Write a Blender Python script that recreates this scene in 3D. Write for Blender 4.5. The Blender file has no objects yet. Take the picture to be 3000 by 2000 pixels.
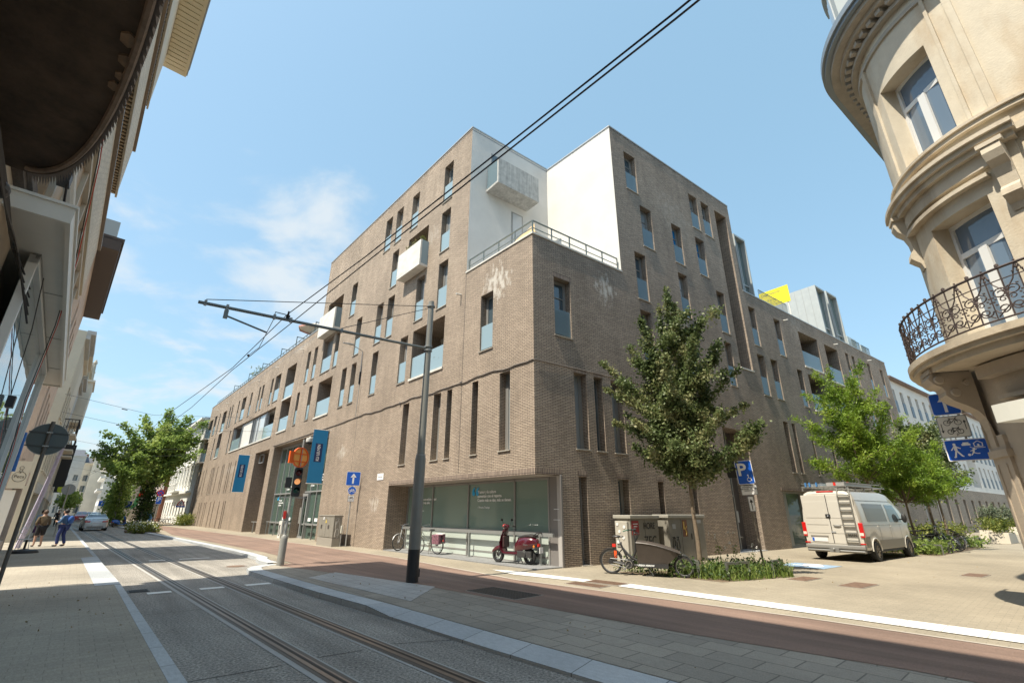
import bpy, bmesh, math, random
from mathutils import Vector, Matrix, Euler
R = math.radians
random.seed(7)
SC = bpy.context.scene
COL = SC.collection
# ------------------------------------------------------------------ camera
cam = bpy.data.objects.new('camera', bpy.data.cameras.new('camera')); COL.objects.link(cam)
p, rl = R(20.145), R(0.257)
R0, U0, F0 = Vector((1, 0, 0)), Vector((0, -math.sin(p), math.cos(p))), Vector((0, math.cos(p), math.sin(p)))
rt = R0*math.cos(rl) + U0*math.sin(rl); up = -R0*math.sin(rl) + U0*math.cos(rl)
cam.matrix_world = Matrix(((rt.x, up.x, -F0.x, 0), (rt.y, up.y, -F0.y, 0), (rt.z, up.z, -F0.z, 1.65), (0, 0, 0, 1)))
cam.data.lens = 1363.2/3000*36; cam.data.sensor_width = 36; cam.data.clip_end = 3000; cam.data.clip_start = 0.05
SC.camera = cam
# ------------------------------------------------------------------ sky, sun, exposure
TS = Vector((-0.755, -0.656, 0)).normalized()*math.cos(R(61)); TS.z = math.sin(R(61))   # towards the sun
W = bpy.data.worlds.new('World'); SC.world = W; W.use_nodes = True
nt = W.node_tree; N = nt.nodes; Lk = nt.links
bg = N['Background']; bg.inputs[1].default_value = 0.15
sky = N.new('ShaderNodeTexSky'); sky.sky_type = 'NISHITA'; sky.sun_disc = False
sky.sun_elevation = R(61); sky.sun_rotation = math.atan2(TS.x, TS.y) % (2*math.pi)
sky.air_density = 1.15; sky.dust_density = 2.2; sky.ozone_density = 1.6
tc = N.new('ShaderNodeTexCoord')
sep = N.new('ShaderNodeSeparateXYZ'); Lk.new(tc.outputs['Generated'], sep.inputs[0])
# cloud layer: the direction is dropped onto a plane overhead so that clouds flatten towards the horizon
dv = N.new('ShaderNodeMath'); dv.operation = 'ADD'; dv.inputs[1].default_value = 0.22; Lk.new(sep.outputs[2], dv.inputs[0])
vx = N.new('ShaderNodeMath'); vx.operation = 'DIVIDE'; Lk.new(sep.outputs[0], vx.inputs[0]); Lk.new(dv.outputs[0], vx.inputs[1])
vy = N.new('ShaderNodeMath'); vy.operation = 'DIVIDE'; Lk.new(sep.outputs[1], vy.inputs[0]); Lk.new(dv.outputs[0], vy.inputs[1])
cb = N.new('ShaderNodeCombineXYZ'); Lk.new(vx.outputs[0], cb.inputs[0]); Lk.new(vy.outputs[0], cb.inputs[1])
ns = N.new('ShaderNodeTexNoise'); ns.inputs['Scale'].default_value = 2.6; ns.inputs['Detail'].default_value = 7; ns.inputs['Roughness'].default_value = .55
ns.inputs['Distortion'].default_value = .25
Lk.new(cb.outputs[0], ns.inputs['Vector'])
# cloud bank sits in one quarter of the sky, low to the left of the street
dot = N.new('ShaderNodeVectorMath'); dot.operation = 'DOT_PRODUCT'; Lk.new(tc.outputs['Generated'], dot.inputs[0])
dot.inputs[1].default_value = Vector((-0.50, 0.80, 0.34)).normalized()
mr = N.new('ShaderNodeMapRange'); mr.inputs[1].default_value = .86; mr.inputs[2].default_value = .99; mr.interpolation_type = 'SMOOTHSTEP'
mr.inputs[3].default_value = -0.34; mr.inputs[4].default_value = 0.13
Lk.new(dot.outputs['Value'], mr.inputs[0])
ad = N.new('ShaderNodeMath'); ad.operation = 'ADD'; Lk.new(ns.outputs[0], ad.inputs[0]); Lk.new(mr.outputs[0], ad.inputs[1])
m2 = N.new('ShaderNodeMapRange'); m2.inputs[1].default_value = .56; m2.inputs[2].default_value = .76; m2.interpolation_type = 'SMOOTHSTEP'
m2.inputs[4].default_value = .8
Lk.new(ad.outputs[0], m2.inputs[0])
mx = N.new('ShaderNodeMix'); mx.data_type = 'RGBA'; Lk.new(m2.outputs[0], mx.inputs[0]); hz = N.new('ShaderNodeMix'); hz.data_type = 'RGBA'; hz.inputs[0].default_value = .5; hz.inputs[7].default_value = (1.38, 2.5, 3.0, 1); Lk.new(sky.outputs[0], hz.inputs[6]); Lk.new(hz.outputs[2], mx.inputs[6])
mx.inputs[7].default_value = (3.1, 3.3, 3.4, 1); Lk.new(mx.outputs[2], bg.inputs[0])
sun = bpy.data.objects.new('sun', bpy.data.lights.new('sun', 'SUN')); COL.objects.link(sun)
sun.data.energy = 4.1; sun.data.angle = R(.53); sun.data.color = (1, .92, .77)
sun.rotation_euler = (-TS).to_track_quat('-Z', 'Y').to_euler(); sun.location = (0, 0, 60)
vs = SC.view_settings; vs.view_transform = 'Standard'; vs.look = 'None'; vs.gamma = 1; vs.use_curve_mapping = False
vs.exposure = 0.88
SC.render.engine = 'CYCLES'
SC.cycles.max_bounces = 6; SC.cycles.transparent_max_bounces = 8
# ------------------------------------------------------------------ frames
C0 = Vector((0.78, 15.685, 0))
A1, A2 = R(-41.37), R(53.54)
u1 = Vector((math.sin(A1), math.cos(A1), 0)); u2 = Vector((math.sin(A2), math.cos(A2), 0))
o1 = Vector((-u1.y, u1.x, 0))          # outward of the long facade, into the street
i2 = Vector((-u2.y, u2.x, 0))          # inward of the side-street facade
def M3(x, y, z, loc): return Matrix(((x.x, y.x, z.x, loc.x), (x.y, y.y, z.y, loc.y), (x.z, y.z, z.z, loc.z), (0, 0, 0, 1)))
Z3 = Vector((0, 0, 1))
FR1 = M3(u1, o1, Z3, C0)               # (s, o, z): along the street, out into the street, up
FR2 = M3(u2, i2, Z3, C0)               # (s, inward, z) of the side street
G1 = M3(u1, -o1, Z3, C0)               # (s, inward, z) of the long facade
ID = Matrix.Identity(4)
def S1(s, o, z=0): return FR1 @ Vector((s, o, z))
def S2(s, o, z=0): return C0 + u2*s - i2*o + Z3*z
ROT1 = math.atan2(u1.y, u1.x); ROT2 = math.atan2(u2.y, u2.x)
# ------------------------------------------------------------------ mesh builder
class MB:
    def __init__(s, M=None): s.v = []; s.f = []; s.uv = []; s.mi = []; s.M = M or ID; s.m = 0; s.cut = []
    def face(s, pts, uv=None, m=None):
        pts = [Vector(q) for q in pts]; b = len(s.v)
        if uv is None:
            n = Vector((0, 0, 0))
            for i in range(len(pts)):
                a, c = pts[i], pts[(i+1) % len(pts)]
                n += Vector(((a.y-c.y)*(a.z+c.z), (a.z-c.z)*(a.x+c.x), (a.x-c.x)*(a.y+c.y)))
            ax, ay, az = abs(n.x), abs(n.y), abs(n.z)
            if az >= ax and az >= ay: uv = [(q.x, q.y) for q in pts]
            elif ax > ay: uv = [(q.y, q.z) for q in pts]
            else: uv = [(q.x, q.z) for q in pts]
        s.v += [(s.M(q) if callable(s.M) else s.M @ q) for q in pts]; s.f.append(tuple(range(b, b+len(pts)))); s.uv.append(uv); s.mi.append(s.m if m is None else m)
    def quad(s, a, b, c, d, **k): s.face([a, b, c, d], **k)
    def box(s, x0, y0, z0, x1, y1, z1, skip=''):
        s.cut.append(len(s.f))
        P = [(x0, y0, z0), (x1, y0, z0), (x1, y1, z0), (x0, y1, z0), (x0, y0, z1), (x1, y0, z1), (x1, y1, z1), (x0, y1, z1)]
        for k, f in (('b', (0, 3, 2, 1)), ('t', (4, 5, 6, 7)), ('f', (0, 1, 5, 4)), ('r', (1, 2, 6, 5)), ('k', (2, 3, 7, 6)), ('l', (3, 0, 4, 7))):
            if k not in skip: s.face([P[i] for i in f])
        return s
    def prism(s, poly, z0, z1, bottom=True):
        n = len(poly); s.cut.append(len(s.f))
        s.face([(x, y, z1) for x, y in poly])
        if bottom: s.face([(x, y, z0) for x, y in reversed(poly)])
        for i in range(n):
            a, b = poly[i], poly[(i+1) % n]
            s.face([(a[0], a[1], z0), (b[0], b[1], z0), (b[0], b[1], z1), (a[0], a[1], z1)])
        return s
    def extr(s, poly, d0, d1, axis='y'):
        """poly in the plane across axis, pushed along it; axis x: poly=(y,z); y: poly=(x,z)"""
        n = len(poly)
        mk = (lambda q, d: (d, q[0], q[1])) if axis == 'x' else (lambda q, d: (q[0], d, q[1]))
        s.face([mk(q, d0) for q in poly]); s.face([mk(q, d1) for q in reversed(poly)])
        for i in range(n):
            a, b = poly[i], poly[(i+1) % n]
            s.face([mk(a, d0), mk(a, d1), mk(b, d1), mk(b, d0)])
        return s
    def tube(s, path, r, n=8, cap=True):
        path = [Vector(q) for q in path]; s.cut.append(len(s.f))
        rs = r if isinstance(r, (list, tuple)) else [r]*len(path)
        rings = []; ref = None
        for i, q in enumerate(path):
            d = (path[min(i+1, len(path)-1)] - path[max(i-1, 0)]).normalized()
            if ref is None: ref = Vector((0, 0, 1)) if abs(d.z) < .9 else Vector((1, 0, 0))
            a = d.cross(ref).normalized(); ref = a.cross(d).normalized(); b = ref
            rings.append([q + (a*math.cos(2*math.pi*k/n) + b*math.sin(2*math.pi*k/n))*rs[i] for k in range(n)])
        for i in range(len(rings)-1):
            for k in range(n):
                k2 = (k+1) % n
                s.face([rings[i][k], rings[i][k2], rings[i+1][k2], rings[i+1][k]])
        if cap: s.face(rings[0][::-1]); s.face(rings[-1])
        return s
    def lathe(s, c, prof, n=16, axis='z', a0=0, a1=2*math.pi):
        c = Vector(c)
        def pt(r, h, a):
            x, y = r*math.cos(a), r*math.sin(a)
            if axis == 'z': return c + Vector((x, y, h))
            if axis == 'x': return c + Vector((h, x, y))
            return c + Vector((x, h, y))
        st = [a0 + (a1-a0)*k/n for k in range(n+1)]
        for i in range(len(prof)-1):
            for k in range(n):
                (ra, ha), (rb, hb) = prof[i], prof[i+1]
                q = [pt(ra, ha, st[k]), pt(ra, ha, st[k+1]), pt(rb, hb, st[k+1]), pt(rb, hb, st[k])]
                if ra < 1e-6: q = [q[0], q[2], q[3]]
                elif rb < 1e-6: q = q[:3]
                am = (ra+rb)/2
                s.face(q, uv=[(st[k]*am, ha), (st[k+1]*am, ha), (st[k+1]*am, hb), (st[k]*am, hb)][:len(q)])
        return s
    def torus(s, c, R_, r, axis='x', n=24, m=6):
        prof = [(R_ + r*math.cos(2*math.pi*i/m), r*math.sin(2*math.pi*i/m)) for i in range(m+1)]
        return s.lathe(c, prof, n, axis)
    def ball(s, c, r, n=12, sq=(1, 1, 1)):
        c = Vector(c); m = n//2; s.cut.append(len(s.f))
        for i in range(m):
            for k in range(n):
                q = []
                for (ii, kk) in ((i, k), (i, k+1), (i+1, k+1), (i+1, k)):
                    t, f = math.pi*ii/m, 2*math.pi*kk/n
                    q.append(c + Vector((math.sin(t)*math.cos(f)*sq[0], math.sin(t)*math.sin(f)*sq[1], math.cos(t)*sq[2]))*r)
                if i == 0: q = [q[0], q[2], q[3]]
                elif i == m-1: q = q[:3]
                s.face(q)
        return s
    def split(s, name, mats, parent=None, **k):
        """each shape in the builder as an object of its own"""
        st = sorted(set([0]+s.cut)); out = []
        for a, b in zip(st, st[1:]+[len(s.f)]):
            if b <= a: continue
            m = MB(); 
            for i in range(a, b): m.face([s.v[j] for j in s.f[i]], uv=s.uv[i], m=s.mi[i])
            out.append(m.build(name, mats, parent, **k))
        return out
    def build(s, name, mats, parent=None, smooth=False, bevel=0, weld=False, kind=None, label=None, cat=None, group=None):
        me = bpy.data.meshes.new(name); me.from_pydata([tuple(q) for q in s.v], [], s.f)
        ul = me.uv_layers.new(name='UVMap'); i = 0; buf = []
        for uv in s.uv:
            for q in uv: buf += [q[0], q[1]]
        ul.data.foreach_set('uv', buf)
        if not isinstance(mats, (list, tuple)): mats = [mats]
        for mm in mats: me.materials.append(mm)
        if len(mats) > 1: me.polygons.foreach_set('material_index', s.mi)
        if weld or bevel or smooth:
            bm = bmesh.new(); bm.from_mesh(me); bmesh.ops.remove_doubles(bm, verts=bm.verts, dist=1e-4)
            bmesh.ops.recalc_face_normals(bm, faces=bm.faces); bm.to_mesh(me); bm.free()
        o = bpy.data.objects.new(name, me); COL.objects.link(o)
        if parent: o.parent = parent
        if smooth:
            me.polygons.foreach_set('use_smooth', [True]*len(me.polygons))
            try: me.set_sharp_from_angle(angle=R(38))
            except Exception: pass
        if bevel:
            b = o.modifiers.new('bevel', 'BEVEL'); b.width = bevel; b.segments = 2; b.limit_method = 'ANGLE'; b.angle_limit = R(40)
        me.update()
        tag(o, label, cat, group, kind)
        return o
def tag(o, label=None, cat=None, group=None, kind=None):
    if label: o['label'] = label
    if cat: o['category'] = cat
    if group: o['group'] = group
    if kind: o['kind'] = kind
    return o
def thing(name, label, cat, M=None, group=None, parent=None):
    o = bpy.data.objects.new(name, None); COL.objects.link(o); o.empty_display_size = .2
    if parent: o.parent = parent
    if M is not None: o.matrix_local = M
    return tag(o, label, cat, group)
def place(loc, rz=0, s=1): return Matrix.Translation(Vector(loc)) @ Matrix.Rotation(rz, 4, 'Z') @ Matrix.Scale(s, 4)
def copy_tree(o, parent=None, M=None, label=None):
    c = o.copy(); COL.objects.link(c); c.parent = parent
    if M is not None: c.matrix_local = M
    if label: c['label'] = label
    for ch in [x for x in o.children]: copy_tree(ch, c)
    return c
_TXT = {}
def text(name, s, size, M, mat, parent, depth=.004, align='CENTER', squeeze=1, bold=0):
    cu = bpy.data.curves.new(name, 'FONT'); cu.body = s; cu.size = size; cu.align_x = align; cu.align_y = 'CENTER'; cu.extrude = depth/2; cu.offset = bold
    cu.space_line = 1.0; cu.resolution_u = 3
    t = bpy.data.objects.new(name, cu); COL.objects.link(t)
    me = bpy.data.meshes.new_from_object(t, depsgraph=bpy.context.evaluated_depsgraph_get()); 
    bpy.data.objects.remove(t); bpy.data.curves.remove(cu)
    me.transform(M @ Matrix.Diagonal((squeeze, 1, 1, 1))); me.materials.clear(); me.materials.append(mat); me.name = name
    o = bpy.data.objects.new(name, me); COL.objects.link(o)
    if parent: o.parent = parent
    return o
# ------------------------------------------------------------------ materials
MATS = {}
def mat(name, col, rough=.7, metal=0, var=0, vscale=3, bump=0, bscale=40, spec=.5, emit=0, trans=0, coat=0, var2=0, alpha=1, sheen=0):
    if name in MATS: return MATS[name]
    m = bpy.data.materials.new(name); m.use_nodes = True; t = m.node_tree; n = t.nodes; l = t.links; b = n['Principled BSDF']
    b.inputs['Base Color'].default_value = (*col, 1); b.inputs['Roughness'].default_value = rough; b.inputs['Metallic'].default_value = metal
    b.inputs['Specular IOR Level'].default_value = spec
    if coat: b.inputs['Coat Weight'].default_value = coat; b.inputs['Coat Roughness'].default_value = .05
    if emit: b.inputs['Emission Color'].default_value = (*col, 1); b.inputs['Emission Strength'].default_value = emit
    if alpha < 1: b.inputs['Alpha'].default_value = alpha
    tc = n.new('ShaderNodeTexCoord')
    if var:
        ns = n.new('ShaderNodeTexNoise'); ns.inputs['Scale'].default_value = vscale; ns.inputs['Detail'].default_value = 6; ns.inputs['Roughness'].default_value = .65
        l.new(tc.outputs['Object'], ns.inputs['Vector'])
        mr = n.new('ShaderNodeMapRange'); mr.inputs[1].default_value = .3; mr.inputs[2].default_value = .7; mr.inputs[3].default_value = 1-var; mr.inputs[4].default_value = 1+var
        l.new(ns.outputs[0], mr.inputs[0])
        mu = n.new('ShaderNodeMix'); mu.data_type = 'RGBA'; mu.blend_type = 'MULTIPLY'; mu.inputs[0].default_value = 1
        mu.inputs[6].default_value = (*col, 1); l.new(mr.outputs[0], mu.inputs[7]); l.new(mu.outputs[2], b.inputs['Base Color'])
        mr2 = n.new('ShaderNodeMapRange'); mr2.inputs[3].default_value = max(0, rough-.12); mr2.inputs[4].default_value = min(1, rough+.12); l.new(ns.outputs[0], mr2.inputs[0]); l.new(mr2.outputs[0], b.inputs['Roughness'])
    if bump:
        nb = n.new('ShaderNodeTexNoise'); nb.inputs['Scale'].default_value = bscale; nb.inputs['Detail'].default_value = 5; l.new(tc.outputs['Object'], nb.inputs['Vector'])
        bu = n.new('ShaderNodeBump'); bu.inputs['Strength'].default_value = bump; bu.inputs['Distance'].default_value = .02; l.new(nb.outputs[0], bu.inputs['Height']); l.new(bu.outputs[0], b.inputs['Normal'])
    MATS[name] = m; return m
def brickmat(name, c1, c2, cm, bw=.24, bh=.062, mortar=.011, rough=.85, big=.22, bump=.6, off=.5, stain=None, uvs=1, blend=0, speck=0, swap=0, streak=0):
    if name in MATS: return MATS[name]
    m = bpy.data.materials.new(name); m.use_nodes = True; t = m.node_tree; n = t.nodes; l = t.links; b = n['Principled BSDF']
    b.inputs['Roughness'].default_value = rough; b.inputs['Specular IOR Level'].default_value = .3
    tc = n.new('ShaderNodeTexCoord'); bt = n.new('ShaderNodeTexBrick')
    if swap:
        mpp = n.new('ShaderNodeMapping'); mpp.inputs['Rotation'].default_value = (0, 0, R(90)); l.new(tc.outputs['UV'], mpp.inputs[0]); l.new(mpp.outputs[0], bt.inputs['Vector'])
    else: l.new(tc.outputs['UV'], bt.inputs['Vector'])
    for k, v in (('Color1', (*c1, 1)), ('Color2', (*c2, 1)), ('Mortar', (*cm, 1)), ('Scale', 1), ('Mortar Size', mortar), ('Mortar Smooth', .3), ('Bias', 0), ('Brick Width', bw), ('Row Height', bh)): bt.inputs[k].default_value = v
    bt.offset = off
    out = bt.outputs['Color']
    def noise(sc, det=5, src='UV', stretch=None):
        ns = n.new('ShaderNodeTexNoise'); ns.inputs['Scale'].default_value = sc; ns.inputs['Detail'].default_value = det; ns.inputs['Roughness'].default_value = .6
        if stretch:
            mp = n.new('ShaderNodeMapping'); mp.inputs['Scale'].default_value = stretch; l.new(tc.outputs[src], mp.inputs[0]); l.new(mp.outputs[0], ns.inputs['Vector'])
        else: l.new(tc.outputs[src], ns.inputs['Vector'])
        return ns
    for sc, amp, st in ((.35, big, None), (9, .11, (1, 3.4, 1)), (1.0, streak, (1.7, .13, 1)), (60, speck, None)):
        if not amp: continue
        ns = noise(sc, stretch=st); mr = n.new('ShaderNodeMapRange'); mr.inputs[1].default_value = .3; mr.inputs[2].default_value = .7; mr.inputs[3].default_value = 1-amp; mr.inputs[4].default_value = 1+amp; l.new(ns.outputs[0], mr.inputs[0])
        mu = n.new('ShaderNodeMix'); mu.data_type = 'RGBA'; mu.blend_type = 'MULTIPLY'; mu.inputs[0].default_value = 1; l.new(out, mu.inputs[6]); l.new(mr.outputs[0], mu.inputs[7]); out = mu.outputs[2]
    if stain:   # salt bloom on the bricks in a patch: centre u,v, radius u,v
        for (cu, cv, ru, rv, amt) in stain:
            mp = n.new('ShaderNodeMapping'); mp.inputs['Location'].default_value = (-cu/ru, -cv/rv, 0); mp.inputs['Scale'].default_value = (1/ru, 1/rv, 1); l.new(tc.outputs['UV'], mp.inputs[0])
            ln = n.new('ShaderNodeVectorMath'); ln.operation = 'LENGTH'; l.new(mp.outputs[0], ln.inputs[0])
            mr = n.new('ShaderNodeMapRange'); mr.inputs[1].default_value = 1; mr.inputs[2].default_value = .2; mr.inputs[3].default_value = -.35; mr.inputs[4].default_value = .12; l.new(ln.outputs['Value'], mr.inputs[0])
            ns = noise(3.2, 8, stretch=(1.6, .8, 1)); ad = n.new('ShaderNodeMath'); ad.operation = 'ADD'; l.new(ns.outputs[0], ad.inputs[0]); l.new(mr.outputs[0], ad.inputs[1])
            m3 = n.new('ShaderNodeMapRange'); m3.inputs[1].default_value = .5; m3.inputs[2].default_value = .7; m3.inputs[4].default_value = amt; l.new(ad.outputs[0], m3.inputs[0])
            mu = n.new('ShaderNodeMix'); mu.data_type = 'RGBA'; l.new(m3.outputs[0], mu.inputs[0]); l.new(out, mu.inputs[6]); mu.inputs[7].default_value = (.62, .58, .52, 1); out = mu.outputs[2]
    l.new(out, b.inputs['Base Color'])
    nb = noise(55, 3); ma = n.new('ShaderNodeMath'); ma.operation = 'MULTIPLY_ADD'; ma.inputs[1].default_value = .55; l.new(nb.outputs[0], ma.inputs[0])
    iv = n.new('ShaderNodeMath'); iv.operation = 'SUBTRACT'; iv.inputs[0].default_value = 1; l.new(bt.outputs['Fac'], iv.inputs[1]); l.new(iv.outputs[0], ma.inputs[2])
    bu = n.new('ShaderNodeBump'); bu.inputs['Strength'].default_value = bump; bu.inputs['Distance'].default_value = .012; l.new(ma.outputs[0], bu.inputs['Height']); l.new(bu.outputs[0], b.inputs['Normal'])
    MATS[name] = m; return m
def leafmat(name, c1, c2, c3, tr=.35, sc=1.3):
    m = bpy.data.materials.new(name); m.use_nodes = True; t = m.node_tree; n = t.nodes; l = t.links; b = n['Principled BSDF']
    b.inputs['Roughness'].default_value = .5; b.inputs['Specular IOR Level'].default_value = .35
    tc = n.new('ShaderNodeTexCoord'); ns = n.new('ShaderNodeTexNoise'); ns.inputs['Scale'].default_value = sc; ns.inputs['Detail'].default_value = 3; l.new(tc.outputs['Object'], ns.inputs['Vector'])
    wn = n.new('ShaderNodeTexNoise'); wn.inputs['Scale'].default_value = 17; wn.inputs['Detail'].default_value = 1; l.new(tc.outputs['Object'], wn.inputs['Vector'])
    ad = n.new('ShaderNodeMath'); ad.operation = 'MULTIPLY_ADD'; ad.inputs[1].default_value = .55; l.new(wn.outputs[0], ad.inputs[0]); l.new(ns.outputs[0], ad.inputs[2])
    cr = n.new('ShaderNodeValToRGB'); cr.color_ramp.elements[0].position = .55; cr.color_ramp.elements[0].color = (*c1, 1); cr.color_ramp.elements[1].position = 1; cr.color_ramp.elements[1].color = (*c3, 1)
    e = cr.color_ramp.elements.new(.78); e.color = (*c2, 1); l.new(ad.outputs[0], cr.inputs[0]); l.new(cr.outputs[0], b.inputs['Base Color'])
    tb = n.new('ShaderNodeBsdfTranslucent'); l.new(cr.outputs[0], tb.inputs[0]); mxs = n.new('ShaderNodeMixShader'); mxs.inputs[0].default_value = tr
    l.new(b.outputs[0], mxs.inputs[1]); l.new(tb.outputs[0], mxs.inputs[2]); l.new(mxs.outputs[0], n['Material Output'].inputs[0])
    MATS[name] = m; return m
def glassmat(name, tint, rough=.03, thru=.0, ior=1.5, metal=0, base=None):
    """pane: fresnel mirror over a dark or tinted body, part of it clear"""
    m = bpy.data.materials.new(name); m.use_nodes = True; t = m.node_tree; n = t.nodes; l = t.links; b = n['Principled BSDF']
    b.inputs['Base Color'].default_value = (*tint, 1); b.inputs['Roughness'].default_value = rough; b.inputs['IOR'].default_value = ior; b.inputs['Metallic'].default_value = metal
    tc = n.new('ShaderNodeTexCoord'); nb = n.new('ShaderNodeTexNoise'); nb.inputs['Scale'].default_value = .8; l.new(tc.outputs['Object'], nb.inputs['Vector'])
    bu = n.new('ShaderNodeBump'); bu.inputs['Strength'].default_value = .06; bu.inputs['Distance'].default_value = .05; l.new(nb.outputs[0], bu.inputs['Height']); l.new(bu.outputs[0], b.inputs['Normal'])
    if thru:
        tp = n.new('ShaderNodeBsdfTransparent'); tp.inputs[0].default_value = (*[min(1, .55+c) for c in tint], 1)
        fr = n.new('ShaderNodeFresnel'); fr.inputs[0].default_value = ior
        mp = n.new('ShaderNodeMapRange'); mp.inputs[1].default_value = 0.04; mp.inputs[2].default_value = .7; mp.inputs[3].default_value = thru; mp.inputs[4].default_value = 0; l.new(fr.outputs[0], mp.inputs[0])
        mxs = n.new('ShaderNodeMixShader'); l.new(mp.outputs[0], mxs.inputs[0]); l.new(b.outputs[0], mxs.inputs[1]); l.new(tp.outputs[0], mxs.inputs[2]); l.new(mxs.outputs[0], n['Material Output'].inputs[0])
    MATS[name] = m; return m
def flat(name, base, **k): return mat(name, base, **k)
BRICK = brickmat('brown_brick', (.445, .358, .278), (.345, .275, .213), (.125, .10, .08), bh=.056, streak=.13, big=.15,
                 stain=[(2.2, 10.6, 2.1, 1.9, .8), (25.5, 6.4, 2.6, .8, .5), (16.2, 4.9, 1.4, 1.0, .5), (44, 5.6, 9, 1.1, .25), (11.4, 2.0, 1.2, .9, .5), (8, 15.5, 3, 1.5, .2), (27, 14.2, 6, .8, .2)])
BRICK2 = brickmat('brown_brick_shaded_side', (.43, .35, .275), (.315, .252, .20), (.10, .082, .067), bh=.056, streak=.13, big=.15,
                  stain=[(4.0, 10.7, 1.5, 1.5, .8), (9.5, 10.4, 3.0, .5, .25), (23, 14, 3, 4, .2), (10, 17, 4, 3, .15)])  # same brick toned darker for the weaker light on this side; salt bloom kept
CONC = mat('pale_concrete', (.62, .60, .55), .8, var=.16, vscale=2.2, bump=.15)
CONCD = mat('stained_concrete', (.36, .345, .31), .85, var=.3, vscale=3, bump=.2)
SILL = mat('taupe_sill', (.40, .37, .32), .7, var=.1)
STONE = mat('grey_bluestone', (.36, .37, .38), .7, var=.12, vscale=4)
WHITE = mat('white_render', (.63, .61, .57), .85, var=.08, vscale=.6, bump=.08, bscale=90)
ALU = mat('grey_window_frame', (.30, .295, .28), .45, .3)
ALUL = mat('light_metal_frame', (.42, .43, .43), .4, .4)
DKM = mat('dark_steel', (.07, .09, .085), .45, .4)
ZINC = mat('zinc_cladding', (.40, .42, .41), .55, .35, var=.06)
GLASS = glassmat('window_glass', (.07, .10, .12), .02, 0, 1.85)
GLASSB = glassmat('blue_curtain_glass', (.01, .16, .36), .05, 0)
GLASSC = glassmat('curtained_glass', (.25, .27, .28), .05, 0)
GLASSW = glassmat('white_blind_glass', (.52, .54, .55), .05, 0)
BALG = glassmat('balustrade_glass', (.26, .35, .39), .04, .5, 1.6)
SHOPG = glassmat('shop_glass', (.20, .275, .235), .03, .42, 1.6)
SHOPF = glassmat('frosted_shop_glass', (.50, .56, .51), .18, 0, 1.5)
BLACK = mat('matt_black', (.02, .02, .02), .6)
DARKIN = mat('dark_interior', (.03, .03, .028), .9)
SOFF = mat('loggia_plaster', (.55, .53, .49), .8, var=.05)
# ================================================================== the brown brick corner building
BLD = thing('corner_building', 'large dark brown brick building on the corner with narrow windows and a white terrace recess', 'building', FR1.copy())
toB = FR1.inverted()
GA = toB @ G1      # local of the long facade plane (s, inward, z) -> building
GB = toB @ FR2     # side street plane (s, inward, z)
def facade(name, G, region, opens, mt, zlo=-.15):
    """brick skin with openings; region: (x0,x1,z0,z1) blocks; opens: (x0,x1,z0,z1,depth)"""
    xs = sorted({round(v, 3) for r in region for v in r[:2]} | {round(v, 3) for r in opens for v in r[:2]})
    zs = sorted({round(v, 3) for r in region for v in r[2:4]} | {round(v, 3) for r in opens for v in r[2:4]})
    mb = MB(G)
    for i in range(len(xs)-1):
        cx = (xs[i]+xs[i+1])/2; run = None
        for j in range(len(zs)-1):
            cz = (zs[j]+zs[j+1])/2
            ins = any(a < cx < b and c < cz < d for a, b, c, d in region) and not any(o[0] < cx < o[1] and o[2] < cz < o[3] for o in opens)
            if ins:
                if run is None: run = zs[j]
            if (not ins or j == len(zs)-2) and run is not None:
                e = zs[j] if not ins else zs[j+1]
                mb.quad((xs[i], 0, run), (xs[i+1], 0, run), (xs[i+1], 0, e), (xs[i], 0, e)); run = None
    for o in opens:
        a, b, c, d, dp = o[:5]; nob = len(o) > 5 and 'b' in o[5]; nol = len(o) > 5 and 'l' in o[5]
        if not nol: mb.quad((a, 0, c), (a, 0, d), (a, dp, d), (a, dp, c))
        if not (len(o) > 5 and 'r' in o[5]): mb.quad((b, 0, c), (b, dp, c), (b, dp, d), (b, 0, d))
        mb.quad((a, 0, d), (b, 0, d), (b, dp, d), (a, dp, d))
        if not nob: mb.quad((a, 0, c), (a, dp, c), (b, dp, c), (b, 0, c))
    return mb.build(name, mt, BLD)
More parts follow.
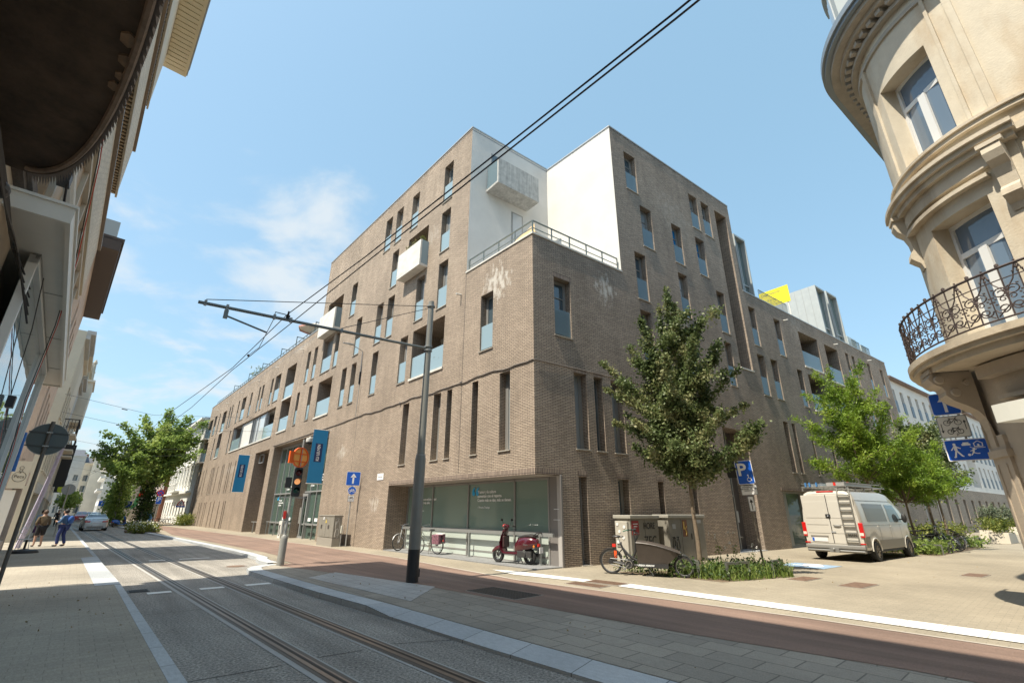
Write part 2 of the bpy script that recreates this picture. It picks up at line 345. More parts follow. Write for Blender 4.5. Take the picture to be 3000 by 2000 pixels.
def window(G, x0, x1, z0, z1, kind='bal', dp=.3, glass=None, par=None, name=None, mull=None, sillm=None):
    par = par or BLD; g = glass or GLASS
    f = MB(G); t = .055; y0, y1 = dp-.0, dp+.07
    f.box(x0, y0, z0, x0+t, y1, z1); f.box(x1-t, y0, z0, x1, y1, z1); f.box(x0+t, y0, z1-t, x1-t, y1, z1); f.box(x0+t, y0, z0, x1-t, y1, z0+t)
    w = x1-x0
    if kind == 'bal':
        f.box(x0+t, y0, z0+1.72, x1-t, y1-.01, z0+1.76) if mull == 'h' else None
        for fr in ([.5] if w > 1.3 else []): f.box(x0+w*fr-.03, y0, z0+t, x0+w*fr+.03, y1-.01, z1-t)
    if kind == 'bal': f.box(x1-t-.07, y0+.004, z0+t, x1-t, y1-.012, z1-t); f.box(x0+t, y0+.004, z1-t-.06, x1-t-.07, y1-.012, z1-t)
    if kind == 'slit' and w > .5: f.box(x1-t-.10, y0+.005, z0+t, x1-t, y1-.01, z1-t)
    wd = f.build(name or ('slit_window' if kind == 'slit' else 'window'), ALU, par)
    q = MB(G); q.box(x0+t, y1-.035, z0+t, x1-t, y1-.02, z1-t, skip='lrtb'); q.build('pane', g, wd)
    s = MB(G); s.box(x0-.04, -.05, z0-.03, x1+.04, dp-.002, z0+.003); s.build('sill', sillm or SILL, wd)
    if kind == 'bal':
        b = MB(G); b.box(x0+.012, .055, z0+.09, x1-.012, .073, z0+1.12); b.build('balustrade', BALG, wd)
        h = MB(G); h.box(x0+.012, .05, z0+.04, x0+.03, .08, z0+1.1); h.box(x1-.03, .05, z0+.04, x1-.012, .08, z0+1.1); h.split('clamp_rail', ALUL, wd)
    return wd
r_ = random.Random(3)
def gl(): return r_.choice([GLASS, GLASS, GLASSC, GLASS, GLASSW, GLASSC])
# --- openings on the long facade
W1s = []
for z0, z1, xs in ((17.05, 19.45, ((5.97, 6.8), (9.44, 10.24), (11.36, 12.18), (12.75, 13.6))),
                   (14.02, 16.45, ((5.97, 6.8), (11.41, 12.17), (17.13, 17.97))),
                   (10.88, 13.4, ((5.95, 6.78), (8.09, 8.92), (11.37, 12.17), (12.76, 13.57), (15.66, 16.44), (19.13, 19.84), (20.3, 22.1), (23.3, 23.98), (24.81, 25.46))),
                   (10.72, 13.17, ((32.0, 33.6), (34.24, 34.86), (37.22, 37.87), (38.45, 39.0), (41.44, 42.06), (43.9, 45.46), (46.69, 47.21), (49.7, 50.2), (50.87, 51.37), (56.3, 56.84), (58.3, 59.6))),
                   (7.8, 10.33, ((2.37, 3.19), (9.38, 10.17), (12.74, 13.46), (15.67, 16.37), (17.13, 17.85), (23.21, 23.91), (25.92, 26.53))),
                   (7.58, 10.05, ((48.2, 48.65), (56.4, 56.95)))):
    for a, b in xs: W1s.append((a, b, z0, z1))
SL1 = [(a, b, 3.71, 6.62) for a, b in ((1.28, 1.87), (3.21, 3.6), (5.05, 5.42), (5.91, 6.49), (8.68, 9.26))]
SL1 += [(a-.13, a+.13, 3.45, 6.38) for a in (41.4, 42.78, 44.8, 45.62, 47.8, 48.55, 51.0, 52.8, 53.5, 54.3, 57.5, 59.1)]
SL1 += [(a-.13, a+.13, -.02, 2.6) for a in (43.8, 44.55, 46.5, 49.1, 50.85, 53.35, 54.25, 56.1, 57.35)]
BIG1 = [(5.95, 8.86, 7.81, 10.36, 1.7), (19.45, 21.95, 7.72, 10.26, 1.7), (8.1, 10.25, 13.92, 16.45, 1.7), (19.5, 22.3, 13.75, 16.4, 1.7),
        (28.0, 30.4, 7.71, 10.3, 1.2), (28.0, 30.4, 10.42, 13.19, 1.2), (31.9, 47.1, 7.6, 10.12, .9),
        (52.8, 54.7, 7.53, 10.3, 1.0), (52.8, 54.7, 10.45, 13.0, 1.0), (60.6, 62.6, 10.5, 13.0, 1.2), (60.4, 62.9, 7.5, 10.0, 1.2)]
GR1 = [(0, 10.03, -.15, 2.82, 1.12, 'bl'), (18.6, 30.25, -.15, 6.52, .7, 'b'), (31.5, 35.7, -.15, 6.5, 1.6, 'b'), (60.7, 62.1, -.15, 6.3, .9, 'b')]
facade('long_wall', GA, [(0, 4.37, -.15, 11.92), (4.35, 23.3, -.15, 20.5), (23.3, 63.4, -.15, 14.9)],
       [(*w, .37) for w in W1s] + [(*w, .37) for w in SL1] + BIG1 + GR1, BRICK)
for w in W1s: window(GA, *w, glass=gl())
for w in SL1: window(GA, *w, kind='slit', glass=(GLASSC if w[1]-w[0] > .5 else GLASS))
# --- openings on the side street facade
W2s = []
for z0, z1, xs in ((17.02, 19.36, ((6.19, 7.09), (11.88, 12.73), (13.14, 14.0))), (14.0, 16.4, ((7.09, 7.98), (9.69, 10.55), (11.91, 12.78))),
                   (10.92, 13.42, ((6.28, 7.1), (9.73, 10.5), (13.28, 14.09), (16.73, 17.5), (19.85, 20.7), (31.2, 31.8), (32.45, 33.05), (35.65, 36.3), (38.6, 39.3))),
                   (7.92, 10.38, ((1.05, 1.92), (6.3, 7.09), (9.75, 10.5), (13.27, 13.95), (16.73, 17.57), (18.31, 19.14), (21.75, 22.5), (33.8, 34.4), (35.88, 36.45), (37.75, 38.4)))):
    for a, b in xs: W2s.append((a, b, z0, z1))
SL2 = [(a, b, 3.78, 6.62) for a, b in ((1.92, 2.58), (2.98, 3.45), (3.94, 4.61), (18.35, 18.94), (19.4, 19.82), (21.7, 21.98), (24.4, 24.8), (30.2, 30.7), (34.5, 35.0), (38.0, 38.5))]
GL2 = [(a, b, -.15, 2.84) for a, b in ((1.95, 2.34), (3.97, 4.57), (6.32, 6.68), (8.66, 8.98))]
BIG2 = [(23.22, 26.2, 10.85, 13.32, 1.7), (27.33, 29.7, 10.5, 13.28, 1.7), (27.6, 30.0, 7.9, 10.3, 1.7), (14.62, 15.96, 9.16, 19.38, .9), (23.3, 26.1, 7.9, 10.3, 1.5)]
GR2 = [(0, 1.13, -.15, 2.84, 1.1, 'bl'), (11.75, 14.0, -.15, 5.6, .9, 'b'), (16.7, 21.0, -.15, 2.78, .35, 'b'), (26, 28.4, -.15, 2.78, .35, 'b')]
facade('side_wall', GB, [(0, 5.2, -.15, 11.92), (5.2, 16.42, -.15, 20.42), (16.42, 40.5, -.15, 14.32)],
       [(*w, .37) for w in W2s] + [(*w, .37) for w in SL2] + [(*w, .37, 'b') for w in GL2] + BIG2 + GR2, BRICK2)
for w in W2s: window(GB, *w, glass=(GLASSB if (w[0] in (9.69, 11.91) and w[2] == 14.0) else gl()), mull='h')
for w in SL2: window(GB, *w, kind='slit', glass=GLASSC if w[1]-w[0] > .5 else GLASS)
for w in GL2: window(GB, w[0], w[1], 0.02, w[3], kind='slit', glass=GLASS)
# --- deep loggias: plaster box, glazed back, glass front
def loggia(G, a, b, c, d, dp, back='glass', bal=True, sill=True):
    m = MB(G); e = .37
    m.quad((a-.002, e, c), (a-.002, e, d), (a-.002, dp, d), (a-.002, dp, c)); m.quad((b+.002, e, c), (b+.002, dp, c), (b+.002, dp, d), (b+.002, e, d))
    m.quad((a, e, d+.003), (b, e, d+.003), (b, dp, d+.003), (a, dp, d+.003)); m.quad((a, e, c-.003), (a, dp, c-.003), (b, dp, c-.003), (b, e, c-.003)); m.quad((a, dp, c), (b, dp, c), (b, dp, d), (a, dp, d))
    lg = m.build('loggia', SOFF, BLD)
    f = MB(G); w = b-a; x1 = a+w*.12; x2 = a+w*.85
    for x in (x1, (x1+x2)/2, x2): f.box(x-.04, dp-.09, c, x+.04, dp-.01, d-.25)
    f.box(x1, dp-.09, d-.33, x2, dp-.01, d-.25); f.build('frame', ALU, lg)
    q = MB(G); q.quad((x1, dp-.04, c), (x2, dp-.04, c), (x2, dp-.04, d-.3), (x1, dp-.04, d-.3)); q.build('pane', GLASS, lg)
    if bal:
        k = MB(G); k.box(a+.015, .06, c+.06, b-.015, .08, c+1.12); k.build('balustrade', BALG, lg)
    if sill:
        k = MB(G); k.box(a-.06, -.06, c-.1, b+.06, .36, c+.004); k.build('sill', CONC, lg)
    return lg
for o in BIG1[:6]: loggia(GA, *o[:5], bal=o is not BIG1[2] and o is not BIG1[3])
for o in BIG1[7:]: loggia(GA, *o[:5])
for o in BIG2[:3]+BIG2[4:]: loggia(GB, *o[:5])
b = MB(GB); b.quad((14.62, .9, 9.16), (15.96, .9, 9.16), (15.96, .9, 19.38), (14.62, .9, 19.38)); b.build('light_shaft_back', BRICK2, BLD)
b = MB(GB); b.box(14.58, -.05, 9.1, 16.0, .9, 9.165); b.build('sill', CONC, BLD)
# the long glazed band of the wing
bd = MB(GA); bd.quad((31.9, .9, 7.6), (47.1, .9, 7.6), (47.1, .9, 10.12), (31.9, .9, 10.12)); bd.quad((31.9, .37, 10.11), (47.1, .37, 10.11), (47.1, .9, 10.11), (31.9, .9, 10.11))
band = bd.build('window_band', SOFF, BLD)
fb = MB(GA)
for x in (31.95, 34.9, 35.2, 37.4, 38.3, 38.9, 39.6, 43.2, 43.5, 47.0): fb.box(x-.04, .1, 7.64, x+.04, .35, 10.1)
fb.box(31.9, .1, 7.6, 47.1, .35, 7.66); fb.build('frame', ALUL, band)
q = MB(GA); q.box(35.2, .18, 7.66, 38.3, .2, 10.1); q.box(43.5, .7, 7.66, 47.0, .72, 10.1); q.split('pane', GLASSW, band)
q = MB(GA); q.box(39.6, .16, 7.66, 43.2, .2, 10.1); q.build('white_panel', WHITE, band)
q = MB(GA); q.box(32.0, .06, 7.66, 34.9, .08, 8.75); q.box(43.5, .06, 7.66, 47.0, .08, 8.75); q.split('balustrade', BALG, band)
q = MB(GA); q.box(31.84, -.06, 7.5, 47.16, .1, 7.602); q.build('sill', CONC, band)
# --- concrete balconies hung on the facade
def balcony(G, a, b, c, d, out, side='r', mt=CONC, th=.1, y0=-.002):
    m = MB(G)
    m.box(a, -out, c, b, y0, c+.14); m.box(a, -out, c+.14, b, -out+th, d)
    if side != 'r': m.box(b-th, -out+th, c+.14, b, y0, d)
    if side != 'l': m.box(a, -out+th, c+.14, a+th, y0, d) if side == 'L' else None
    bl = m.build('balcony', mt, BLD, bevel=.008)
    g = MB(G)
    for x in ((a+.02, b-.04) if side == 'r' else (a+.02,)): g.box(x, -out+th, c+.16, x+.02, y0, d+.02)
    g.split('balustrade', BALG, bl); return bl
bc1 = balcony(GA, 7.95, 10.38, 13.72, 15.25, .5)
bc2 = balcony(GA, 19.4, 22.35, 13.6, 15.2, .5)
balcony(GA, 61.0, 63.2, 10.4, 11.6, .6); balcony(GA, 60.6, 63.0, 7.4, 8.6, .6)
# --- white terrace recess at the corner
ic = toB @ (S1(4.04, -5.16))
pW1 = (toB @ S1(4.35, 0)); pW2 = toB @ S2(5.2, 0)
w = MB()
for a, bq, zt, t0 in ((pW1, ic, 20.46, None), (ic, pW2, 20.40, None)):
    w.face([(a.x, a.y, 11.5), (bq.x, bq.y, 11.5), (bq.x, bq.y, zt), (a.x, a.y, zt)])
wt = w.build('terrace_wall', WHITE, BLD)
fl = MB(); n0 = (ic-pW1).normalized()
for a, bq in ((pW1, ic), (ic, pW2)): strip_a = [(a.x, a.y), (bq.x, bq.y)]
cC = toB @ C0
w = MB(); w.face([(cC.x, cC.y, 11.55), (pW1.x, pW1.y, 11.55), (ic.x, ic.y, 11.55), (pW2.x, pW2.y, 11.55)]); w.build('terrace_floor', STONE, BLD)
# coping along the terrace parapet, roofs, hidden backs
def strip_along(mb, A, B, z0, z1, w0, w1, ext=0):
    """bar from A to B (building coords), from w0 to w1 to the left of its direction"""
    A, B = Vector((A.x, A.y, 0)), Vector((B.x, B.y, 0)); d = (B-A).normalized(); nn = Vector((-d.y, d.x, 0))
    A, B = A-d*ext, B+d*ext
    P = [A+nn*w0, B+nn*w0, B+nn*w1, A+nn*w1]; mb.prism([(q.x, q.y) for q in P], z0, z1)
cp = MB(); strip_along(cp, pW1, cC, 11.92, 11.99, -.04, .34, .03); strip_along(cp, cC, pW2, 11.922, 11.992, -.04, .34, .03)
cp.build('parapet_coping', CONC, BLD)
T0, T1 = toB @ S1(23.3, 0), toB @ S1(23.3, -15)
pe = toB @ S2(16.42, 0); pe2 = toB @ S2(16.42, -16)
rf = MB(); rf.prism([(pW1.x, pW1.y), (T0.x, T0.y), (T1.x, T1.y), (pe2.x, pe2.y), (pe.x, pe.y), (pW2.x, pW2.y), (ic.x, ic.y)][::-1], 20.3, 20.36)
V0, V1 = toB @ S1(63.4, 0), toB @ S1(63.4, -14)
rf.prism([(T0.x, T0.y), (V0.x, V0.y), (V1.x, V1.y), (T1.x, T1.y)][::-1], 14.4, 14.45)
X0, X1 = toB @ S2(40.5, 0), toB @ S2(40.5, -13)
rf.prism([(pe.x, pe.y), (X0.x, X0.y), (X1.x, X1.y), (pe2.x, pe2.y)], 13.9, 13.95)
rf.split('roof', STONE, BLD)
cp = MB()
for a, bq, z in ((T0, pW1, 20.46), (pW1, ic, 20.46), (ic, pW2, 20.40), (pW2, pe, 20.40), (pe, pe2, 20.40), (T1, T0, 20.46)):
    strip_along(cp, a, bq, z-.0, z+.07, -.03, .3, .01)
strip_along(cp, V0, T0, 14.9, 14.97, -.03, .3); strip_along(cp, pe, X0, 14.32, 14.38, -.03, .3)
cp.build('roof_edge', ALUL, BLD)
bk = MB()
for a, bq, z in ((T1, T0, 20.46), (pe, pe2, 20.4), (V1, V0, 14.9), (X0, X1, 14.3), (pe2, X1, 14.3), (V1, T1, 14.9), (T1, pe2, 20.4)):
    bk.face([(a.x, a.y, -.15), (bq.x, bq.y, -.15), (bq.x, bq.y, z), (a.x, a.y, z)])
bk.build('rear_wall', BRICK, BLD)
# brick soldier courses, joints, and the thin drain hose strung along the wall
sc_ = MB(GA)
BS = brickmat('soldier_bricks', (.36, .285, .23), (.25, .195, .158), (.07, .055, .046), bw=.075, bh=.24, mortar=.012, off=0, big=.05)
sc_.box(0, -.006, 2.825, 10.03, .02, 3.03)
sc_.build('lintel_course', BS, BLD)
sc_ = MB(GB); sc_.box(0, -.006, 2.845, 1.2, .02, 3.03)
for a, bq in ((1.9, 2.4), (3.9, 4.64), (6.26, 6.74), (8.6, 9.04)): sc_.box(a, -.006, 2.845, bq, .02, 3.03)
for a, bq, z in ((1.0, 2.0, 10.38), (1.9, 2.6, 6.62), (2.95, 3.5, 6.62), (3.9, 4.65, 6.62)): sc_.box(a, -.005, z, bq, .02, z+.2)
sc_.split('lintel_course', BS, BLD)
jt = MB(GA)
for x, z0, z1 in ((4.35, 0+3.1, 6.7), (4.36, 6.8, 11.9), (14.6, .0, 8.6), (27.0, 6.7, 14.8), (40.2, .0, 7.4), (40.2, 10.3, 14.8)): jt.box(x-.011, -.003, z0, x+.011, .01, z1)
jt.split('expansion_joint', BLACK, BLD)
hs = MB(GA); pts = []
for k in range(46):
    s = 14.7*k/45; pts.append((s, -.03, 6.74-.05*math.sin(s*1.7)*math.sin(s*.6)-.02*math.sin(s*5)))
pts += [(16.8, -.03, 6.70), (18.6, -.03, 6.68), (30.5, -.03, 6.62)]
hs.tube(pts, .022, 5); hs.ball((9.55, -.05, 6.72), .07, 8); hs.ball((4.35, -.05, 6.76), .05, 8)
hs.build('facade_cable', mat('grey_cable', (.16, .14, .125), .7), BLD)
jt = MB(GB); jt.tube([(0, -.03, 6.74), (5, -.03, 6.78), (9, -.03, 6.72)], .018, 5); jt.build('facade_cable', MATS['grey_cable'], BLD)
# --- recessed shop window at the corner
rc = MB(GA); rc.box(.46, 1.09, .22, 10.0, 1.12, .28)
for x in (.46, 2.2, 5.05, 7.75, 9.95): rc.box(x-.03, 1.04, 0, x+.03, 1.12, 2.8)
rc.box(.46, 1.04, 0, 9.98, 1.12, .07); rc.box(.46, 1.04, 2.72, 9.98, 1.12, 2.8); rc.box(.46, 1.04, .98, 9.98, 1.12, 1.03)
shop = rc.build('shop_window', ALU, BLD)
q = MB(GA); q.quad((.46, 1.10, 1.0), (9.98, 1.10, 1.0), (9.98, 1.10, 2.78), (.46, 1.10, 2.78)); q.build('pane', SHOPG, shop)
q = MB(GA); q.quad((.46, 1.10, .02), (9.98, 1.10, .02), (9.98, 1.10, 1.0), (.46, 1.10, 1.0)); q.build('frosted_pane', SHOPF, shop)
gp = MB(GA); gp.box(-.12, 1.07, 0, .43, 1.14, 2.82); gp.build('grey_panel', mat('grey_brown_panel', (.20, .185, .175), .5), shop)
gp = MB(GB); gp.box(1.06, -.01, 0, 1.135, 1.12, 2.85); gp.build('corner_trim', mat('light_grey_trim', (.42, .40, .38), .5), shop)
ff = MB(GA); ff.quad((-.1, 0.01, 2.815), (10.03, 0.01, 2.815), (10.03, 1.12, 2.815), (-.1, 1.12, 2.815)); ff.build('soffit', mat('taupe_soffit', (.36, .32, .28), .7), BLD)
pl = MB(); a = toB @ S1(10.03, -.0); c = toB @ S2(1.13, 0); dd = toB @ S1(10.03, -1.1); e = toB @ S1(-.12, -1.14); f_ = toB @ S1(0, .02)
pl.prism([(a.x, a.y), (dd.x, dd.y), (e.x, e.y), (c.x, c.y), (cC.x, cC.y+.02)], -.1, .035); pl.build('bluestone_plinth', mat('dark_bluestone', (.22, .22, .22), .7, var=.15), BLD)
ral = MB(GA); ral.box(.1, .84, .90, 9.9, .92, .98); ral.box(.1, .84, .98, 9.9, .90, 1.01)
for x in (.72, 4.65, 8.6): ral.box(x-.03, .84, .03, x+.03, .92, .9); ral.box(x-.1, .8, .03, x+.1, .97, .05)
ral.build('leaning_rail', mat('galvanised_rail', (.34, .35, .34), .5, .5), BLD)
WT = mat('white_lettering', (.82, .84, .84), .6); CY = mat('cyan_quote_mark', (.02, .38, .72), .5)
def wtext(s, size, x, z, y=1.075, mt=None, G=GA, align='LEFT', sq=1, par=None, nm='lettering', bold=0, mirror=True):
    # text faces outward: x of text runs towards smaller s
    M = G @ Matrix(((-1, 0, 0, x), (0, 0, -1, y), (0, 1, 0, z), (0, 0, 0, 1)))
    return text(nm, s, size, M, mt or WT, par or shop, align=align, squeeze=sq, bold=bold)
wtext('El amor y la cultura\naumentan con el reparto.\nCuanto más se dan, más se tienen.', .155, 4.45, 2.25, bold=.004, sq=.95)
wtext('– Victoria Ocampo', .12, 4.45, 1.83, sq=.85); wtext('“', 1.15, 4.85, 2.12, mt=CY, bold=.02)
wtext('Als een en enkele de taal\nspreekt van alles.', .15, 9.0, 2.12, bold=.003); wtext('– Herkomst', .11, 9.0, 1.7)
q = MB(GA); q.box(.0, 1.055, 1.75, .22, 1.068, 1.765); q.box(-.05, 1.055, 1.42, .25, 1.068, 1.432); q.split('lettering', WT, shop)
rm = MB(GA); rm.quad((.3, 4.5, 0), (10, 4.5, 0), (10, 4.5, 2.8), (.3, 4.5, 2.8)); rm.quad((.3, 1.2, .02), (10, 1.2, .02), (10, 4.5, .02), (.3, 4.5, .02)); rm.quad((.3, 1.2, 2.79), (10, 1.2, 2.79), (10, 4.5, 2.79), (.3, 4.5, 2.79)); rm.build('shop_interior', mat('interior_wall', (.45, .47, .43), .9), shop)
for x, w_ in ((1.2, 1.3), (3.4, 1.5), (6.1, 1.4), (8.3, 1.2)): rm = MB(GA); rm.box(x, 2.2, .0, x+w_, 2.9, .75); rm.box(x+.2, 3.0, .0, x+.7, 3.4, 1.1); rm.build('desk', mat('pale_desk', (.62, .60, .54), .6), shop)
for x in (1.4, 5.0, 8.0): rm = MB(GA); rm.box(x, 2.0, 2.66, x+1.4, 2.2, 2.74); rm.build('ceiling_panel', WT, shop)
# --- glazed entrance hall
en = MB(GA); D = .66
en.quad((18.6, .69, -.1), (30.25, .69, -.1), (30.25, .69, 6.5), (18.6, .69, 6.5)); 
ent = en.build('entrance_glazing', SHOPG if False else glassmat('hall_glass', (.075, .115, .095), .015, 0, 1.6), BLD)
en = MB(GA)
for x in (18.65, 19.9, 21.1, 22.3, 23.9, 25.1, 26.3, 27.5, 28.8, 30.2): en.box(x-.035, D-.06, 0, x+.035, D+.03, 6.5)
for z in (.85, 2.9): en.box(18.6, D-.07, z-.04, 30.25, D+.03, z+.04)
en.box(18.6, D-.05, 6.3, 30.25, D, 6.5); en.build('frame', ALUL, ent)
dr = MB(GA)
for x in (22.34, 23.1, 23.86): dr.box(x-.07, D-.16, 0, x+.07, D-.06, 2.75)
dr.box(22.3, D-.16, 2.62, 23.9, D-.06, 2.8); dr.box(22.3, D-.16, 0, 23.9, D-.06, .12); door = dr.build('door', ALUL, ent)
dr = MB(GA); dr.box(22.98, D-.24, .9, 23.02, D-.2, 1.9); dr.box(23.18, D-.24, .9, 23.22, D-.2, 1.9); dr.split('handle', CONC, door)
dr = MB(GA)
for x in (19.2, 20.5, 21.7, 24.5, 25.7, 27.0): dr.box(x-.25, D-.08, 1.05, x+.25, D-.065, 1.25)
dr.split('sticker', WT, ent)
er = MB(GA); er.box(18.7, .3, .88, 21.9, .38, .94); er.box(24.4, .3, .88, 30.1, .38, .94)
for x in (18.9, 20.3, 21.8, 24.5, 26.3, 28.1, 29.9): er.box(x-.025, .31, -.02, x+.025, .37, .88)
er.build('leaning_rail', MATS['galvanised_rail'], BLD)
for x, z in ((28.6, 2.4), (27.2, 3.5), (22.2, 3.6), (20.6, 3.9), (19.6, 2.35), (33.2, 2.4)):
    wtext('“', .95, x+.5, z-.1, y=D-.1 if x < 31 else 1.5, mt=CY, par=ent, bold=.015)
    wtext('Wie zaait\noogst woorden\nen zinnen', .17, x, z-.15, y=D-.1 if x < 31 else 1.5, par=ent, bold=.004)
rb = MB(GA); rb.quad((31.5, 1.6, -.1), (35.7, 1.6, -.1), (35.7, 1.6, 6.5), (31.5, 1.6, 6.5)); rb.build('recess_back', mat('recess_painted_shade', (.10, .09, .085), .6), BLD)  # recess back painted dark for the shade inside
rb = MB(GA); rb.box(31.6, 1.5, 0, 32.7, 1.56, 6.2); rb.build('pane', GLASS, BLD)
rb = MB(GA); rb.box(34.2, .3, 5.6, 35.5, .4, 5.66); rb.box(34.2, .3, 6.3, 35.5, .4, 6.36); rb.box(34.2, .3, 5.6, 34.26, .4, 6.36); rb.box(35.44, .3, 5.6, 35.5, .4, 6.36); rb.build('vent_frame', ALUL, BLD)
rb = MB(GA); rb.box(31.7, .3, .8, 34.3, .38, .86); rb.box(32.4, .3, 0, 32.46, .38, .8); rb.box(33.6, .3, 0, 33.66, .38, .8); rb.build('leaning_rail', MATS['galvanised_rail'], BLD)
rb = MB(GA); rb.quad((60.7, .9, -.1), (62.1, .9, -.1), (62.1, .9, 6.3), (60.7, .9, 6.3)); rb.build('recess_back', MATS['recess_painted_shade'], BLD)
# glazed stair door in the side street
db = MB(GB); db.quad((11.75, .9, -.1), (14, .9, -.1), (14, .9, 5.6), (11.75, .9, 5.6)); db.build('recess_back', MATS['recess_painted_shade'], BLD)
db = MB(GB)
for x in (11.78, 12.75): db.box(x, .5, 0, x+.07, .62, 5.55)
for z in (0, 2.4, 5.5): db.box(11.78, .5, z, 12.82, .62, z+.08)
sd = db.build('side_door', ALU, BLD); db = MB(GB); db.box(11.85, .55, .08, 12.75, .57, 5.5); db.build('pane', GLASS, sd)
db = MB(GB); db.box(12.86, .52, 1.25, 13.0, .56, 1.75); db.build('bell_panel', ALUL, sd)
db = MB(GB); db.box(11.7, -.05, -.1, 14.1, .9, .03); db.build('doorstep', STONE, BLD)
for a, bq in ((16.7, 21.0), (26, 28.4)):
    db = MB(GB); db.quad((a, .33, -.1), (bq, .33, -.1), (bq, .33, 2.78), (a, .33, 2.78)); pn = db.build('shop_window', glassmat('side_glass', (.10, .13, .12), .03), BLD)
    db = MB(GB); db.box(a, .2, 0, a+.75, .3, 2.78); db.box(a+.75, .24, 0, a+.85, .34, 2.78); db.box(a+.75, .24, 0, bq, .34, .1); db.box(a+.75, .24, 2.68, bq, .34, 2.78); db.box((a+bq)/2+.4, .24, 0, (a+bq)/2+.46, .34, 2.7); db.build('frame', mat('taupe_frame', (.24, .235, .215), .5), pn)
    db = MB(GB); db.box(a-.1, -.03, 2.8, bq+.1, .03, 2.95); db.build('lintel_course', BS, BLD)
# rainwater spouts, small fixtures
sp = MB(GA)
for s_, z in ((26.8, 14.0), (33.4, 13.95), (39.5, 13.95), (45.9, 13.9), (53.0, 13.9), (58.5, 13.9), (4.7, 10.95)): sp.tube([(s_, 0, z), (s_, -.28, z-.03)], .04, 6)
sp.split('rain_spout', CONC, BLD)
sp = MB(GB)
for s_, z in ((21.3, 13.6), (29.3, 13.65), (36.1, 13.7)): sp.tube([(s_, 0, z), (s_, -.28, z-.03)], .04, 6)
sp.split('rain_spout', CONC, BLD)
# terrace door / window on the white wall + balcony hung there
u = (ic-pW1).normalized(); GW = Matrix(((u.x, u.y, 0, pW1.x), (u.y, -u.x, 0, pW1.y), (0, 0, 1, 0), (0, 0, 0, 1)))   # x into the recess, y into the wall? (checked below)
nW = Vector((-u.y, u.x, 0)); 
if (Vector((20, -5, 0))-pW1).dot(nW) < 0: nW = -nW      # nW points into the tower body (towards +s)
GW = M3(u, nW, Z3, pW1)
def wbox(x0, z0, x1, z1, name, mt, y0, y1, par=BLD):
    m = MB(GW); m.box(x0, y0, z0, x1, y1, z1); return m.build(name, mt, par)
wd = wbox(2.58, 14.0, 3.34, 16.42, 'terrace_window', ALU, -.015, .01); wbox(2.66, 14.05, 3.26, 16.35, 'pane', GLASSW, -.022, -.016, wd)
wd = wbox(1.2, 17.05, 1.95, 19.45, 'terrace_door', ALU, -.015, .01); wbox(1.27, 17.1, 1.88, 19.38, 'pane', GLASS, -.022, -.016, wd)
m = MB(GW); m.box(.95, -1.03, 16.85, 3.6, -.004, 16.98); m.box(.95, -1.03, 16.98, 3.6, -.93, 18.35); m.box(3.5, -.93, 16.98, 3.6, -.004, 18.35)
bl = m.build('balcony', [mat('weathered_balcony_concrete', (.47, .46, .43), .85, var=.22, vscale=4)], BLD, bevel=.008)
# dark rain streaks run down the weathered panel
mt_ = MATS['weathered_balcony_concrete']; n_ = mt_.node_tree.nodes; l_ = mt_.node_tree.links
tc_ = n_.new('ShaderNodeTexCoord'); mp_ = n_.new('ShaderNodeMapping'); mp_.inputs['Scale'].default_value = (7, 7, .5); l_.new(tc_.outputs['Object'], mp_.inputs[0])
ns_ = n_.new('ShaderNodeTexNoise'); ns_.inputs['Scale'].default_value = 1.6; ns_.inputs['Detail'].default_value = 6; l_.new(mp_.outputs[0], ns_.inputs['Vector'])
rp_ = n_.new('ShaderNodeMapRange'); rp_.inputs[1].default_value = .4; rp_.inputs[2].default_value = .62; rp_.inputs[3].default_value = .84; rp_.inputs[4].default_value = 1.04; l_.new(ns_.outputs[0], rp_.inputs[0])
b_ = n_['Principled BSDF']; src = b_.inputs['Base Color'].links[0].from_socket
mm_ = n_.new('ShaderNodeMix'); mm_.data_type = 'RGBA'; mm_.blend_type = 'MULTIPLY'; mm_.inputs[0].default_value = 1; l_.new(src, mm_.inputs[6]); l_.new(rp_.outputs[0], mm_.inputs[7]); l_.new(mm_.outputs[2], b_.inputs['Base Color'])
m = MB(GW); m.box(.97, -.92, 16.95, .99, -.05, 18.4); m.build('balustrade', BALG, bl)
m = MB(GW); m.box(1.0, -.9, 17.0, 1.05, -.85, 18.3); m.box(1.0, -.1, 17.0, 1.05, -.05, 18.3); m.split('clamp_rail', ALUL, bl)
# steel rails on the terrace parapet and on the roof of the low wing
RAIL = mat('rooftop_rail_steel', (.16, .19, .18), .5, .3)
def rail(G, a, b, y, z, h, n, mid=1, r=.02, name='roof_railing'):
    m = MB(G); st = (b-a)/n
    for k in range(n+1): x = a+st*k; m.box(x-r, y-r, z, x+r, y+r, z+h)
    m.box(a, y-r*1.3, z+h, b, y+r*1.3, z+h+.04)
    for j in range(mid): zz = z+h*(j+1)/(mid+1); m.box(a, y-r*.7, zz-.015, b, y+r*.7, zz+.015)
    return m.build(name, RAIL, BLD)
rail(GA, .12, 4.3, .12, 11.99, .62, 4, name='terrace_railing'); rail(GB, .12, 5.1, .12, 11.99, .62, 5, name='terrace_railing')
rail(GA, 23.6, 63.2, .45, 14.97, .75, 44, 1)
m = MB(GA)
for s_ in (26.5, 31.2, 35.6, 42.0, 47.5, 54.5):
    m.box(s_-.03, .5, 14.9, s_+.03, .56, 16.5); m.box(s_-.03, 1.5, 14.9, s_+.03, 1.56, 16.5); m.box(s_-.03, .5, 16.44, s_+.03, 1.56, 16.5)
m.build('terrace_divider', RAIL, BLD)
m = MB(GA); m.box(23.4, 3, 14.5, 28, 6, 15.1); m.build('rooftop_box', ZINC, BLD)
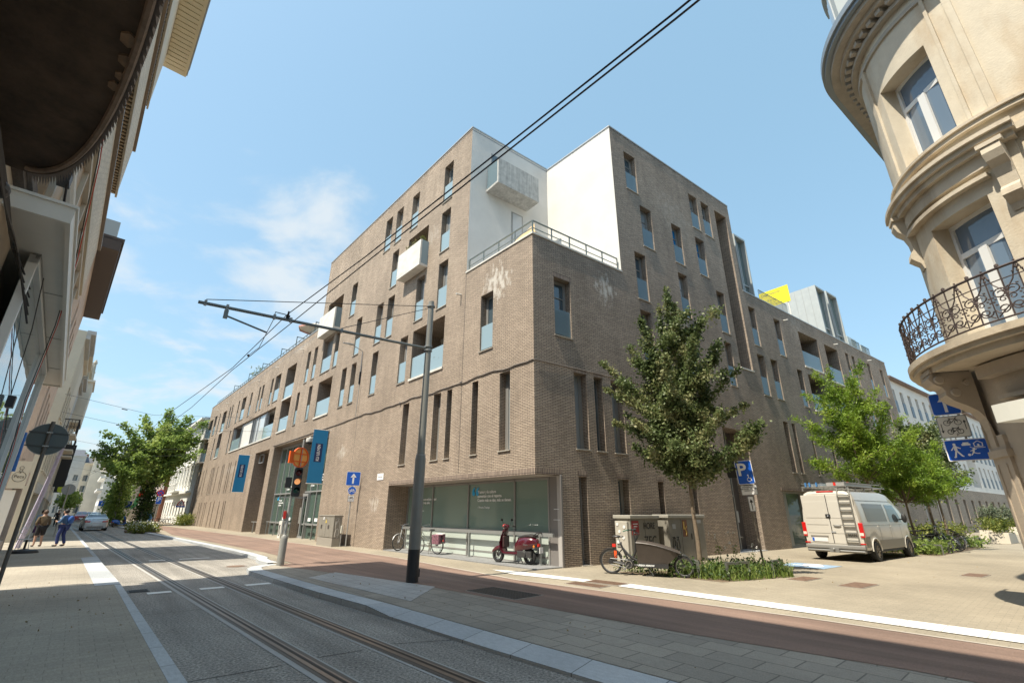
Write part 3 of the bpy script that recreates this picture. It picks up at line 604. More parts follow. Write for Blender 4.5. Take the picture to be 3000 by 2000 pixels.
# zinc and glass dormers on the side wing
def cube(a, b, z1, y0, y1, fr=.14):
    m = MB(GB); m.box(a, y0+.4, 13.9, b, y1, z1); m.box(a, y0, z1-.14, b, y0+.4, z1); m.box(a, y0, 13.9, a+.09, y0+.4, z1-.14)
    m.box(b-.09, y0, 13.9, b, y0+.4, z1-.14)
    dm = m.build('roof_dormer', ZINC, BLD)
    g = MB(GB); g.box(a+.09, y0+.3, 14, b-.09, y0+.34, z1-.16); g.build('pane', glassmat('dormer_glass', (.10, .14, .14), .03) if 'dormer_glass' not in MATS else MATS['dormer_glass'], dm)
    f = MB(GB); f.box((a+b)/2-.03, y0+.22, 14, (a+b)/2+.03, y0+.3, z1-.14); f.box(a+.09, y0+.22, 15.6, b-.09, y0+.3, 15.68); f.build('frame', ALUL, dm)
    s_ = MB(GB)
    yy = y0+.5
    while yy < y1: s_.box(a-.006, yy, 13.9, a+.002, yy+.02, z1-.02); yy += .55
    s_.build('standing_seam', ALU, dm)
cube(17.7, 19.1, 19.15, .5, 3.2); cube(29.95, 31.75, 19.1, .5, 7.5); cube(32.3, 34.4, 19.3, .55, 6.5)
m = MB(GB); m.box(34.4, .5, 14, 36.2, .56, 15.7); m.box(37.2, .5, 14, 38.4, .56, 15.5); m.box(36.2, .5, 14, 36.26, 2.5, 15.7); m.box(38.4, .5, 14, 38.46, 2.5, 15.5); m.split('terrace_screen', mat('frosted_screen', (.48, .53, .52), .4), BLD)
rail(GB, 19.3, 23.2, .35, 14.38, 1.0, 26, 0, .011); rail(GB, 34.5, 36.2, .3, 14.38, .95, 12, 0, .011); rail(GB, 36.6, 38.4, .3, 14.38, .9, 12, 0, .011)
# ================================================================== ground
def poly1(name, pts, z, mt, th=None, kind='structure', **k):
    m = MB(FR1)
    if th: m.prism(pts, z-th, z)
    else: m.face([(a, b, z) for a, b in pts])
    return m.build(name, mt, None, kind=kind, **k)
gm = mat('bare_ground', (.20, .185, .165), .95, var=.15, vscale=.2)
m = MB(); m.quad((-900, -900, -.16), (900, -900, -.16), (900, 900, -.16), (-900, 900, -.16)); m.build('ground', gm, kind='structure')
def gritmat(name, c1, c2, sc, rough=.9, bump=.35, big=.14):
    m = mat(name, c1, rough, bump=bump, bscale=sc); t = m.node_tree; n = t.nodes; l = t.links
    tc = n.new('ShaderNodeTexCoord'); ns = n.new('ShaderNodeTexNoise'); ns.inputs['Scale'].default_value = sc; ns.inputs['Detail'].default_value = 4; ns.inputs['Roughness'].default_value = .8; l.new(tc.outputs['Object'], ns.inputs['Vector'])
    cr = n.new('ShaderNodeValToRGB'); cr.color_ramp.elements[0].position = .36; cr.color_ramp.elements[0].color = (*c1, 1); cr.color_ramp.elements[1].position = .66; cr.color_ramp.elements[1].color = (*c2, 1); l.new(ns.outputs[0], cr.inputs[0])
    nb = n.new('ShaderNodeTexNoise'); nb.inputs['Scale'].default_value = .45; nb.inputs['Detail'].default_value = 8; l.new(tc.outputs['Object'], nb.inputs['Vector'])
    mr = n.new('ShaderNodeMapRange'); mr.inputs[1].default_value = .3; mr.inputs[2].default_value = .7; mr.inputs[3].default_value = 1-big; mr.inputs[4].default_value = 1+big; l.new(nb.outputs[0], mr.inputs[0])
    mu = n.new('ShaderNodeMix'); mu.data_type = 'RGBA'; mu.blend_type = 'MULTIPLY'; mu.inputs[0].default_value = 1; l.new(cr.outputs[0], mu.inputs[6]); l.new(mr.outputs[0], mu.inputs[7])
    mp = n.new('ShaderNodeMapping'); mp.inputs['Scale'].default_value = (.10, 2.0, 1); l.new(tc.outputs['UV'], mp.inputs[0]); nw = n.new('ShaderNodeTexNoise'); nw.inputs['Scale'].default_value = 1.5; nw.inputs['Detail'].default_value = 5; l.new(mp.outputs[0], nw.inputs['Vector'])
    mw = n.new('ShaderNodeMapRange'); mw.inputs[1].default_value = .35; mw.inputs[2].default_value = .65; mw.inputs[3].default_value = .80; mw.inputs[4].default_value = 1.12; l.new(nw.outputs[0], mw.inputs[0])
    m4 = n.new('ShaderNodeMix'); m4.data_type = 'RGBA'; m4.blend_type = 'MULTIPLY'; m4.inputs[0].default_value = 1; l.new(mu.outputs[2], m4.inputs[6]); l.new(mw.outputs[0], m4.inputs[7]); l.new(m4.outputs[2], n['Principled BSDF'].inputs['Base Color'])
    return m
ASPH = gritmat('washed_asphalt', (.085, .08, .073), (.50, .46, .405), 30, big=.2)
poly1('road', [(-40, 5), (150, 5), (150, 12.5), (-40, 12.5)], -.1, ASPH)
PAVL = brickmat('grey_brown_pavers', (.365, .325, .262), (.33, .295, .24), (.27, .24, .195), bw=.30, bh=.15, mortar=.006, big=.2, bump=.25, speck=.2, swap=1)
PAVR = brickmat('beige_pavers', (.315, .272, .205), (.28, .243, .184), (.225, .195, .15), bw=.22, bh=.11, mortar=.006, big=.18, bump=.2, speck=.22)
PAVI = brickmat('grey_slab_pavers', (.335, .30, .25), (.27, .243, .205), (.15, .135, .115), bw=.60, bh=.40, mortar=.010, big=.18, bump=.3, speck=.22)
RED = gritmat('red_brown_asphalt', (.165, .108, .082), (.27, .182, .142), 70, big=.16)
KERB = brickmat('bluestone_kerb', (.47, .49, .50), (.40, .42, .435), (.16, .16, .16), bw=1.0, bh=3, mortar=.008, off=0, big=.15, bump=.15, speck=.1)
WPAINT = mat('worn_white_paint', (.78, .77, .73), .7, var=.06, vscale=14, bump=.1)
poly1('left_pavement', [(-40, 9.78), (4.25, 9.84), (4.3, 10.2), (13.5, 10.38), (14, 10.02), (56, 10.95), (150, 14), (150, 22), (-40, 22)], 0, PAVL, .12)
# left kerb strips (flush stones)
poly1('left_kerb', [(-40, 9.52), (4.25, 9.72), (4.25, 9.84), (-40, 9.78)], .002, KERB, .11)
poly1('left_kerb', [(4.3, 9.72), (10.9, 9.86), (14, 9.9), (13.5, 10.38), (4.3, 10.2)], .004, KERB, .11)
poly1('left_kerb', [(14.02, 9.9), (56, 10.78), (150, 13.8), (150, 14), (56, 10.95), (14.02, 10.02)], .002, KERB, .11)
# the right-hand side: one raised sheet round the corner
edge = [(-40, 5.85), (-12, 5.82), (-8, 5.84), (-5.6, 5.95), (-2, 6.03), (.15, 6.16), (3.1, 6.24), (5.3, 6.28), (6.05, 6.2), (6.5, 5.95), (6.62, 5.6), (6.7, 5.1), (7.6, 5.1), (8.2, 5.25), (9.0, 5.15), (9.7, 4.95), (12.2, 4.85), (18.4, 5.0), (33, 5.65), (42, 6.1), (60, 6.6), (150, 9)]
poly1('pavement', edge + [(150, -75), (-75, -75), (-75, 5.9)], 0, PAVR, .12)
poly1('grey_slab_paving', [(-40, 5.84), (-12, 5.81), (-8, 5.83), (-5.6, 5.94), (-2, 6.02), (.15, 6.15), (3.1, 6.23), (5.3, 6.27), (6.05, 6.15), (6.4, 5.9), (6.2, 5.62), (0, 4.35), (-3.5, 4.12), (-6.9, 3.88), (-9.6, 3.5), (-40, 3.3)], .004, PAVI)
m = MB(FR1); m.prism([(-.9, 4.2), (3.3, 4.9), (2.6, 5.9), (-2.2, 5.6)], .003, .009); m.build('pale_slab_patch', brickmat('pale_slabs', (.44, .43, .41), (.38, .37, .355), (.25, .24, .22), bw=.3, bh=.3, mortar=.008, big=.1, speck=.1), kind='structure')
poly1('cycle_path', [(-40, 3.28), (-9.6, 3.48), (-6.9, 3.86), (-3.5, 4.10), (0, 4.33), (6.2, 5.6), (6.6, 5.5), (6.75, 5.0), (7.6, 5.0), (8.8, 4.7), (9.9, 4.5), (12.2, 4.45), (18.4, 4.6), (33, 5.2), (42, 4.6), (60, 4.9), (60, 2.9), (42, 2.2), (26, 1.5), (14, 1.35), (6, 1.35), (-1.4, 1.95), (-5, 1.6), (-7.9, 1.35), (-40, 1.2)], .005, RED)
m = MB(FR1)
def stripe(m, pts, w, z):
    for (a, b), (c, d) in zip(pts, pts[1:]):
        v = Vector((c-a, d-b)).normalized(); n = Vector((-v.y, v.x))*w/2
        m.face([(a+n.x, b+n.y, z), (c+n.x, d+n.y, z), (c-n.x, d-n.y, z), (a-n.x, b-n.y, z)])
stripe(m, [(-40, 1.17), (-7.9, 1.31), (-5, 1.56), (-1.4, 1.91), (6, 1.31), (14, 1.31), (26, 1.46), (42, 2.16)], .07, .010)
stripe(m, [(-1.4, 1.95), (6.0, 1.38)], .03, .0105)
m.build('path_edging', mat('pale_edging_stone', (.42, .37, .31), .8, var=.1), kind='structure')
WTILE = brickmat('white_tiles', (.76, .74, .69), (.71, .69, .645), (.45, .42, .37), bw=.5, bh=3, mortar=.012, off=0, big=.03, bump=.1)
m = MB(FR1); m.face([(.95, .98, .012), (-.33, 1.25, .012), (-2.62, .88, .012), (-2.55, .45, .012), (.33, .71, .012)]); m.face([(-3.6, .80, .012), (-12, .87, .012), (-40, .9, .012), (-40, .3, .012), (-12, .20, .012), (-3.6, .28, .012)])
m.build('white_guide_line', WTILE, kind='structure')
# kerb stones on the right, the near one sloping to a dropped kerb
def kerb(pts, w, z, name='kerb', th=.13):
    m = MB(FR1); P = [Vector(q) for q in pts]; L = 0
    nr = []
    for i, q in enumerate(P):
        d = (P[min(i+1, len(P)-1)] - P[max(i-1, 0)]).normalized(); nr.append(Vector((-d.y, d.x)))
    sg = 1
    for i in range(len(P)-1):
        a, b = P[i], P[i+1]; c, d = b+nr[i+1]*w, a+nr[i]*w; l2 = L+(b-a).length
        za = z[i] if isinstance(z, list) else z; zb = z[i+1] if isinstance(z, list) else z
        zi = .004
        m.face([(a.x, a.y, .004), (b.x, b.y, .004), (c.x, c.y, zb), (d.x, d.y, za)], uv=[(L, 0), (l2, 0), (l2, .4), (L, .4)])
        m.face([(d.x, d.y, za), (c.x, c.y, zb), (c.x, c.y, -.12), (d.x, d.y, -.12)], uv=[(L, 0), (l2, 0), (l2, .1), (L, .1)])
        L = l2
    return m.build(name, KERB, kind='structure')
ke = [(-40, 5.86), (-12, 5.83), (-8, 5.85), (-5.6, 5.96), (-4.2, 5.99), (-2.9, 6.02), (-2, 6.04), (.15, 6.17), (3.1, 6.25), (5.3, 6.29), (5.85, 6.2), (6.25, 6.0), (6.45, 5.75), (6.5, 5.5)]
kerb(ke, .40, [-.06, -.06, -.06, -.06, -.06, -.055, .004, .004, .004, .004, .004, .004, .004, .004])
kerb([(7.3, 5.25), (8.2, 5.27), (9.0, 5.17), (9.7, 4.97), (12.2, 4.87), (18.4, 5.02), (33, 5.67), (42, 6.12), (60, 6.62)], .38, .004)
# tram rails: steel, groove, concrete collar
def rline(o0, a, b): return [(s, o0 + .0305*s + (.00035*(s-40)**2 if s > 40 else 0)) for s in [a + (b-a)*k/40 for k in range(41)]]
RS = mat('worn_rail_steel', (.21, .19, .175), .38, .75, var=.25, vscale=9)
for nm, o0 in (('tram_rail', 7.47), ('tram_rail', 8.50)):
    m = MB(FR1); ln = rline(o0, -30, 130)
    stripe(m, ln, .25, -.094); m.build(nm, mat('rail_bitumen', (.105, .09, .075), .6, var=.15), kind='structure')
    m = MB(FR1); stripe(m, [(a, b+.042) for a, b in ln], .058, -.089); stripe(m, [(a, b-.05) for a, b in ln], .028, -.089); m.build(nm, RS, kind='structure')
    m = MB(FR1); stripe(m, [(a, b-.017) for a, b in ln], .03, -.0885); m.build('rail_groove', BLACK, kind='structure')
    m = MB(FR1); stripe(m, [(a, b+.165) for a, b in ln], .075 if o0 > 8 else .04, -.0955); stripe(m, [(a, b-.14) for a, b in ln], .03, -.0955); m.build('rail_collar', mat('rail_collar_concrete', (.40, .39, .37), .85, var=.12, vscale=5), kind='structure')
m = MB(FR1)
for a, b in ((9.3, 8.85), (8.28, 7.78), (7.3, 6.72)): m.box(2.87, b, -.097, 3.13, a, -.0935)
for a, b in ((8.45, 7.95), (7.5, 6.5)): m.box(11.9, b, -.097, 12.1, a, -.0935)
m.build('stop_line', WPAINT, kind='structure')
m = MB(FR1)
stripe(m, [(-7.5, 9.3), (-7.5, 8.9)], .01, -.096)
for s_ in (-8.6, -4.4, 0.2, 5.5, 10.5, 16):
    stripe(m, [(s_, 9.6), (s_-.05, 8.65)], .016, -.0958); stripe(m, [(s_, 8.25), (s_-.05, 7.6)], .016, -.0958); stripe(m, [(s_, 7.2), (s_-.4, 6.35)], .016, -.0958)
m.build('road_joint', mat('joint_tar', (.05, .048, .045), .8), kind='structure')
# drain covers and manholes: each its own thing
GRM = mat('rusty_cast_iron', (.20, .125, .085), .7, .3, var=.3, vscale=8)
GRD = mat('dark_cast_iron', (.085, .08, .075), .6, .5, var=.25, vscale=8)
def cover(label, s, o, w, h, rot, mt=GRM, z=.006, cat='manhole cover', name='manhole_cover', ribs=8, group=None):
    M = FR1 @ place((s, o, z), R(rot)); t = thing(name, label, cat, M, group)
    a = MB(); a.box(-w/2, -h/2, -.01, w/2, h/2, .004); a.build('frame', mat('cover_frame', (.27, .24, .21), .7), t)
    a = MB(); n = ribs; wi = w-.06; hi = h-.06
    for i in range(n):
        for j in range(max(3, int(n*h/w))):
            k = max(3, int(n*h/w)); x0 = -wi/2+wi*i/n; y0 = -hi/2+hi*j/k
            a.box(x0+.008, y0+.008, .004, x0+wi/n-.008, y0+hi/k-.008, .012)
    a.build('cover_plate', mt, t); return t
cover('dark ribbed grate in the paving between the tram mast and the cycle path', -2.6, 3.55, 1.6, .85, 3, GRD, ribs=18)
cover('rusty rectangular cover filling the gap in the white line', -3.08, .58, 1.0, .5, 4, ribs=14, z=.014)
cover('rusty rectangular cover beside the cycle path, next to the gap in the white line', -2.98, 1.2, 1.05, .46, 4, ribs=14)
def cover2(label, x, y, w, h): 
    t = thing('manhole_cover', label, 'manhole cover', place((x, y, .006), ROT2)); a = MB(); a.box(-w/2, -h/2, -.01, w/2, h/2, .004); a.build('frame', MATS['cover_frame'], t)
    a = MB()
    for i in range(9): a.box(-w/2+.03+i*(w-.06)/9, -h/2+.03, .004, -w/2+.02+(i+1)*(w-.06)/9, h/2-.03, .01)
    a.build('cover_plate', GRM, t)
cover2('brown manhole cover in the middle of the beige square', 8.55, 12.8, 1.1, .55)
cover2('brown manhole cover on the beige square, farthest to the right', 13.4, 14.9, 1.0, .5)
cover2('brown manhole cover at the right tip of the planting bed', 7.9, 13.95, 1.0, .5)
def disc(label, s, o, z, mt, r=.33):
    t = thing('manhole_cover', label, 'manhole cover', FR1 @ place((s, o, z))); a = MB(); a.lathe((0, 0, 0), [(0, .004), (r, .004), (r, -.01)], 24); a.build('frame', MATS['cover_frame'], t)
    a = MB(); a.lathe((0, 0, 0), [(0, .008), (r-.05, .008), (r-.05, .003)], 24); a.build('cover_plate', mt, t)
disc('round iron manhole cover in the road before the traffic light', 7.9, 6.15+.3, -.095, GRM)
t = thing('gully_grate', 'dark gully grate in the road beside the left kerb', 'drain', FR1 @ place((3.55, 9.42, -.094))); a = MB(); a.box(-.22, -.2, -.01, .22, .2, .003); a.build('frame', GRD, t)
a = MB(); [a.box(-.19+.055*i, -.17, .003, -.16+.055*i, .17, .01) for i in range(7)]; a.build('grate_bars', BLACK, t)
# blue disabled bay marking
m = MB(); q0 = Vector((9.45, 17.3, .008)); BLP = mat('worn_blue_paint', (.24, .34, .46), .8, var=.2, vscale=6)
t = thing('bay_marking', 'faded blue square painted on the paving of the disabled bay', 'road marking', place((10.05, 17.35, .006), ROT2)); m.box(-.75, -.75, 0, .75, .75, .002); m.build('blue_square', BLP, t)
m = MB(); m.torus((0, -.15, .004), .28, .035, 'z', 20, 4); m.box(-.04, 0, .002, .04, .5, .006); m.box(-.04, .1, .002, .3, .18, .006); m.build('wheelchair_symbol', WPAINT, t)
# ================================================================== other buildings
def skin(name, G, region, opens, mt, par, fine=None):
    xs = sorted({round(v, 3) for r in region for v in r[:2]} | {round(v, 3) for r in opens for v in r[:2]} | set(fine or []))
    zs = sorted({round(v, 3) for r in region for v in r[2:4]} | {round(v, 3) for r in opens for v in r[2:4]})
    mb = MB(G)
    for i in range(len(xs)-1):
        cx = (xs[i]+xs[i+1])/2; run = None
        for j in range(len(zs)-1):
            cz = (zs[j]+zs[j+1])/2
            ins = any(a < cx < b and c < cz < d for a, b, c, d in region) and not any(o[0] < cx < o[1] and o[2] < cz < o[3] for o in opens)
            if ins and run is None: run = zs[j]
            if (not ins or j == len(zs)-2) and run is not None:
                e = zs[j] if not ins else zs[j+1]; mb.quad((xs[i], 0, run), (xs[i+1], 0, run), (xs[i+1], 0, e), (xs[i], 0, e)); run = None
    for o in opens:
        a, b, c, d, dp = o[:5]
        mb.quad((a, 0, c), (a, 0, d), (a, dp, d), (a, dp, c)); mb.quad((b, 0, c), (b, dp, c), (b, dp, d), (b, 0, d))
        cuts = [a]+[x for x in xs if a < x < b]+[b]
        for p0, p1 in zip(cuts, cuts[1:]):
            mb.quad((p0, 0, d), (p1, 0, d), (p1, dp, d), (p0, dp, d)); mb.quad((p0, 0, c), (p0, dp, c), (p1, dp, c), (p1, 0, c))
    return mb.build(name, mt, par)
FRW = mat('white_window_frame', (.72, .72, .70), .5)
SLATE = mat('slate_roof', (.10, .105, .12), .6, var=.15, vscale=2)
def simple_window(G, a, b, c, d, par, frame=FRW, glass=None, dp=.14, sill=None, panel=None, name='window', lod=0):
    f = MB(G); t = .06; f.box(a, dp-.04, c, a+t, dp, d); f.box(b-t, dp-.04, c, b, dp, d); f.box(a+t, dp-.04, d-t, b-t, dp, d); f.box(a+t, dp-.04, c, b-t, dp, c+t)
    m = (a+b)/2
    if not lod and b-a > .7: f.box(m-.03, dp-.045, c+t, m+.03, dp-.005, d-.5); f.box(a+t, dp-.045, d-.5, b-t, dp-.005, d-.44)
    w = f.build(name, frame, par)
    q = MB(G); q.quad((a+t, dp-.012, c+t), (b-t, dp-.012, c+t), (b-t, dp-.012, d-t), (a+t, dp-.012, d-t)); q.build('pane', glass or GLASS, w)
    if sill: s_ = MB(G); s_.box(a-.06, -.07, c-.09, b+.06, dp-.05, c+.002); s_.build('sill', sill, w)
    if panel: s_ = MB(G); s_.box(a+.02, -.03, c, b-.02, -.005, c+1.05); s_.build('balustrade', panel, w)
    return w
def house(label, F, G, x0, x1, z1, rows, n, wm, name='town_house', cat='house', depth=9, corn=.35, cm=None, ground='shop', roof=None, group=None, sill=None, panel=None, wfr=.5, frame=FRW, extra=0, lod=0, glass=None, endl=True):
    """F frame of the thing; G facade plane inside it (x along, y inward, z up)"""
    T = thing(name, label, cat, F, group)
    w = (x1-x0)/n; op = []
    for (c, d) in rows:
        for i in range(n): m = x0+w*(i+.5); op.append((m-w*wfr/2, m+w*wfr/2, c, d, .2))
    gop = []
    if ground == 'shop': gop = [(x0+.35, x1-1.5, .45, rows[0][0]-1.35, .25), (x1-1.3, x1-.35, 0.0, rows[0][0]-1.35, .25)]
    elif ground == 'win': gop = [(x0+w*(i+.5)-w*wfr/2, x0+w*(i+.5)+w*wfr/2, .9, 2.9, .2) for i in range(n)]
    skin('wall', G, [(x0, x1, -.15, z1)], op+gop, wm, T)
    for o in op: simple_window(G, *o[:4], T, frame, glass, .2, sill, panel, lod=lod)
    for o in gop: simple_window(G, *o[:4], T, ALU, GLASS, .25, None, name='shop_window' if ground == 'shop' and o[2] > 0 else ('door' if o[2] == 0 else 'window'))
    b = MB(G); b.box(x0, .0, -.15, x1, depth, z1, skip='ft'); b.quad((x0, 0, z1), (x1, 0, z1), (x1, depth, z1), (x0, depth, z1)); b.build('side_wall', wm, T)
    if corn: c = MB(G); c.box(x0-.03, -corn, z1-.18, x1+.03, .02, z1+.06); c.box(x0, -corn*.5, z1-.5, x1, .01, z1-.18); c.build('cornice', cm or wm, T)
    if roof:
        r = MB(G); r.extr([(0.1, z1+.05), (depth, z1+.05), (depth*.55, z1+roof), (depth*.4, z1+roof)], x0, x1, 'x'); r.build('roof', SLATE, T)
        c = MB(G); c.box(x1-1.3, depth*.45, z1, x1-.7, depth*.5+.6, z1+roof+1.0); c.build('chimney', mat('chimney_brick', (.30, .16, .11), .9, var=.2), T)
    if ground == 'shop': f = MB(G); f.box(x0+.2, -.08, rows[0][0]-1.3, x1-.2, .0, rows[0][0]-.75); f.build('fascia', cm or wm, T)
    return T
def rnd(name, c, v=.08): return mat(name, c, .85, var=v, vscale=.8, bump=.06, bscale=30)
CREAMP = rnd('cream_plaster', (.64, .585, .48)); WHP = rnd('white_plaster', (.76, .75, .71), .04); GRP = rnd('grey_plaster', (.45, .45, .43)); YEP = rnd('yellow_plaster', (.56, .51, .40))
TAU = rnd('taupe_plaster', (.56, .45, .34), .18); PNK = rnd('pinkish_plaster', (.60, .475, .385), .16); BRK3 = rnd('red_brick_far', (.36, .17, .115), .12); LIM = rnd('limestone', (.48, .42, .33), .16)
# --- near left building with overhanging brick bands, slatted soffits and white canopy
FA = FR1 @ place((-11.26, 10.95, 0), R(1.2)); GAf = ID
A = thing('brick_building', 'pale brick building on the left with brown slatted soffits and a white shop canopy', 'building', FA)
PB = brickmat('pale_rough_brick', (.78, .70, .58), (.66, .59, .48), (.46, .41, .33), bw=.22, bh=.065, mortar=.01, big=.08, bump=.5)
m = MB(); m.box(-30, 1.3, -.12, 16.1, 12, 15.9); m.build('core_wall', TAU, A)
for i, (z0, z1) in enumerate(((7.1, 8.45), (10.26, 11.9))):
    m = MB(); m.box(-30, .87, z0+.05, 16.1, 1.3, z1); m.build('brick_band', PB, A)
    m = MB(); m.box(-30, .80, z1, 16.16, 1.31, z1+.07); m.build('ledge', mat('brown_metal_ledge', (.20, .145, .095), .5), A)
m = MB(); m.box(-30, .87, 13.65, 16.1, 1.3, 15.9); m.build('top_band', CREAMP, A)
BRS = mat('brown_slats', (.50, .36, .21), .55, var=.1, vscale=6); 
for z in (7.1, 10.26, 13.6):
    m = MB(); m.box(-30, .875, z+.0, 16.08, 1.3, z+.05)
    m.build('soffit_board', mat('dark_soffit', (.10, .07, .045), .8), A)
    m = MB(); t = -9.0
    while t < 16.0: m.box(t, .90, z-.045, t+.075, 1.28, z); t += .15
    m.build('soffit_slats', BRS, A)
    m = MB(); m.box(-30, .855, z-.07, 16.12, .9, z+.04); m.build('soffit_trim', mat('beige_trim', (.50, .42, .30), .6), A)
m = MB(); m.box(-30, .30, 15.85, 16.6, 1.2, 15.93); m.box(-30, .24, 15.85, 16.66, .3, 16.25); m.box(16.6, .3, 15.85, 16.66, 6, 16.25); m.build('eave', mat('cream_eave_boards', (.66, .58, .40), .6), A)
m = MB(); t = -9.0
while t < 16.5: m.box(t, .32, 15.82, t+.16, .86, 15.85); t += .2
m.build('eave_boards', MATS['cream_eave_boards'], A)
m = MB(); m.box(-30, .21, 15.95, 16.69, .24, 16.3); m.box(-30, .2, 16.25, 16.7, 7, 16.35); m.build('gutter', ALU, A)
# window bands and the storey over the shop
for z0, z1 in ((8.52, 10.2), (11.97, 13.5)):
    m = MB(); m.box(-30, 1.28, z0, 16.0, 1.299, z1); m.build('window_strip', GLASS, A)
    m = MB(); t = -9
    while t < 16: m.box(t, 1.24, z0, t+.08, 1.28, z1); t += 1.3
    m.build('window_frame', FRW, A)
m = MB(); m.box(7.0, .98, 4.53, 16.1, 1.3, 7.1); m.build('upper_front', mat('wooden_upper_front', (.42, .30, .19), .6, var=.15), A)
m = MB(); t = 7.1
while t < 16: m.box(t, .92, 4.55, t+.1, .98, 7.0); t += 1.15
m.box(7.0, .90, 6.9, 16.1, .98, 7.03); m.build('front_frame', mat('beige_front_frame', (.52, .46, .37), .6), A)
m = MB(); m.tube([(2.6, .80, 5.3), (7.6, .80, 5.3)], .06, 10); m.build('white_pipe', WHP, A)
cn = MB(); cn.box(5.9, .57, 4.33, 14.9, .61, 4.50); cn.box(5.9, .61, 4.33, 5.96, 1.3, 4.50); cn.box(14.84, .61, 4.33, 14.9, 1.3, 4.50); cn.box(5.96, .61, 4.36, 14.84, 1.3, 4.42); cn.box(5.88, .55, 4.50, 14.92, 1.3, 4.53)
cano = cn.build('canopy', mat('white_canopy_sheet', (.74, .72, .66), .55, var=.04), A)
m = MB()
for t in (8.3, 10.6, 13.0): m.box(t, .61, 4.352, t+.012, .85, 4.358)
m.box(7.0, .80, 4.30, 13.3, .84, 4.36); m.build('panel_joint', ALU, cano)
SG = glassmat('sky_painted_shop_glass', (.22, .28, .30), .01, 0, 2.0)  # pale tint paints in the bright sky reflection
m = MB(); m.box(7.05, .86, .5, 13.3, .90, 4.34); m.box(13.2, .9, .5, 13.24, 1.3, 4.34); sw = m.build('shop_window', SG, A)
m = MB()
for t, w_ in ((7.0, .08), (11.4, .09), (13.2, .10)): m.box(t, .81, .1, t+w_, .89, 4.34)
m.box(7.0, .80, 4.24, 13.3, .89, 4.34); m.box(7.0, .80, .4, 13.3, .89, .5); m.build('frame', FRW, sw)
m = MB(); m.box(-30, 1.05, -.12, 7.0, 1.3, 7.0); m.build('taupe_front', TAU, A)
m = MB(); m.box(7.0, .84, -.12, 13.3, 1.28, .42); m.build('plinth', STONE, A)
m = MB(); m.box(-9, .97, 4.60, 6.7, 1.05, 4.66); m.box(-9, .93, 4.66, 6.8, 1.05, 4.78); m.build('string_course', mat('dark_weathered_ledge', (.13, .10, .08), .9, var=.3, vscale=5, bump=.4), A)
# rounded decrepit balcony overhead, seen from straight below
el = lambda a, k=1: (2.0+3.2*k*math.cos(a), .87-.62*k*math.sin(a))
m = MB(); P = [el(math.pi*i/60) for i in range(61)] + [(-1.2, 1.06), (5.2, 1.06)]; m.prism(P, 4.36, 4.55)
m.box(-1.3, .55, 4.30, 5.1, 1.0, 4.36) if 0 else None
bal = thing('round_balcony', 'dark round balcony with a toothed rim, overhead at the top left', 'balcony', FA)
m.build('balcony_slab', mat('stained_shaded_underside', (.075, .052, .036), .95, var=.55, vscale=3.5, bump=.6, bscale=9), bal)  # stains, plus the shade under the slab painted in as a darker base
m = MB(); m.tube([(*el(math.pi*i/60, .97), 4.345) for i in range(61)], .022, 6); m.build('rim_rod', mat('rusty_rim', (.22, .16, .12), .8, var=.3, vscale=9), bal)
m = MB(); n_ = 110
for i in range(n_):
    a0, a1 = math.pi*i/n_, math.pi*(i+1)/n_; p0, p1, pm = el(a0, 1.0), el(a1, 1.0), el((a0+a1)/2, 1.055)
    m.face([(*p0, 4.37), (*p1, 4.37), (*pm, 4.35)]); m.face([(*p0, 4.39), (*pm, 4.37), (*p1, 4.39)])
m.tube([(*el(math.pi*i/60, 1.005), 4.45) for i in range(61)], .03, 6)
m.build('toothed_rim', mat('weathered_lead', (.24, .20, .175), .8, var=.25, vscale=9), bal)
m = MB()
for j in range(4):
    a = 1.0+.06*j; k0 = .90+.05*random.random(); x, y = el(a, k0); m.ball((x, y, 4.355), .03+.03*random.random(), 6, (1.6, 1.2, .5))
m.split('flaking_paint', mat('flaking_plaster', (.23, .155, .10), .95, var=.4), bal)
# cables, junction box, notice
t_ = thing('cable_bundle', 'bundle of black cables and a junction box hung along the left facade', 'cables', FA)
BLK = mat('black_cable', (.025, .025, .028), .5)
for j in range(5):
    m = MB(); pts = []
    for k in range(9): t = 3.2+.42*k; pts.append((t, 1.0-.02*j, 4.3-.05*j-.05*math.sin(t*2+j)))
    pts += [(7.2, .81-.02*j, 4.0-.1*j)]
    m.tube(pts, .009, 5); m.build('cable', BLK, t_)
m = MB(); m.ball((5.3, .98, 4.18), .085, 10, (1.4, .7, .8)); m.build('junction_box', BLK, t_)
m = MB(); m.box(6.5, .76, 5.1, 6.7, .87, 5.3); m.tube([(6.6, .8, 5.3), (6.3, .72, 5.5), (6.1, .8, 5.4)], .015, 5); m.tube([(6.6, .78, 5.1), (6.9, .75, 4.8), (6.5, .74, 4.6), (7.0, .76, 4.5)], .012, 5); m.build('junction_box', BLK, t_)
for col, y0, nm in ((BLK, .60, 'cable'), (mat('red_cable', (.55, .06, .04), .5), .58, 'red_cable')):
    m = MB(); m.tube([(3.5, y0, 5.6), (7.0, y0+.05, 5.75), (8.2, y0+.02, 4.9), (9.2, y0+.05, 4.2), (10.6, y0+.18, 3.3), (11.6, y0+.2, 2.6), (12.2, y0+.22, 1.5)], .006, 5); m.build(nm, col, t_)
m = MB(); m.tube([(7.6, .78, 4.3), (8.5, .8, 3.9), (9.2, .82, 3.0), (9.8, .8, 2.7)], .006, 5); m.box(9.1, .76, 2.95, 9.25, .84, 3.1); m.build('cable', BLK, t_)
n_ = thing('notice_board', 'white paper notice fixed on the brown wall at the left edge', 'notice', FA); m = MB(); m.box(5.0, 1.035, 3.2, 5.9, 1.048, 3.75); m.build('sheet', mat('notice_paper', (.60, .62, .64), .6), n_)
m = MB()
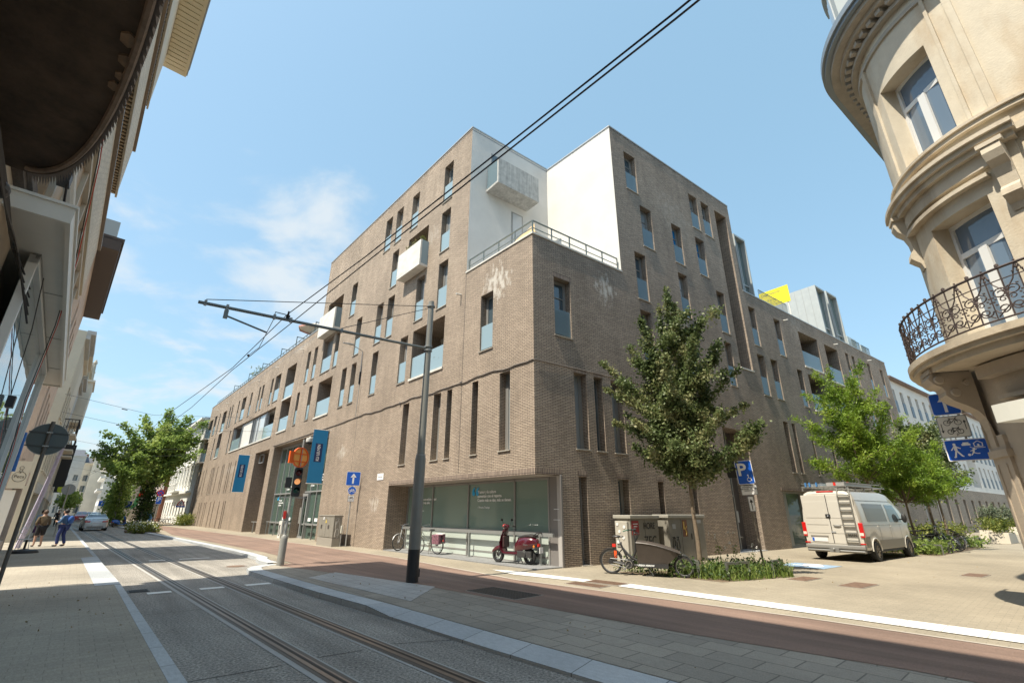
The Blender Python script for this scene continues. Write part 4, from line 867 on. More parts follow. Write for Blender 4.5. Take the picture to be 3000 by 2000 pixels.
for k in range(6): m.box(5.15, 1.028, 3.3+k*.06, 5.7-.1*(k % 3), 1.036, 3.312+k*.06)
m.build('print_lines', mat('grey_print', (.22, .24, .28), .7), n_)
# --- pink stucco house, then the row behind it
FB = FR1 @ place((-11.26, 10.95, 0), R(2.0))
B = house('pinkish stucco building on the left with a dark projecting gutter', FB, Matrix.Translation((0, .91, 0)), 22.4, 31.8, 11.2, [(4.0, 6.0), (7.2, 9.2)], 4, PNK, corn=0, cat='building', ground='shop', depth=8)
m = MB(); m.box(22.2, .26, 11.2, 31.9, 1.3, 11.65); m.box(22.2, .2, 11.6, 31.95, 1.4, 11.75); m.build('eave', mat('dark_brown_eave', (.085, .062, .05), .6), B)
m = MB(); m.box(22.6, .5, 11.75, 31.9, 3, 12.6); m.build('dormer', mat('grey_dormer', (.42, .46, .46), .6), B)
m = MB(); m.box(22.3, 1.05, -.1, 22.39, 2.3, 2.2); m.build('doorway', BLACK, B)
m = MB(); m.box(22.25, .78, -.1, 22.39, 1.05, 2.25); m.build('white_pier', WHP, B)
sg = thing('shop_sign', 'cream shop sign with a round script logo on the left pavement', 'shop sign', FB @ place((22.26, 0, 0)))
m = MB(); m.box(-.08, .62, 2.30, 0, 1.02, 3.15); m.build('sign_box', mat('cream_sign', (.66, .61, .50), .6), sg)
LM = Matrix(((0, 0, -1, -.085), (-1, 0, 0, .82), (0, 1, 0, 2.66), (0, 0, 0, 1)))
INK = mat('dark_ink', (.05, .045, .04), .7)
text('lettering', 'Peca', .13, LM, INK, sg); text('lettering', 'la', .06, Matrix.Translation((0, 0, .12)) @ LM, INK, sg)
m = MB(); m.torus((-.085, .82, 2.66), .155, .006, 'x', 28, 4); m.torus((-.085, .82, 2.93), .05, .005, 'x', 16, 4); m.torus((-.085, .82, 2.84), .04, .005, 'x', 16, 4); m.build('round_emblem', INK, sg)
GLn = lambda o: Matrix.Translation((0, o, 0))
hr = random.Random(5)
row = [(21.5-0, 0, 0)]
specs = [('yellow plaster house on the left with lace curtains', YEP, 27.5, 33.5, 12.4, 12.95), ('pale plaster house with a wrought iron balcony on the left row', CREAMP, 33.5, 40, 12.6, 13.0),
         ('grey plaster house left of the street, behind the iron balcony', GRP, 40, 46, 12.0, 13.1), ('cream house with a projecting white bay, left row', CREAMP, 46, 53, 14.6, 13.2), ('limestone house next to the bay window house', LIM, 53, 59, 13.5, 13.3),
         ('limestone house with black shop sign, left row', LIM, 59, 66, 14.5, 13.4), ('ornate limestone house with tall gable finials', LIM, 66, 74, 16.5, 13.6), ('cream house past the gabled one', CREAMP, 74, 82, 15, 13.8),
         ('grey house far down the left row', GRP, 82, 92, 14, 14.0), ('pale corner house with a dark cornice, far left row', CREAMP, 92, 104, 15.5, 14.3), ('cream house almost at the end of the left row', CREAMP, 104, 118, 14, 14.8), ('last limestone house of the left row', LIM, 118, 140, 15, 15.6)]
for i, (lb, wm, a, bq, z, o) in enumerate(specs):
    far = i > 4
    hh = house(lb, FR1, GLn(o), a, bq, z, [(3.9, 5.9), (7.0, 8.9), (10.0, 11.6)] if z > 13 else [(3.9, 5.9), (7.0, 8.9)], 3 if i < 8 else 4, wm, corn=.42, cm=hr.choice([TAU, CREAMP, GRP]), ground='shop', roof=2.2 if i % 2 else 0, lod=far, sill=CREAMP, depth=9)
    if i in (1, 3, 4, 7):
        m = MB(); m.box(a+1.5, o-.85, 6.7, bq-1.5, o, 6.85); bb = m.build('balcony', CREAMP, hh)
        m = MB()
        for k in range(14): x = a+1.52+(bq-a-3.06)*k/13; m.box(x-.015, o-.83, 6.85, x+.015, o-.8, 7.8)
        for k in range(5): m.box(a+1.5, o-.8+.18*k, 6.85, a+1.53, o-.77+.18*k, 7.8)
        m.box(a+1.5, o-.85, 7.8, bq-1.5, o-.8, 7.86); m.box(a+1.47, o-.85, 7.8, a+1.53, o, 7.86)
        for k in range(5): m.torus((a+1.5, o-.7+.14*k, 7.3), .07, .012, 'x', 12, 4)
        m.build('railing', BLACK, bb)
    if i in (3,):
        m = MB(); m.box(a+1, o-.8, 9.2, bq-1, o, 13.0); m.box(a+.8, o-.9, 13.0, bq-.8, o, 13.2); m.build('bay', CREAMP, hh)
    if i in (5, 8):
        m = MB(); m.box(a+.6, o-1.0, 4.0, a+.75, o-.1, 8.4); m.build('hanging_sign', BLACK, hh)
    if i == 6:
        m = MB()
        for x, h in ((67, 20.5), (68.6, 18.6), (70, 21.2), (71.4, 18.6), (73, 20.5)): m.lathe((x, o-.25, z-.6), [(.35, 0), (.3, 1.2), (.36, 1.3), (.12, h-z-.7), (.2, h-z-.5), (0, h-z)], 6)
        m.build('gable_finials', LIM, hh)
# --- right-hand side beyond the brick wing
GRn = lambda o: Matrix(((1, 0, 0, 0), (0, -1, 0, o), (0, 0, 1, 0), (0, 0, 0, 1)))
wh = house('white ornate neoclassical building right after the brown brick wing', FR1, GRn(.1), 64.2, 88, 13.6, [(5.0, 7.4), (8.4, 10.4), (11.2, 12.4)], 9, WHP, name='white_building', cat='building', corn=.75, cm=WHP, ground='win', roof=2.0, sill=WHP, wfr=.42)
m = MB()
for k in range(9):
    x = 64.2+23.8*(k+.5)/9; m.box(x-.85, -.3, 7.6, x+.85, .1, 7.85) if 0 else m.box(x-.8, .1, 7.55, x+.8, .42, 7.78); m.box(x-1.32-.1, .1, 4.2, x-1.32+.1, .22, 12.9)
m.box(64.2, .1, 3.9, 88, .45, 4.15); m.build('moulding', WHP, wh)
m = MB(); m.box(72, .1, 4.15, 79, 1.1, 4.35)
for k in range(20): m.box(72+.35*k, 1.0, 4.35, 72.12+.35*k, 1.08, 5.2)
m.box(72, .98, 5.2, 79, 1.1, 5.32); m.build('balcony', WHP, wh)
rb_ = house('red brick and white banded building behind the plane tree', FR1, GRn(.6), 89, 104, 15.2, [(4.8, 6.8), (8.0, 9.9), (11.2, 13.2)], 7, BRK3, name='brick_house', cat='building', corn=.3, cm=WHP, roof=2.5, sill=WHP)
m = MB()
for z in (3.9, 7.3, 10.5, 13.7): m.box(89, .6, z, 104, .68, z+.5)
for k in range(8): m.box(89+15*k/7-.25, .6, 3.5, 89+15*k/7+.25, .72, 15)
m.build('white_bands', WHP, rb_)
m = MB(); m.face([(90, .65, 3.6), (103, .65, 3.6), (103, 2.4, 2.7), (90, 2.4, 2.7)]); m.box(90, 2.38, 2.5, 103, 2.42, 2.72); m.build('awning', mat('grey_awning', (.55, .55, .52), .8), rb_)
for lb, a, bq, z, o, wm, n in (('stone pale portico building seen through the trees', 110, 120, 10.5, 4.0, LIM, 4), ('grey green glazed office building far on the right of the street', 122, 146, 15.5, 4.5, rnd('green_grey_panels', (.36, .42, .40)), 9), ('white apartment building with long balconies, far on the right', 148, 172, 15.5, 7.0, WHP, 9), ('pale house closing the street on the right', 174, 196, 16.5, 10, CREAMP, 8)):
    hh = house(lb, FR1, GRn(o), a, bq, z, [(3.8, 5.6), (6.8, 8.6)] + ([(9.8, 11.6), (12.6, 14.2)] if z > 12 else []), n, wm, cat='building', name='far_building', corn=.5, lod=1, ground='win', wfr=.6)
    if n == 9:
        for zz in (6.3, 9.3, 12.2): m = MB(); m.box(a, o, zz, bq, o+1.0, zz+.5); m.build('balcony', WHP, hh)
ed = FR1 @ place((182, 9, 0), R(12))
for k, (lb, wm, z) in enumerate((('cream house at the very end of the street', CREAMP, 15), ('grey house at the very end of the street', GRP, 17), ('white gabled house closing the far end', WHP, 14))):
    house(lb, ed, Matrix(((0, 1, 0, 0), (1, 0, 0, -6), (0, 0, 1, 0), (0, 0, 0, 1))), k*9, k*9+9, z, [(3.8, 5.6), (6.8, 8.6), (9.8, 11.6)], 4, wm, cat='house', corn=.4, lod=1, roof=2, ground='win')
# --- white apartment row in the side street
WB = thing('white_apartment_row', 'long white apartment building with dark window panels over a brick base, in the side street', 'building', FR2)
x0, x1 = 40.62, 96; op = []; n_ = 25
for c, d in ((4.5, 6.7), (7.3, 9.5), (10.1, 12.2)):
    for i in range(n_):
        m_ = x0+(x1-x0)*(i+.5)/n_
        if i in (9, 10, 18) and c < 8: continue
        op.append((m_-.42, m_+.42, c, d, .2))
lg = [(x0+(x1-x0)*9/n_+.3, x0+(x1-x0)*11/n_-.3, 4.4, 9.4, 1.4), (x0+(x1-x0)*18/n_+.3, x0+(x1-x0)*19/n_-.2, 4.4, 9.4, 1.4)]
Y0 = Matrix.Translation((0, .25, 0))
skin('wall', Y0, [(x0, x1, 3.95, 13.0)], op+lg, WHITE, WB)
go = [(x0+(x1-x0)*(i+.5)/18-.5, x0+(x1-x0)*(i+.5)/18+.5, .1 if i % 3 == 0 else .8, 3.0, .4) for i in range(18)]
skin('base_wall', Matrix.Translation((0, .18, 0)), [(x0, x1, -.15, 3.95)], go, brickmat('taupe_base_brick', (.36, .305, .245), (.27, .225, .18), (.18, .155, .13), big=.1), WB)
NAV = mat('dark_blue_panel', (.055, .075, .11), .4)
for o in op[:100]: simple_window(Y0, *o[:4], WB, ALU, GLASS, .2, None, NAV, lod=1)
for o in go: q = MB(Matrix.Translation((0, .18, 0))); q.box(o[0], .3, o[2], o[1], .34, o[3]); q.build('base_window', GLASS, WB)
m = MB(); m.box(x0, .2, 3.9, x1, 12, 3.95); m.box(x0, .26, 3.95, x1, 12, 13.0, skip='f'); m.box(x0, 1.65, 4, x1, 1.7, 10); m.build('side_wall', WHITE, WB)
m = MB(); m.box(x0, -.05, 13.0, x1, .3, 13.12); m.box(x0, -.1, 13.1, x1, .05, 13.22); m.extr([(.1, 13.1), (12, 13.1), (7, 15.6), (5, 15.6)], x0, x1, 'x'); m.build('roof', mat('brown_tile_roof', (.20, .14, .11), .8, var=.2), WB)
m = MB(); m.box(58, 4, 13.5, 60, 5.2, 16.3); m.build('chimney', CREAMP, WB); m = MB(); m.tube([(x0+.25, .12, 0), (x0+.25, .12, 13)], .06, 6); m.tube([(x0+4.4, .12, 0), (x0+4.4, .12, 3.9)], .06, 6); m.build('drainpipe', ALUL, WB)
house('beige building at the far end of the side street', FR2, ID, 97, 125, 11.5, [(3.9, 5.8), (7.2, 9.2)], 10, CREAMP, name='far_building', cat='building', ground='win', lod=1, corn=.4, roof=2)
# ================================================================== cream corner house with the round front
CB = thing('corner_house', 'cream stucco corner house with a rounded front and ornate iron balcony at the right edge', 'house', FR1)
cs, co, RR = -12.76, -2.4, 2.4; LL = RR*R(94.9)
uu = Vector((-.0863, -.9963))
def CM(q, R1=RR):
    x, d, z = q
    if x <= 0: return Vector((cs+x, co+R1-d, z))
    if x >= LL: e = Vector((cs+(R1-d)*math.sin(LL/RR), co+(R1-d)*math.cos(LL/RR))) + uu*(x-LL); return Vector((e.x, e.y, z))
    t = x/RR; return Vector((cs+(R1-d)*math.sin(t), co+(R1-d)*math.cos(t), z))
fine = [round(LL*k/28, 3) for k in range(29)]
STU = brickmat if 0 else None
def stucco(name, c, stain=(.30, .20, .12), amt=.5):
    m = mat(name, c, .85, var=.10, vscale=1.7, bump=.25, bscale=26); t = m.node_tree; n = t.nodes; l = t.links; b = n['Principled BSDF']
    src = b.inputs['Base Color'].links[0].from_socket; tc = n.new('ShaderNodeTexCoord'); ns = n.new('ShaderNodeTexNoise'); ns.inputs['Scale'].default_value = .9; ns.inputs['Detail'].default_value = 9; ns.inputs['Roughness'].default_value = .62; mp = n.new('ShaderNodeMapping'); mp.inputs['Scale'].default_value = (1.5, 1.5, .45); l.new(tc.outputs['Object'], mp.inputs[0]); l.new(mp.outputs[0], ns.inputs['Vector'])
    mr = n.new('ShaderNodeMapRange'); mr.inputs[1].default_value = .48; mr.inputs[2].default_value = .72; mr.inputs[4].default_value = amt; l.new(ns.outputs[0], mr.inputs[0])
    mu = n.new('ShaderNodeMix'); mu.data_type = 'RGBA'; l.new(mr.outputs[0], mu.inputs[0]); l.new(src, mu.inputs[6]); mu.inputs[7].default_value = (*stain, 1); l.new(mu.outputs[2], b.inputs['Base Color']); return m
CST = stucco('weathered_cream_stucco', (.58, .515, .405), (.42, .31, .19), .85); CST2 = stucco('cream_moulding', (.54, .47, .365), (.30, .225, .145), .8); CST3 = stucco('taupe_stone_base', (.42, .35, .27), (.30, .23, .16), .4)
def cbox(m, x0, x1, d0, d1, z0, z1):
    cuts = [x0]+[x for x in fine if x0+.01 < x < x1-.01]+[x1]
    for a, b in zip(cuts, cuts[1:]):
        m.quad((a, d0, z0), (b, d0, z0), (b, d0, z1), (a, d0, z1)); m.quad((a, d0, z1), (b, d0, z1), (b, d1, z1), (a, d1, z1)); m.quad((a, d0, z0), (a, d1, z0), (b, d1, z0), (b, d0, z0)); m.quad((a, d1, z0), (b, d1, z0), (b, d1, z1), (a, d1, z1))
    m.quad((x0, d0, z0), (x0, d1, z0), (x0, d1, z1), (x0, d0, z1)); m.quad((x1, d0, z0), (x1, d0, z1), (x1, d1, z1), (x1, d1, z0))
wo = [(1.12, 2.36, 8.78, 10.98, .38), (1.10, 2.30, 4.6, 7.15, .38), (-3.2, -1.6, 4.6, 7.15, .3), (-3.2, -1.6, 8.78, 10.98, .3), (5.5, 6.9, 4.6, 7.1, .3), (5.5, 6.9, 8.8, 11, .3), (10, 11.4, 4.6, 7.1, .3), (10, 11.4, 8.8, 11, .3)]
skin('wall', CM, [(-12, LL+20, 4.2, 12.6)], wo, CST, CB, fine)
skin('base_wall', lambda q: CM((q[0], q[1]+.12, q[2])), [(-12, LL+20, -.15, 4.3)], [(-.3, 1.9, .0, 3.1, .5), (-4, -1.2, .4, 3.1, .5)], CST3, CB, fine)
def cwin(x0, x1, z0, z1, d, door):
    f = MB(CM); t = .085
    for a, b, c, e in ((x0, x0+t, z0, z1), (x1-t, x1, z0, z1), (x0+t, x1-t, z1-t, z1), (x0+t, x1-t, z0, z0+t), ((x0+x1)/2-.09, (x0+x1)/2+.09, z0+t, z1-.72), (x0+t, x1-t, z1-.75, z1-.64)): f.box(a, d-.08, c, b, d, e)
    w = f.build('balcony_door' if door else 'window', FRW, CB)
    q = MB(CM)
    cuts = [x0+t+(x1-x0-2*t)*k/6 for k in range(7)]
    for a, b in zip(cuts, cuts[1:]): q.quad((a, d-.03, z0+t), (b, d-.03, z0+t), (b, d-.03, z1-t), (a, d-.03, z1-t))
    q.build('pane', glassmat('house_glass', (.14, .19, .25), .02, .6, 1.7) if 'house_glass' not in MATS else MATS['house_glass'], w)
    c = MB(CM)
    for k in range(10): a = x0+t+(x1-x0-2*t)*k/10; b = a+(x1-x0-2*t)/10; y = d+.12+.03*(k % 2); y2 = d+.12+.03*((k+1) % 2); lo = z0+.1 if not door or k > 6 or k < 3 else z0+1.0; c.quad((a, y, lo), (b, y2, lo), (b, y2, z1-(.8 if not door else 1.0)), (a, y, z1-(.7 if k % 2 else .8)))
    c.build('curtain', mat('white_curtain', (.75, .76, .78), .9), w)
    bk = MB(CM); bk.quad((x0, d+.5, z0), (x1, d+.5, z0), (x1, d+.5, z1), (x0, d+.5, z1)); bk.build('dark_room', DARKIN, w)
for i, o in enumerate(wo): cwin(*o[:4], o[4], i in (1,))
# string courses, hood, pilasters
def course(name, segs, mt=CST2):
    m = MB(CM)
    for s_ in segs:
        m = MB(CM); cbox(m, *s_); m.build(name, mt, CB)
course('string_course', [(-12, LL+20, -.09, .0, 8.52, 8.62), (-12, LL+20, -.13, .0, 8.62, 8.68)])
course('hood', [(.42, 3.5, -.34, 0, 8.12, 8.2), (.42, 3.5, -.28, 0, 8.02, 8.12), (.46, 3.44, -.20, 0, 7.9, 8.02), (.9, 3.1, -.10, 0, 7.62, 7.9), (.95, 3.05, -.14, 0, 7.42, 7.5), (-12, .42, -.12, 0, 8.02, 8.16), (3.5, LL+20, -.12, 0, 8.02, 8.16)])
course('cornice', [(-12, LL+20, -.05, 0, 12.0, 12.1), (-12, LL+20, -.14, 0, 12.32, 12.42), (-12, LL+20, -.34, 0, 12.56, 12.68), (-12, LL+20, -.52, 0, 12.68, 12.82)], mat('grey_cornice', (.42, .375, .31), .8, var=.15, vscale=3))
course('gutter', [(-12, LL+20, -.64, -.5, 12.80, 12.98), (-12, LL+20, -.60, .3, 12.98, 13.02), (-12, LL+20, -.70, -.62, 12.9, 13.06)], mat('zinc_gutter', (.26, .30, .33), .45, .3))
dn = MB(CM); x = -6
while x < LL+8: dn.box(x, -.26, 12.43, x+.12, 0, 12.555); x += .24
dn.build('dentils', MATS['grey_cornice'], CB)
course('pilaster', [(.50, .62, -.05, 0, 8.7, 12.0), (.86, .92, -.05, 0, 8.7, 12.0), (.50, .62, -.05, 0, 4.6, 7.9), (2.62, 2.78, -.05, 0, 8.7, 12.0)], CST)
def console(name, x, w, prof, mt=CST2):
    m = MB(CM); n = len(prof)
    for i in range(n-1):
        (d0, z0), (d1, z1) = prof[i], prof[i+1]
        m.quad((x-w/2, d0, z0), (x+w/2, d0, z0), (x+w/2, d1, z1), (x-w/2, d1, z1))
        for xx in (x-w/2, x+w/2): m.quad((xx, d0, z0), (xx, d1, z1), (xx, .02, z1), (xx, .02, z0))
    m.box(x-w/2-.04, prof[0][0]-.03, prof[0][1], x+w/2+.04, .02, prof[0][1]+.08)
    m.torus((0, 0, 0), .001, .001, 'x', 3, 3) if 0 else None
    c = m.build(name, mt, CB)
    v = MB()
    for xx in (x-w/2-.01, x+w/2+.01):
        for (dd, zz, r_) in ((prof[1][0]+.12, prof[1][1]-.05, .10),):
            pass
    return c
pf = [(-.30, 7.88), (-.32, 7.74), (-.27, 7.6), (-.16, 7.48), (-.11, 7.3), (-.10, 7.1), (-.17, 7.02), (-.19, 6.9), (-.12, 6.82), (-.05, 6.75), (-.02, 6.62)]
console('hood_console', .74, .24, pf); console('hood_console', 3.05, .24, pf)
# balcony
course('balcony_slab', [(-.5, LL+.4, -.74, 0, 4.44, 4.56), (-.45, LL+.35, -.68, 0, 4.36, 4.44), (-.35, LL+.25, -.58, 0, 4.24, 4.36)], stucco('balcony_stone', (.50, .42, .31), (.22, .17, .12), .6))
big = [(-.60, 4.24), (-.66, 4.14), (-.60, 4.03), (-.48, 3.95), (-.45, 3.88), (-.46, 3.80), (-.36, 3.68), (-.20, 3.58), (-.06, 3.47), (.02, 3.32), (.06, 3.1), (.06, 2.8)]
console('balcony_console', 2.80, .34, big, CST3); console('balcony_console', .3, .34, big, CST3)
vm = MB(CM)
for xc in (2.80, .3):
    for sg_ in (-1, 1):
        xx = xc+sg_*.175
        for dd, zz, r1 in ((-.50, 4.10, .09), (-.30, 3.84, .09), (-.10, 4.02, .06)):
            p0 = CM((xx, dd, zz)); p1 = CM((xx+sg_*.03, dd, zz)); vm2 = None
            for k in range(12):
                a0, a1 = 2*math.pi*k/12, 2*math.pi*(k+1)/12
                vm.quad((xx, dd+r1*math.cos(a0), zz+r1*math.sin(a0)), (xx+sg_*.03, dd+r1*.8*math.cos(a0), zz+r1*.8*math.sin(a0)), (xx+sg_*.03, dd+r1*.8*math.cos(a1), zz+r1*.8*math.sin(a1)), (xx, dd+r1*math.cos(a1), zz+r1*math.sin(a1)))
                vm.face([(xx+sg_*.03, dd, zz), (xx+sg_*.03, dd+r1*.8*math.cos(a0), zz+r1*.8*math.sin(a0)), (xx+sg_*.03, dd+r1*.8*math.cos(a1), zz+r1*.8*math.sin(a1))])
vm.build('console_scrolls', CST3, CB)
course('ground_pilaster', [(2.45, 3.05, .06, .14, -.1, 3.0), (2.40, 3.10, .02, .14, 2.62, 2.75), (2.42, 3.08, .04, .14, -.1, .5), (2.57, 2.61, .04, .06, .6, 2.5), (2.89, 2.93, .04, .06, .6, 2.5)], CST3)
course('shop_head', [(-3.9, 2.3, -.10, .1, 3.98, 4.2), (-.35, 2.1, -.03, .1, 3.55, 3.62)], CST3)
course('awning_box', [(-.4, 1.95, -.32, .1, 3.12, 3.42)], mat('ivory_awning_box', (.70, .69, .62), .6))
sh = MB(CM)
for k in range(9): cbox(sh, -.25, 1.85, .22+.015*(k % 2), .30, 2.95-.09*k, 3.03-.09*k)
sh.build('roller_shutter', WHP, CB)
course('shop_frame', [(1.8, 1.9, .1, .35, 0, 3.1), (-.3, -.2, .1, .35, 0, 3.1)], WHP); course('shop_pane', [(-.2, 1.8, .36, .4, .1, 2.3)], GLASS)
# iron railing with scroll panels
IR = mat('rusty_black_iron', (.075, .055, .050), .6, .3, var=.35, vscale=14)
rail_ = thing('railing', None, None, None, None, CB); del_ = None
DB = -.66
xs_ = [-.42+ (LL+.72)*k/34 for k in range(35)]
m = MB(); m.tube([CM((x, DB, 5.50)) for x in xs_], .022, 6); m.build('top_rail', IR, rail_)
m = MB(); m.tube([CM((x, DB, 4.66)) for x in xs_], .016, 6); m.tube([CM((x, DB, 5.30)) for x in xs_], .010, 5); m.build('lower_rail', IR, rail_)
def spiral(m, x, z, r, a0, turns, sx=1, rr=.011, n=14):
    m.tube([CM((x+sx*r*(1-.7*k/n)*math.cos(a0+2*math.pi*turns*k/n), DB, z+r*(1-.7*k/n)*math.sin(a0+2*math.pi*turns*k/n))) for k in range(n+1)], rr, 5)
npan = 13
for i in range(npan):
    x = -.35 + (LL+.6)*(i+.5)/npan; hw = (LL+.6)/npan/2; m = MB()
    m.tube([CM((x-hw, DB, 4.66)), CM((x-hw, DB, 5.50))], .012, 5)
    for sx in (-1, 1):
        spiral(m, x+sx*.11, 5.08, .095, 0, 1.4, sx); spiral(m, x+sx*.10, 4.82, .085, math.pi, 1.3, sx)
        m.tube([CM((x+sx*.02, DB, 4.70)), CM((x+sx*.17, DB, 4.85)), CM((x+sx*.19, DB, 5.05)), CM((x+sx*.07, DB, 5.25)), CM((x+sx*.015, DB, 5.48))], .011, 5)
        spiral(m, x+sx*(hw-.05), 4.97, .05, 0, 1.2, sx, .009)
    m.tube([CM((x, DB, 4.66)), CM((x, DB, 5.5))], .010, 5)
    for zz, r1 in ((5.42, .03), (5.35, .022), (5.54, .018)): m.ball(CM((x, DB, zz)), r1, 6)
    for k in range(6): a = 2*math.pi*k/6; m.ball(CM((x+.045*math.cos(a), DB, 5.0+.045*math.sin(a))), .018, 6)
    for sx in (-1, 1):
        for zz in (4.90, 5.16, 5.36): m.ball(CM((x+sx*.045, DB-.01, zz)), .022, 6, (1, 1, .7))
        m.ball(CM((x+sx*hw*.98, DB, 5.54)), .028, 6, (1, 1, 1.5))
    m.build('scroll_panel', IR, rail_)
# attic
course('attic_wall', [(-12, LL+20, .3, .5, 13.0, 13.6)], ZINC)
m = MB(CM); 
for a, b in zip([-12]+fine, fine+[LL+20]): m.quad((a, .35, 13.5), (b, .35, 13.5), (b, 1.5, 16.0), (a, 1.5, 16.0)); m.quad((a, 1.5, 16.0), (b, 1.5, 16.0), (b, 2.35, 16.3), (a, 2.35, 16.3))
m.build('mansard_roof', SLATE, CB)
m = MB(CM); cbox(m, 2.7, 3.9, -.1, 1.2, 13.3, 15.6); cbox(m, 2.6, 4.0, -.2, 1.2, 15.6, 15.75); dm_ = m.build('attic_dormer', mat('grey_slats', (.42, .45, .44), .7), CB)
m = MB(CM); cbox(m, 2.95, 3.65, -.13, -.1, 13.7, 15.3); m.build('pane', GLASSW, dm_)
m = MB(CM); m.box(-1.0, -.04, 10.62, -.9, .0, 10.72); m.box(-.42, -.04, 10.45, -.32, .0, 10.55); m.build('wall_anchor', BLACK, CB)
# ================================================================== street furniture
def SM(loc, n):
    """sign frame: x to the viewer's right, y up, z towards the viewer"""
    n = Vector((n[0], n[1], 0)).normalized(); r = (-n).cross(Z3); loc = Vector(loc)
    return Matrix(((r.x, 0, n.x, loc.x), (r.y, 0, n.y, loc.y), (0, 1, 0, loc.z), (0, 0, 0, 1)))
def rrect(w, h, r, n=5):
    P = []
    for cx, cy, a0 in ((w/2-r, h/2-r, 0), (-w/2+r, h/2-r, 90), (-w/2+r, -h/2+r, 180), (w/2-r, -h/2+r, 270)):
        for k in range(n+1): a = R(a0+90*k/n); P.append((cx+r*math.cos(a), cy+r*math.sin(a)))
    return P
def circ(r, n=28): return [(r*math.cos(2*math.pi*k/n), r*math.sin(2*math.pi*k/n)) for k in range(n)]
SBL = mat('sign_blue', (.008, .10, .52), .35, coat=.3); SWH = mat('sign_white', (.80, .80, .80), .4); SBK = mat('sign_black', (.025, .025, .025), .5); SRD = mat('sign_red', (.65, .03, .02), .4)
SGY = mat('sign_back_grey', (.30, .31, .31), .5, .4); POLE = mat('galvanised_pole', (.40, .40, .385), .5, .45, var=.12, vscale=5); PSTG = mat('painted_grey_pole', (.215, .215, .20), .4, .1, var=.08, vscale=3)
def plate(name, poly, z0, z1, mt, par, M, parent_local=True):
    m = MB(M); m.prism(poly, z0, z1); return m.build(name, mt, par)
def bar2(m, a, b, w, z0, z1):
    a, b = Vector(a), Vector(b); d = (b-a).normalized(); n = Vector((-d.y, d.x))*w/2
    m.prism([(a.x-n.x, a.y-n.y), (b.x-n.x, b.y-n.y), (b.x+n.x, b.y+n.y), (a.x+n.x, a.y+n.y)], z0, z1)
def disc2(m, x, y, r, z0, z1, n=16): m.prism([(x+r*math.cos(2*math.pi*k/n), y+r*math.sin(2*math.pi*k/n)) for k in range(n)], z0, z1)
def ring2(m, x, y, r, w, z0, z1, n=20, a0=0, a1=360):
    for k in range(n):
        a, b = R(a0+(a1-a0)*k/n), R(a0+(a1-a0)*(k+1)/n)
        m.prism([(x+(r-w/2)*math.cos(a), y+(r-w/2)*math.sin(a)), (x+(r+w/2)*math.cos(a), y+(r+w/2)*math.sin(a)), (x+(r+w/2)*math.cos(b), y+(r+w/2)*math.sin(b)), (x+(r-w/2)*math.cos(b), y+(r-w/2)*math.sin(b))], z0, z1)
def bike_icon(m, x, y, s, z0=.006, z1=.009, w=.012):
    for sx in (-1, 1): ring2(m, x+sx*.5*s, y, .30*s, w, z0, z1, 14)
    for a, b in (((-.5, 0), (-.2, .45)), ((-.2, .45), (.35, .45)), ((-.1, 0), (.35, .45)), ((-.5, 0), (-.1, 0)), ((-.2, .45), (-.1, 0)), ((.5, 0), (.33, .55)), ((.33, .55), (.48, .6)), ((-.3, .52), (-.12, .52))):
        bar2(m, (x+a[0]*s, y+a[1]*s), (x+b[0]*s, y+b[1]*s), w, z0, z1)
tocam = lambda P: (Vector((0, 0, 0))-Vector((P[0], P[1], 0))).normalized()
# --- tram mast with its arm and wires
MP = S1(.1, 4.24)
MM = M3(u1, o1, Z3, MP)
T = thing('tram_mast', 'tall grey steel tram mast with a black foot and a long arm over the tracks', 'mast', MM)
m = MB(); m.lathe((0, 0, 0), [(.152, 0), (.150, .76)], 28); m.build('painted_foot', mat('black_tar_paint', (.022, .022, .025), .45), T, smooth=True)
m = MB(); m.lathe((0, 0, 0), [(.148, .76), (.142, 2.98), (.128, 3.06), (.105, 3.14), (.104, 3.16)], 28); m.build('lower_pole', PSTG, T, smooth=True)
m = MB(); m.lathe((0, 0, 0), [(.104, 3.16), (.088, 6.0), (.082, 7.68), (.0, 7.70)], 24); m.build('upper_pole', mat('painted_grey_upper', (.25, .25, .23), .4, .1), T, smooth=True)
for z in (3.1, 6.10, 6.22, 7.52): m = MB(); m.lathe((0, 0, 0), [(.118 if z > 5 else .128, z-.02), (.118 if z > 5 else .128, z+.02), (.08, z+.02)], 20); m.build('clamp', SGY, T)
m = MB(); m.tube([(0, .10, 6.16), (0, 5.75, 5.89)], .037, 12); arm = m.build('arm', mat('arm_steel', (.17, .185, .185), .45, .4), T, smooth=True)
m = MB(); m.tube([(0, .1, 7.50), (0, 5.62, 5.99)], .010, 5); m.tube([(.0, .12, 7.42), (0, 2.6, 6.12)], .009, 5); m.build('stay_rope', BLK, T)
m = MB()
for y in (5.62, 5.20, 4.22, 3.85, 2.6): m.lathe((0, 0, 0), [(0, 0)], 3) if 0 else m.box(-.03, y-.025, 5.84+.048*(5.75-y), .03, y+.025, 5.96+.048*(5.75-y))
m.split('arm_clamp', SGY, T)
m = MB(); m.box(-.03, 5.16, 5.66, .03, 5.24, 5.86); m.tube([(0, 5.16, 5.72), (0, 4.32, 5.55)], .022, 8); m.build('steady_arm', MATS['arm_steel'], T)
m = MB(); m.lathe((0, 3.93, 6.0), [(.0, 0), (.05, 0), (.05, .03), (.025, .04), (.05, .06), (.05, .09), (.025, .10), (.02, .2), (0, .2)], 12); m.tube([(0, 4.22, 6.0), (0, 4.22, 6.1), (0, 3.98, 6.1)], .012, 6); m.build('insulator', BLK, T)
m = MB(); m.box(-.06, -.17, .12, .06, -.145, .30); m.build('hatch', BLACK, T)
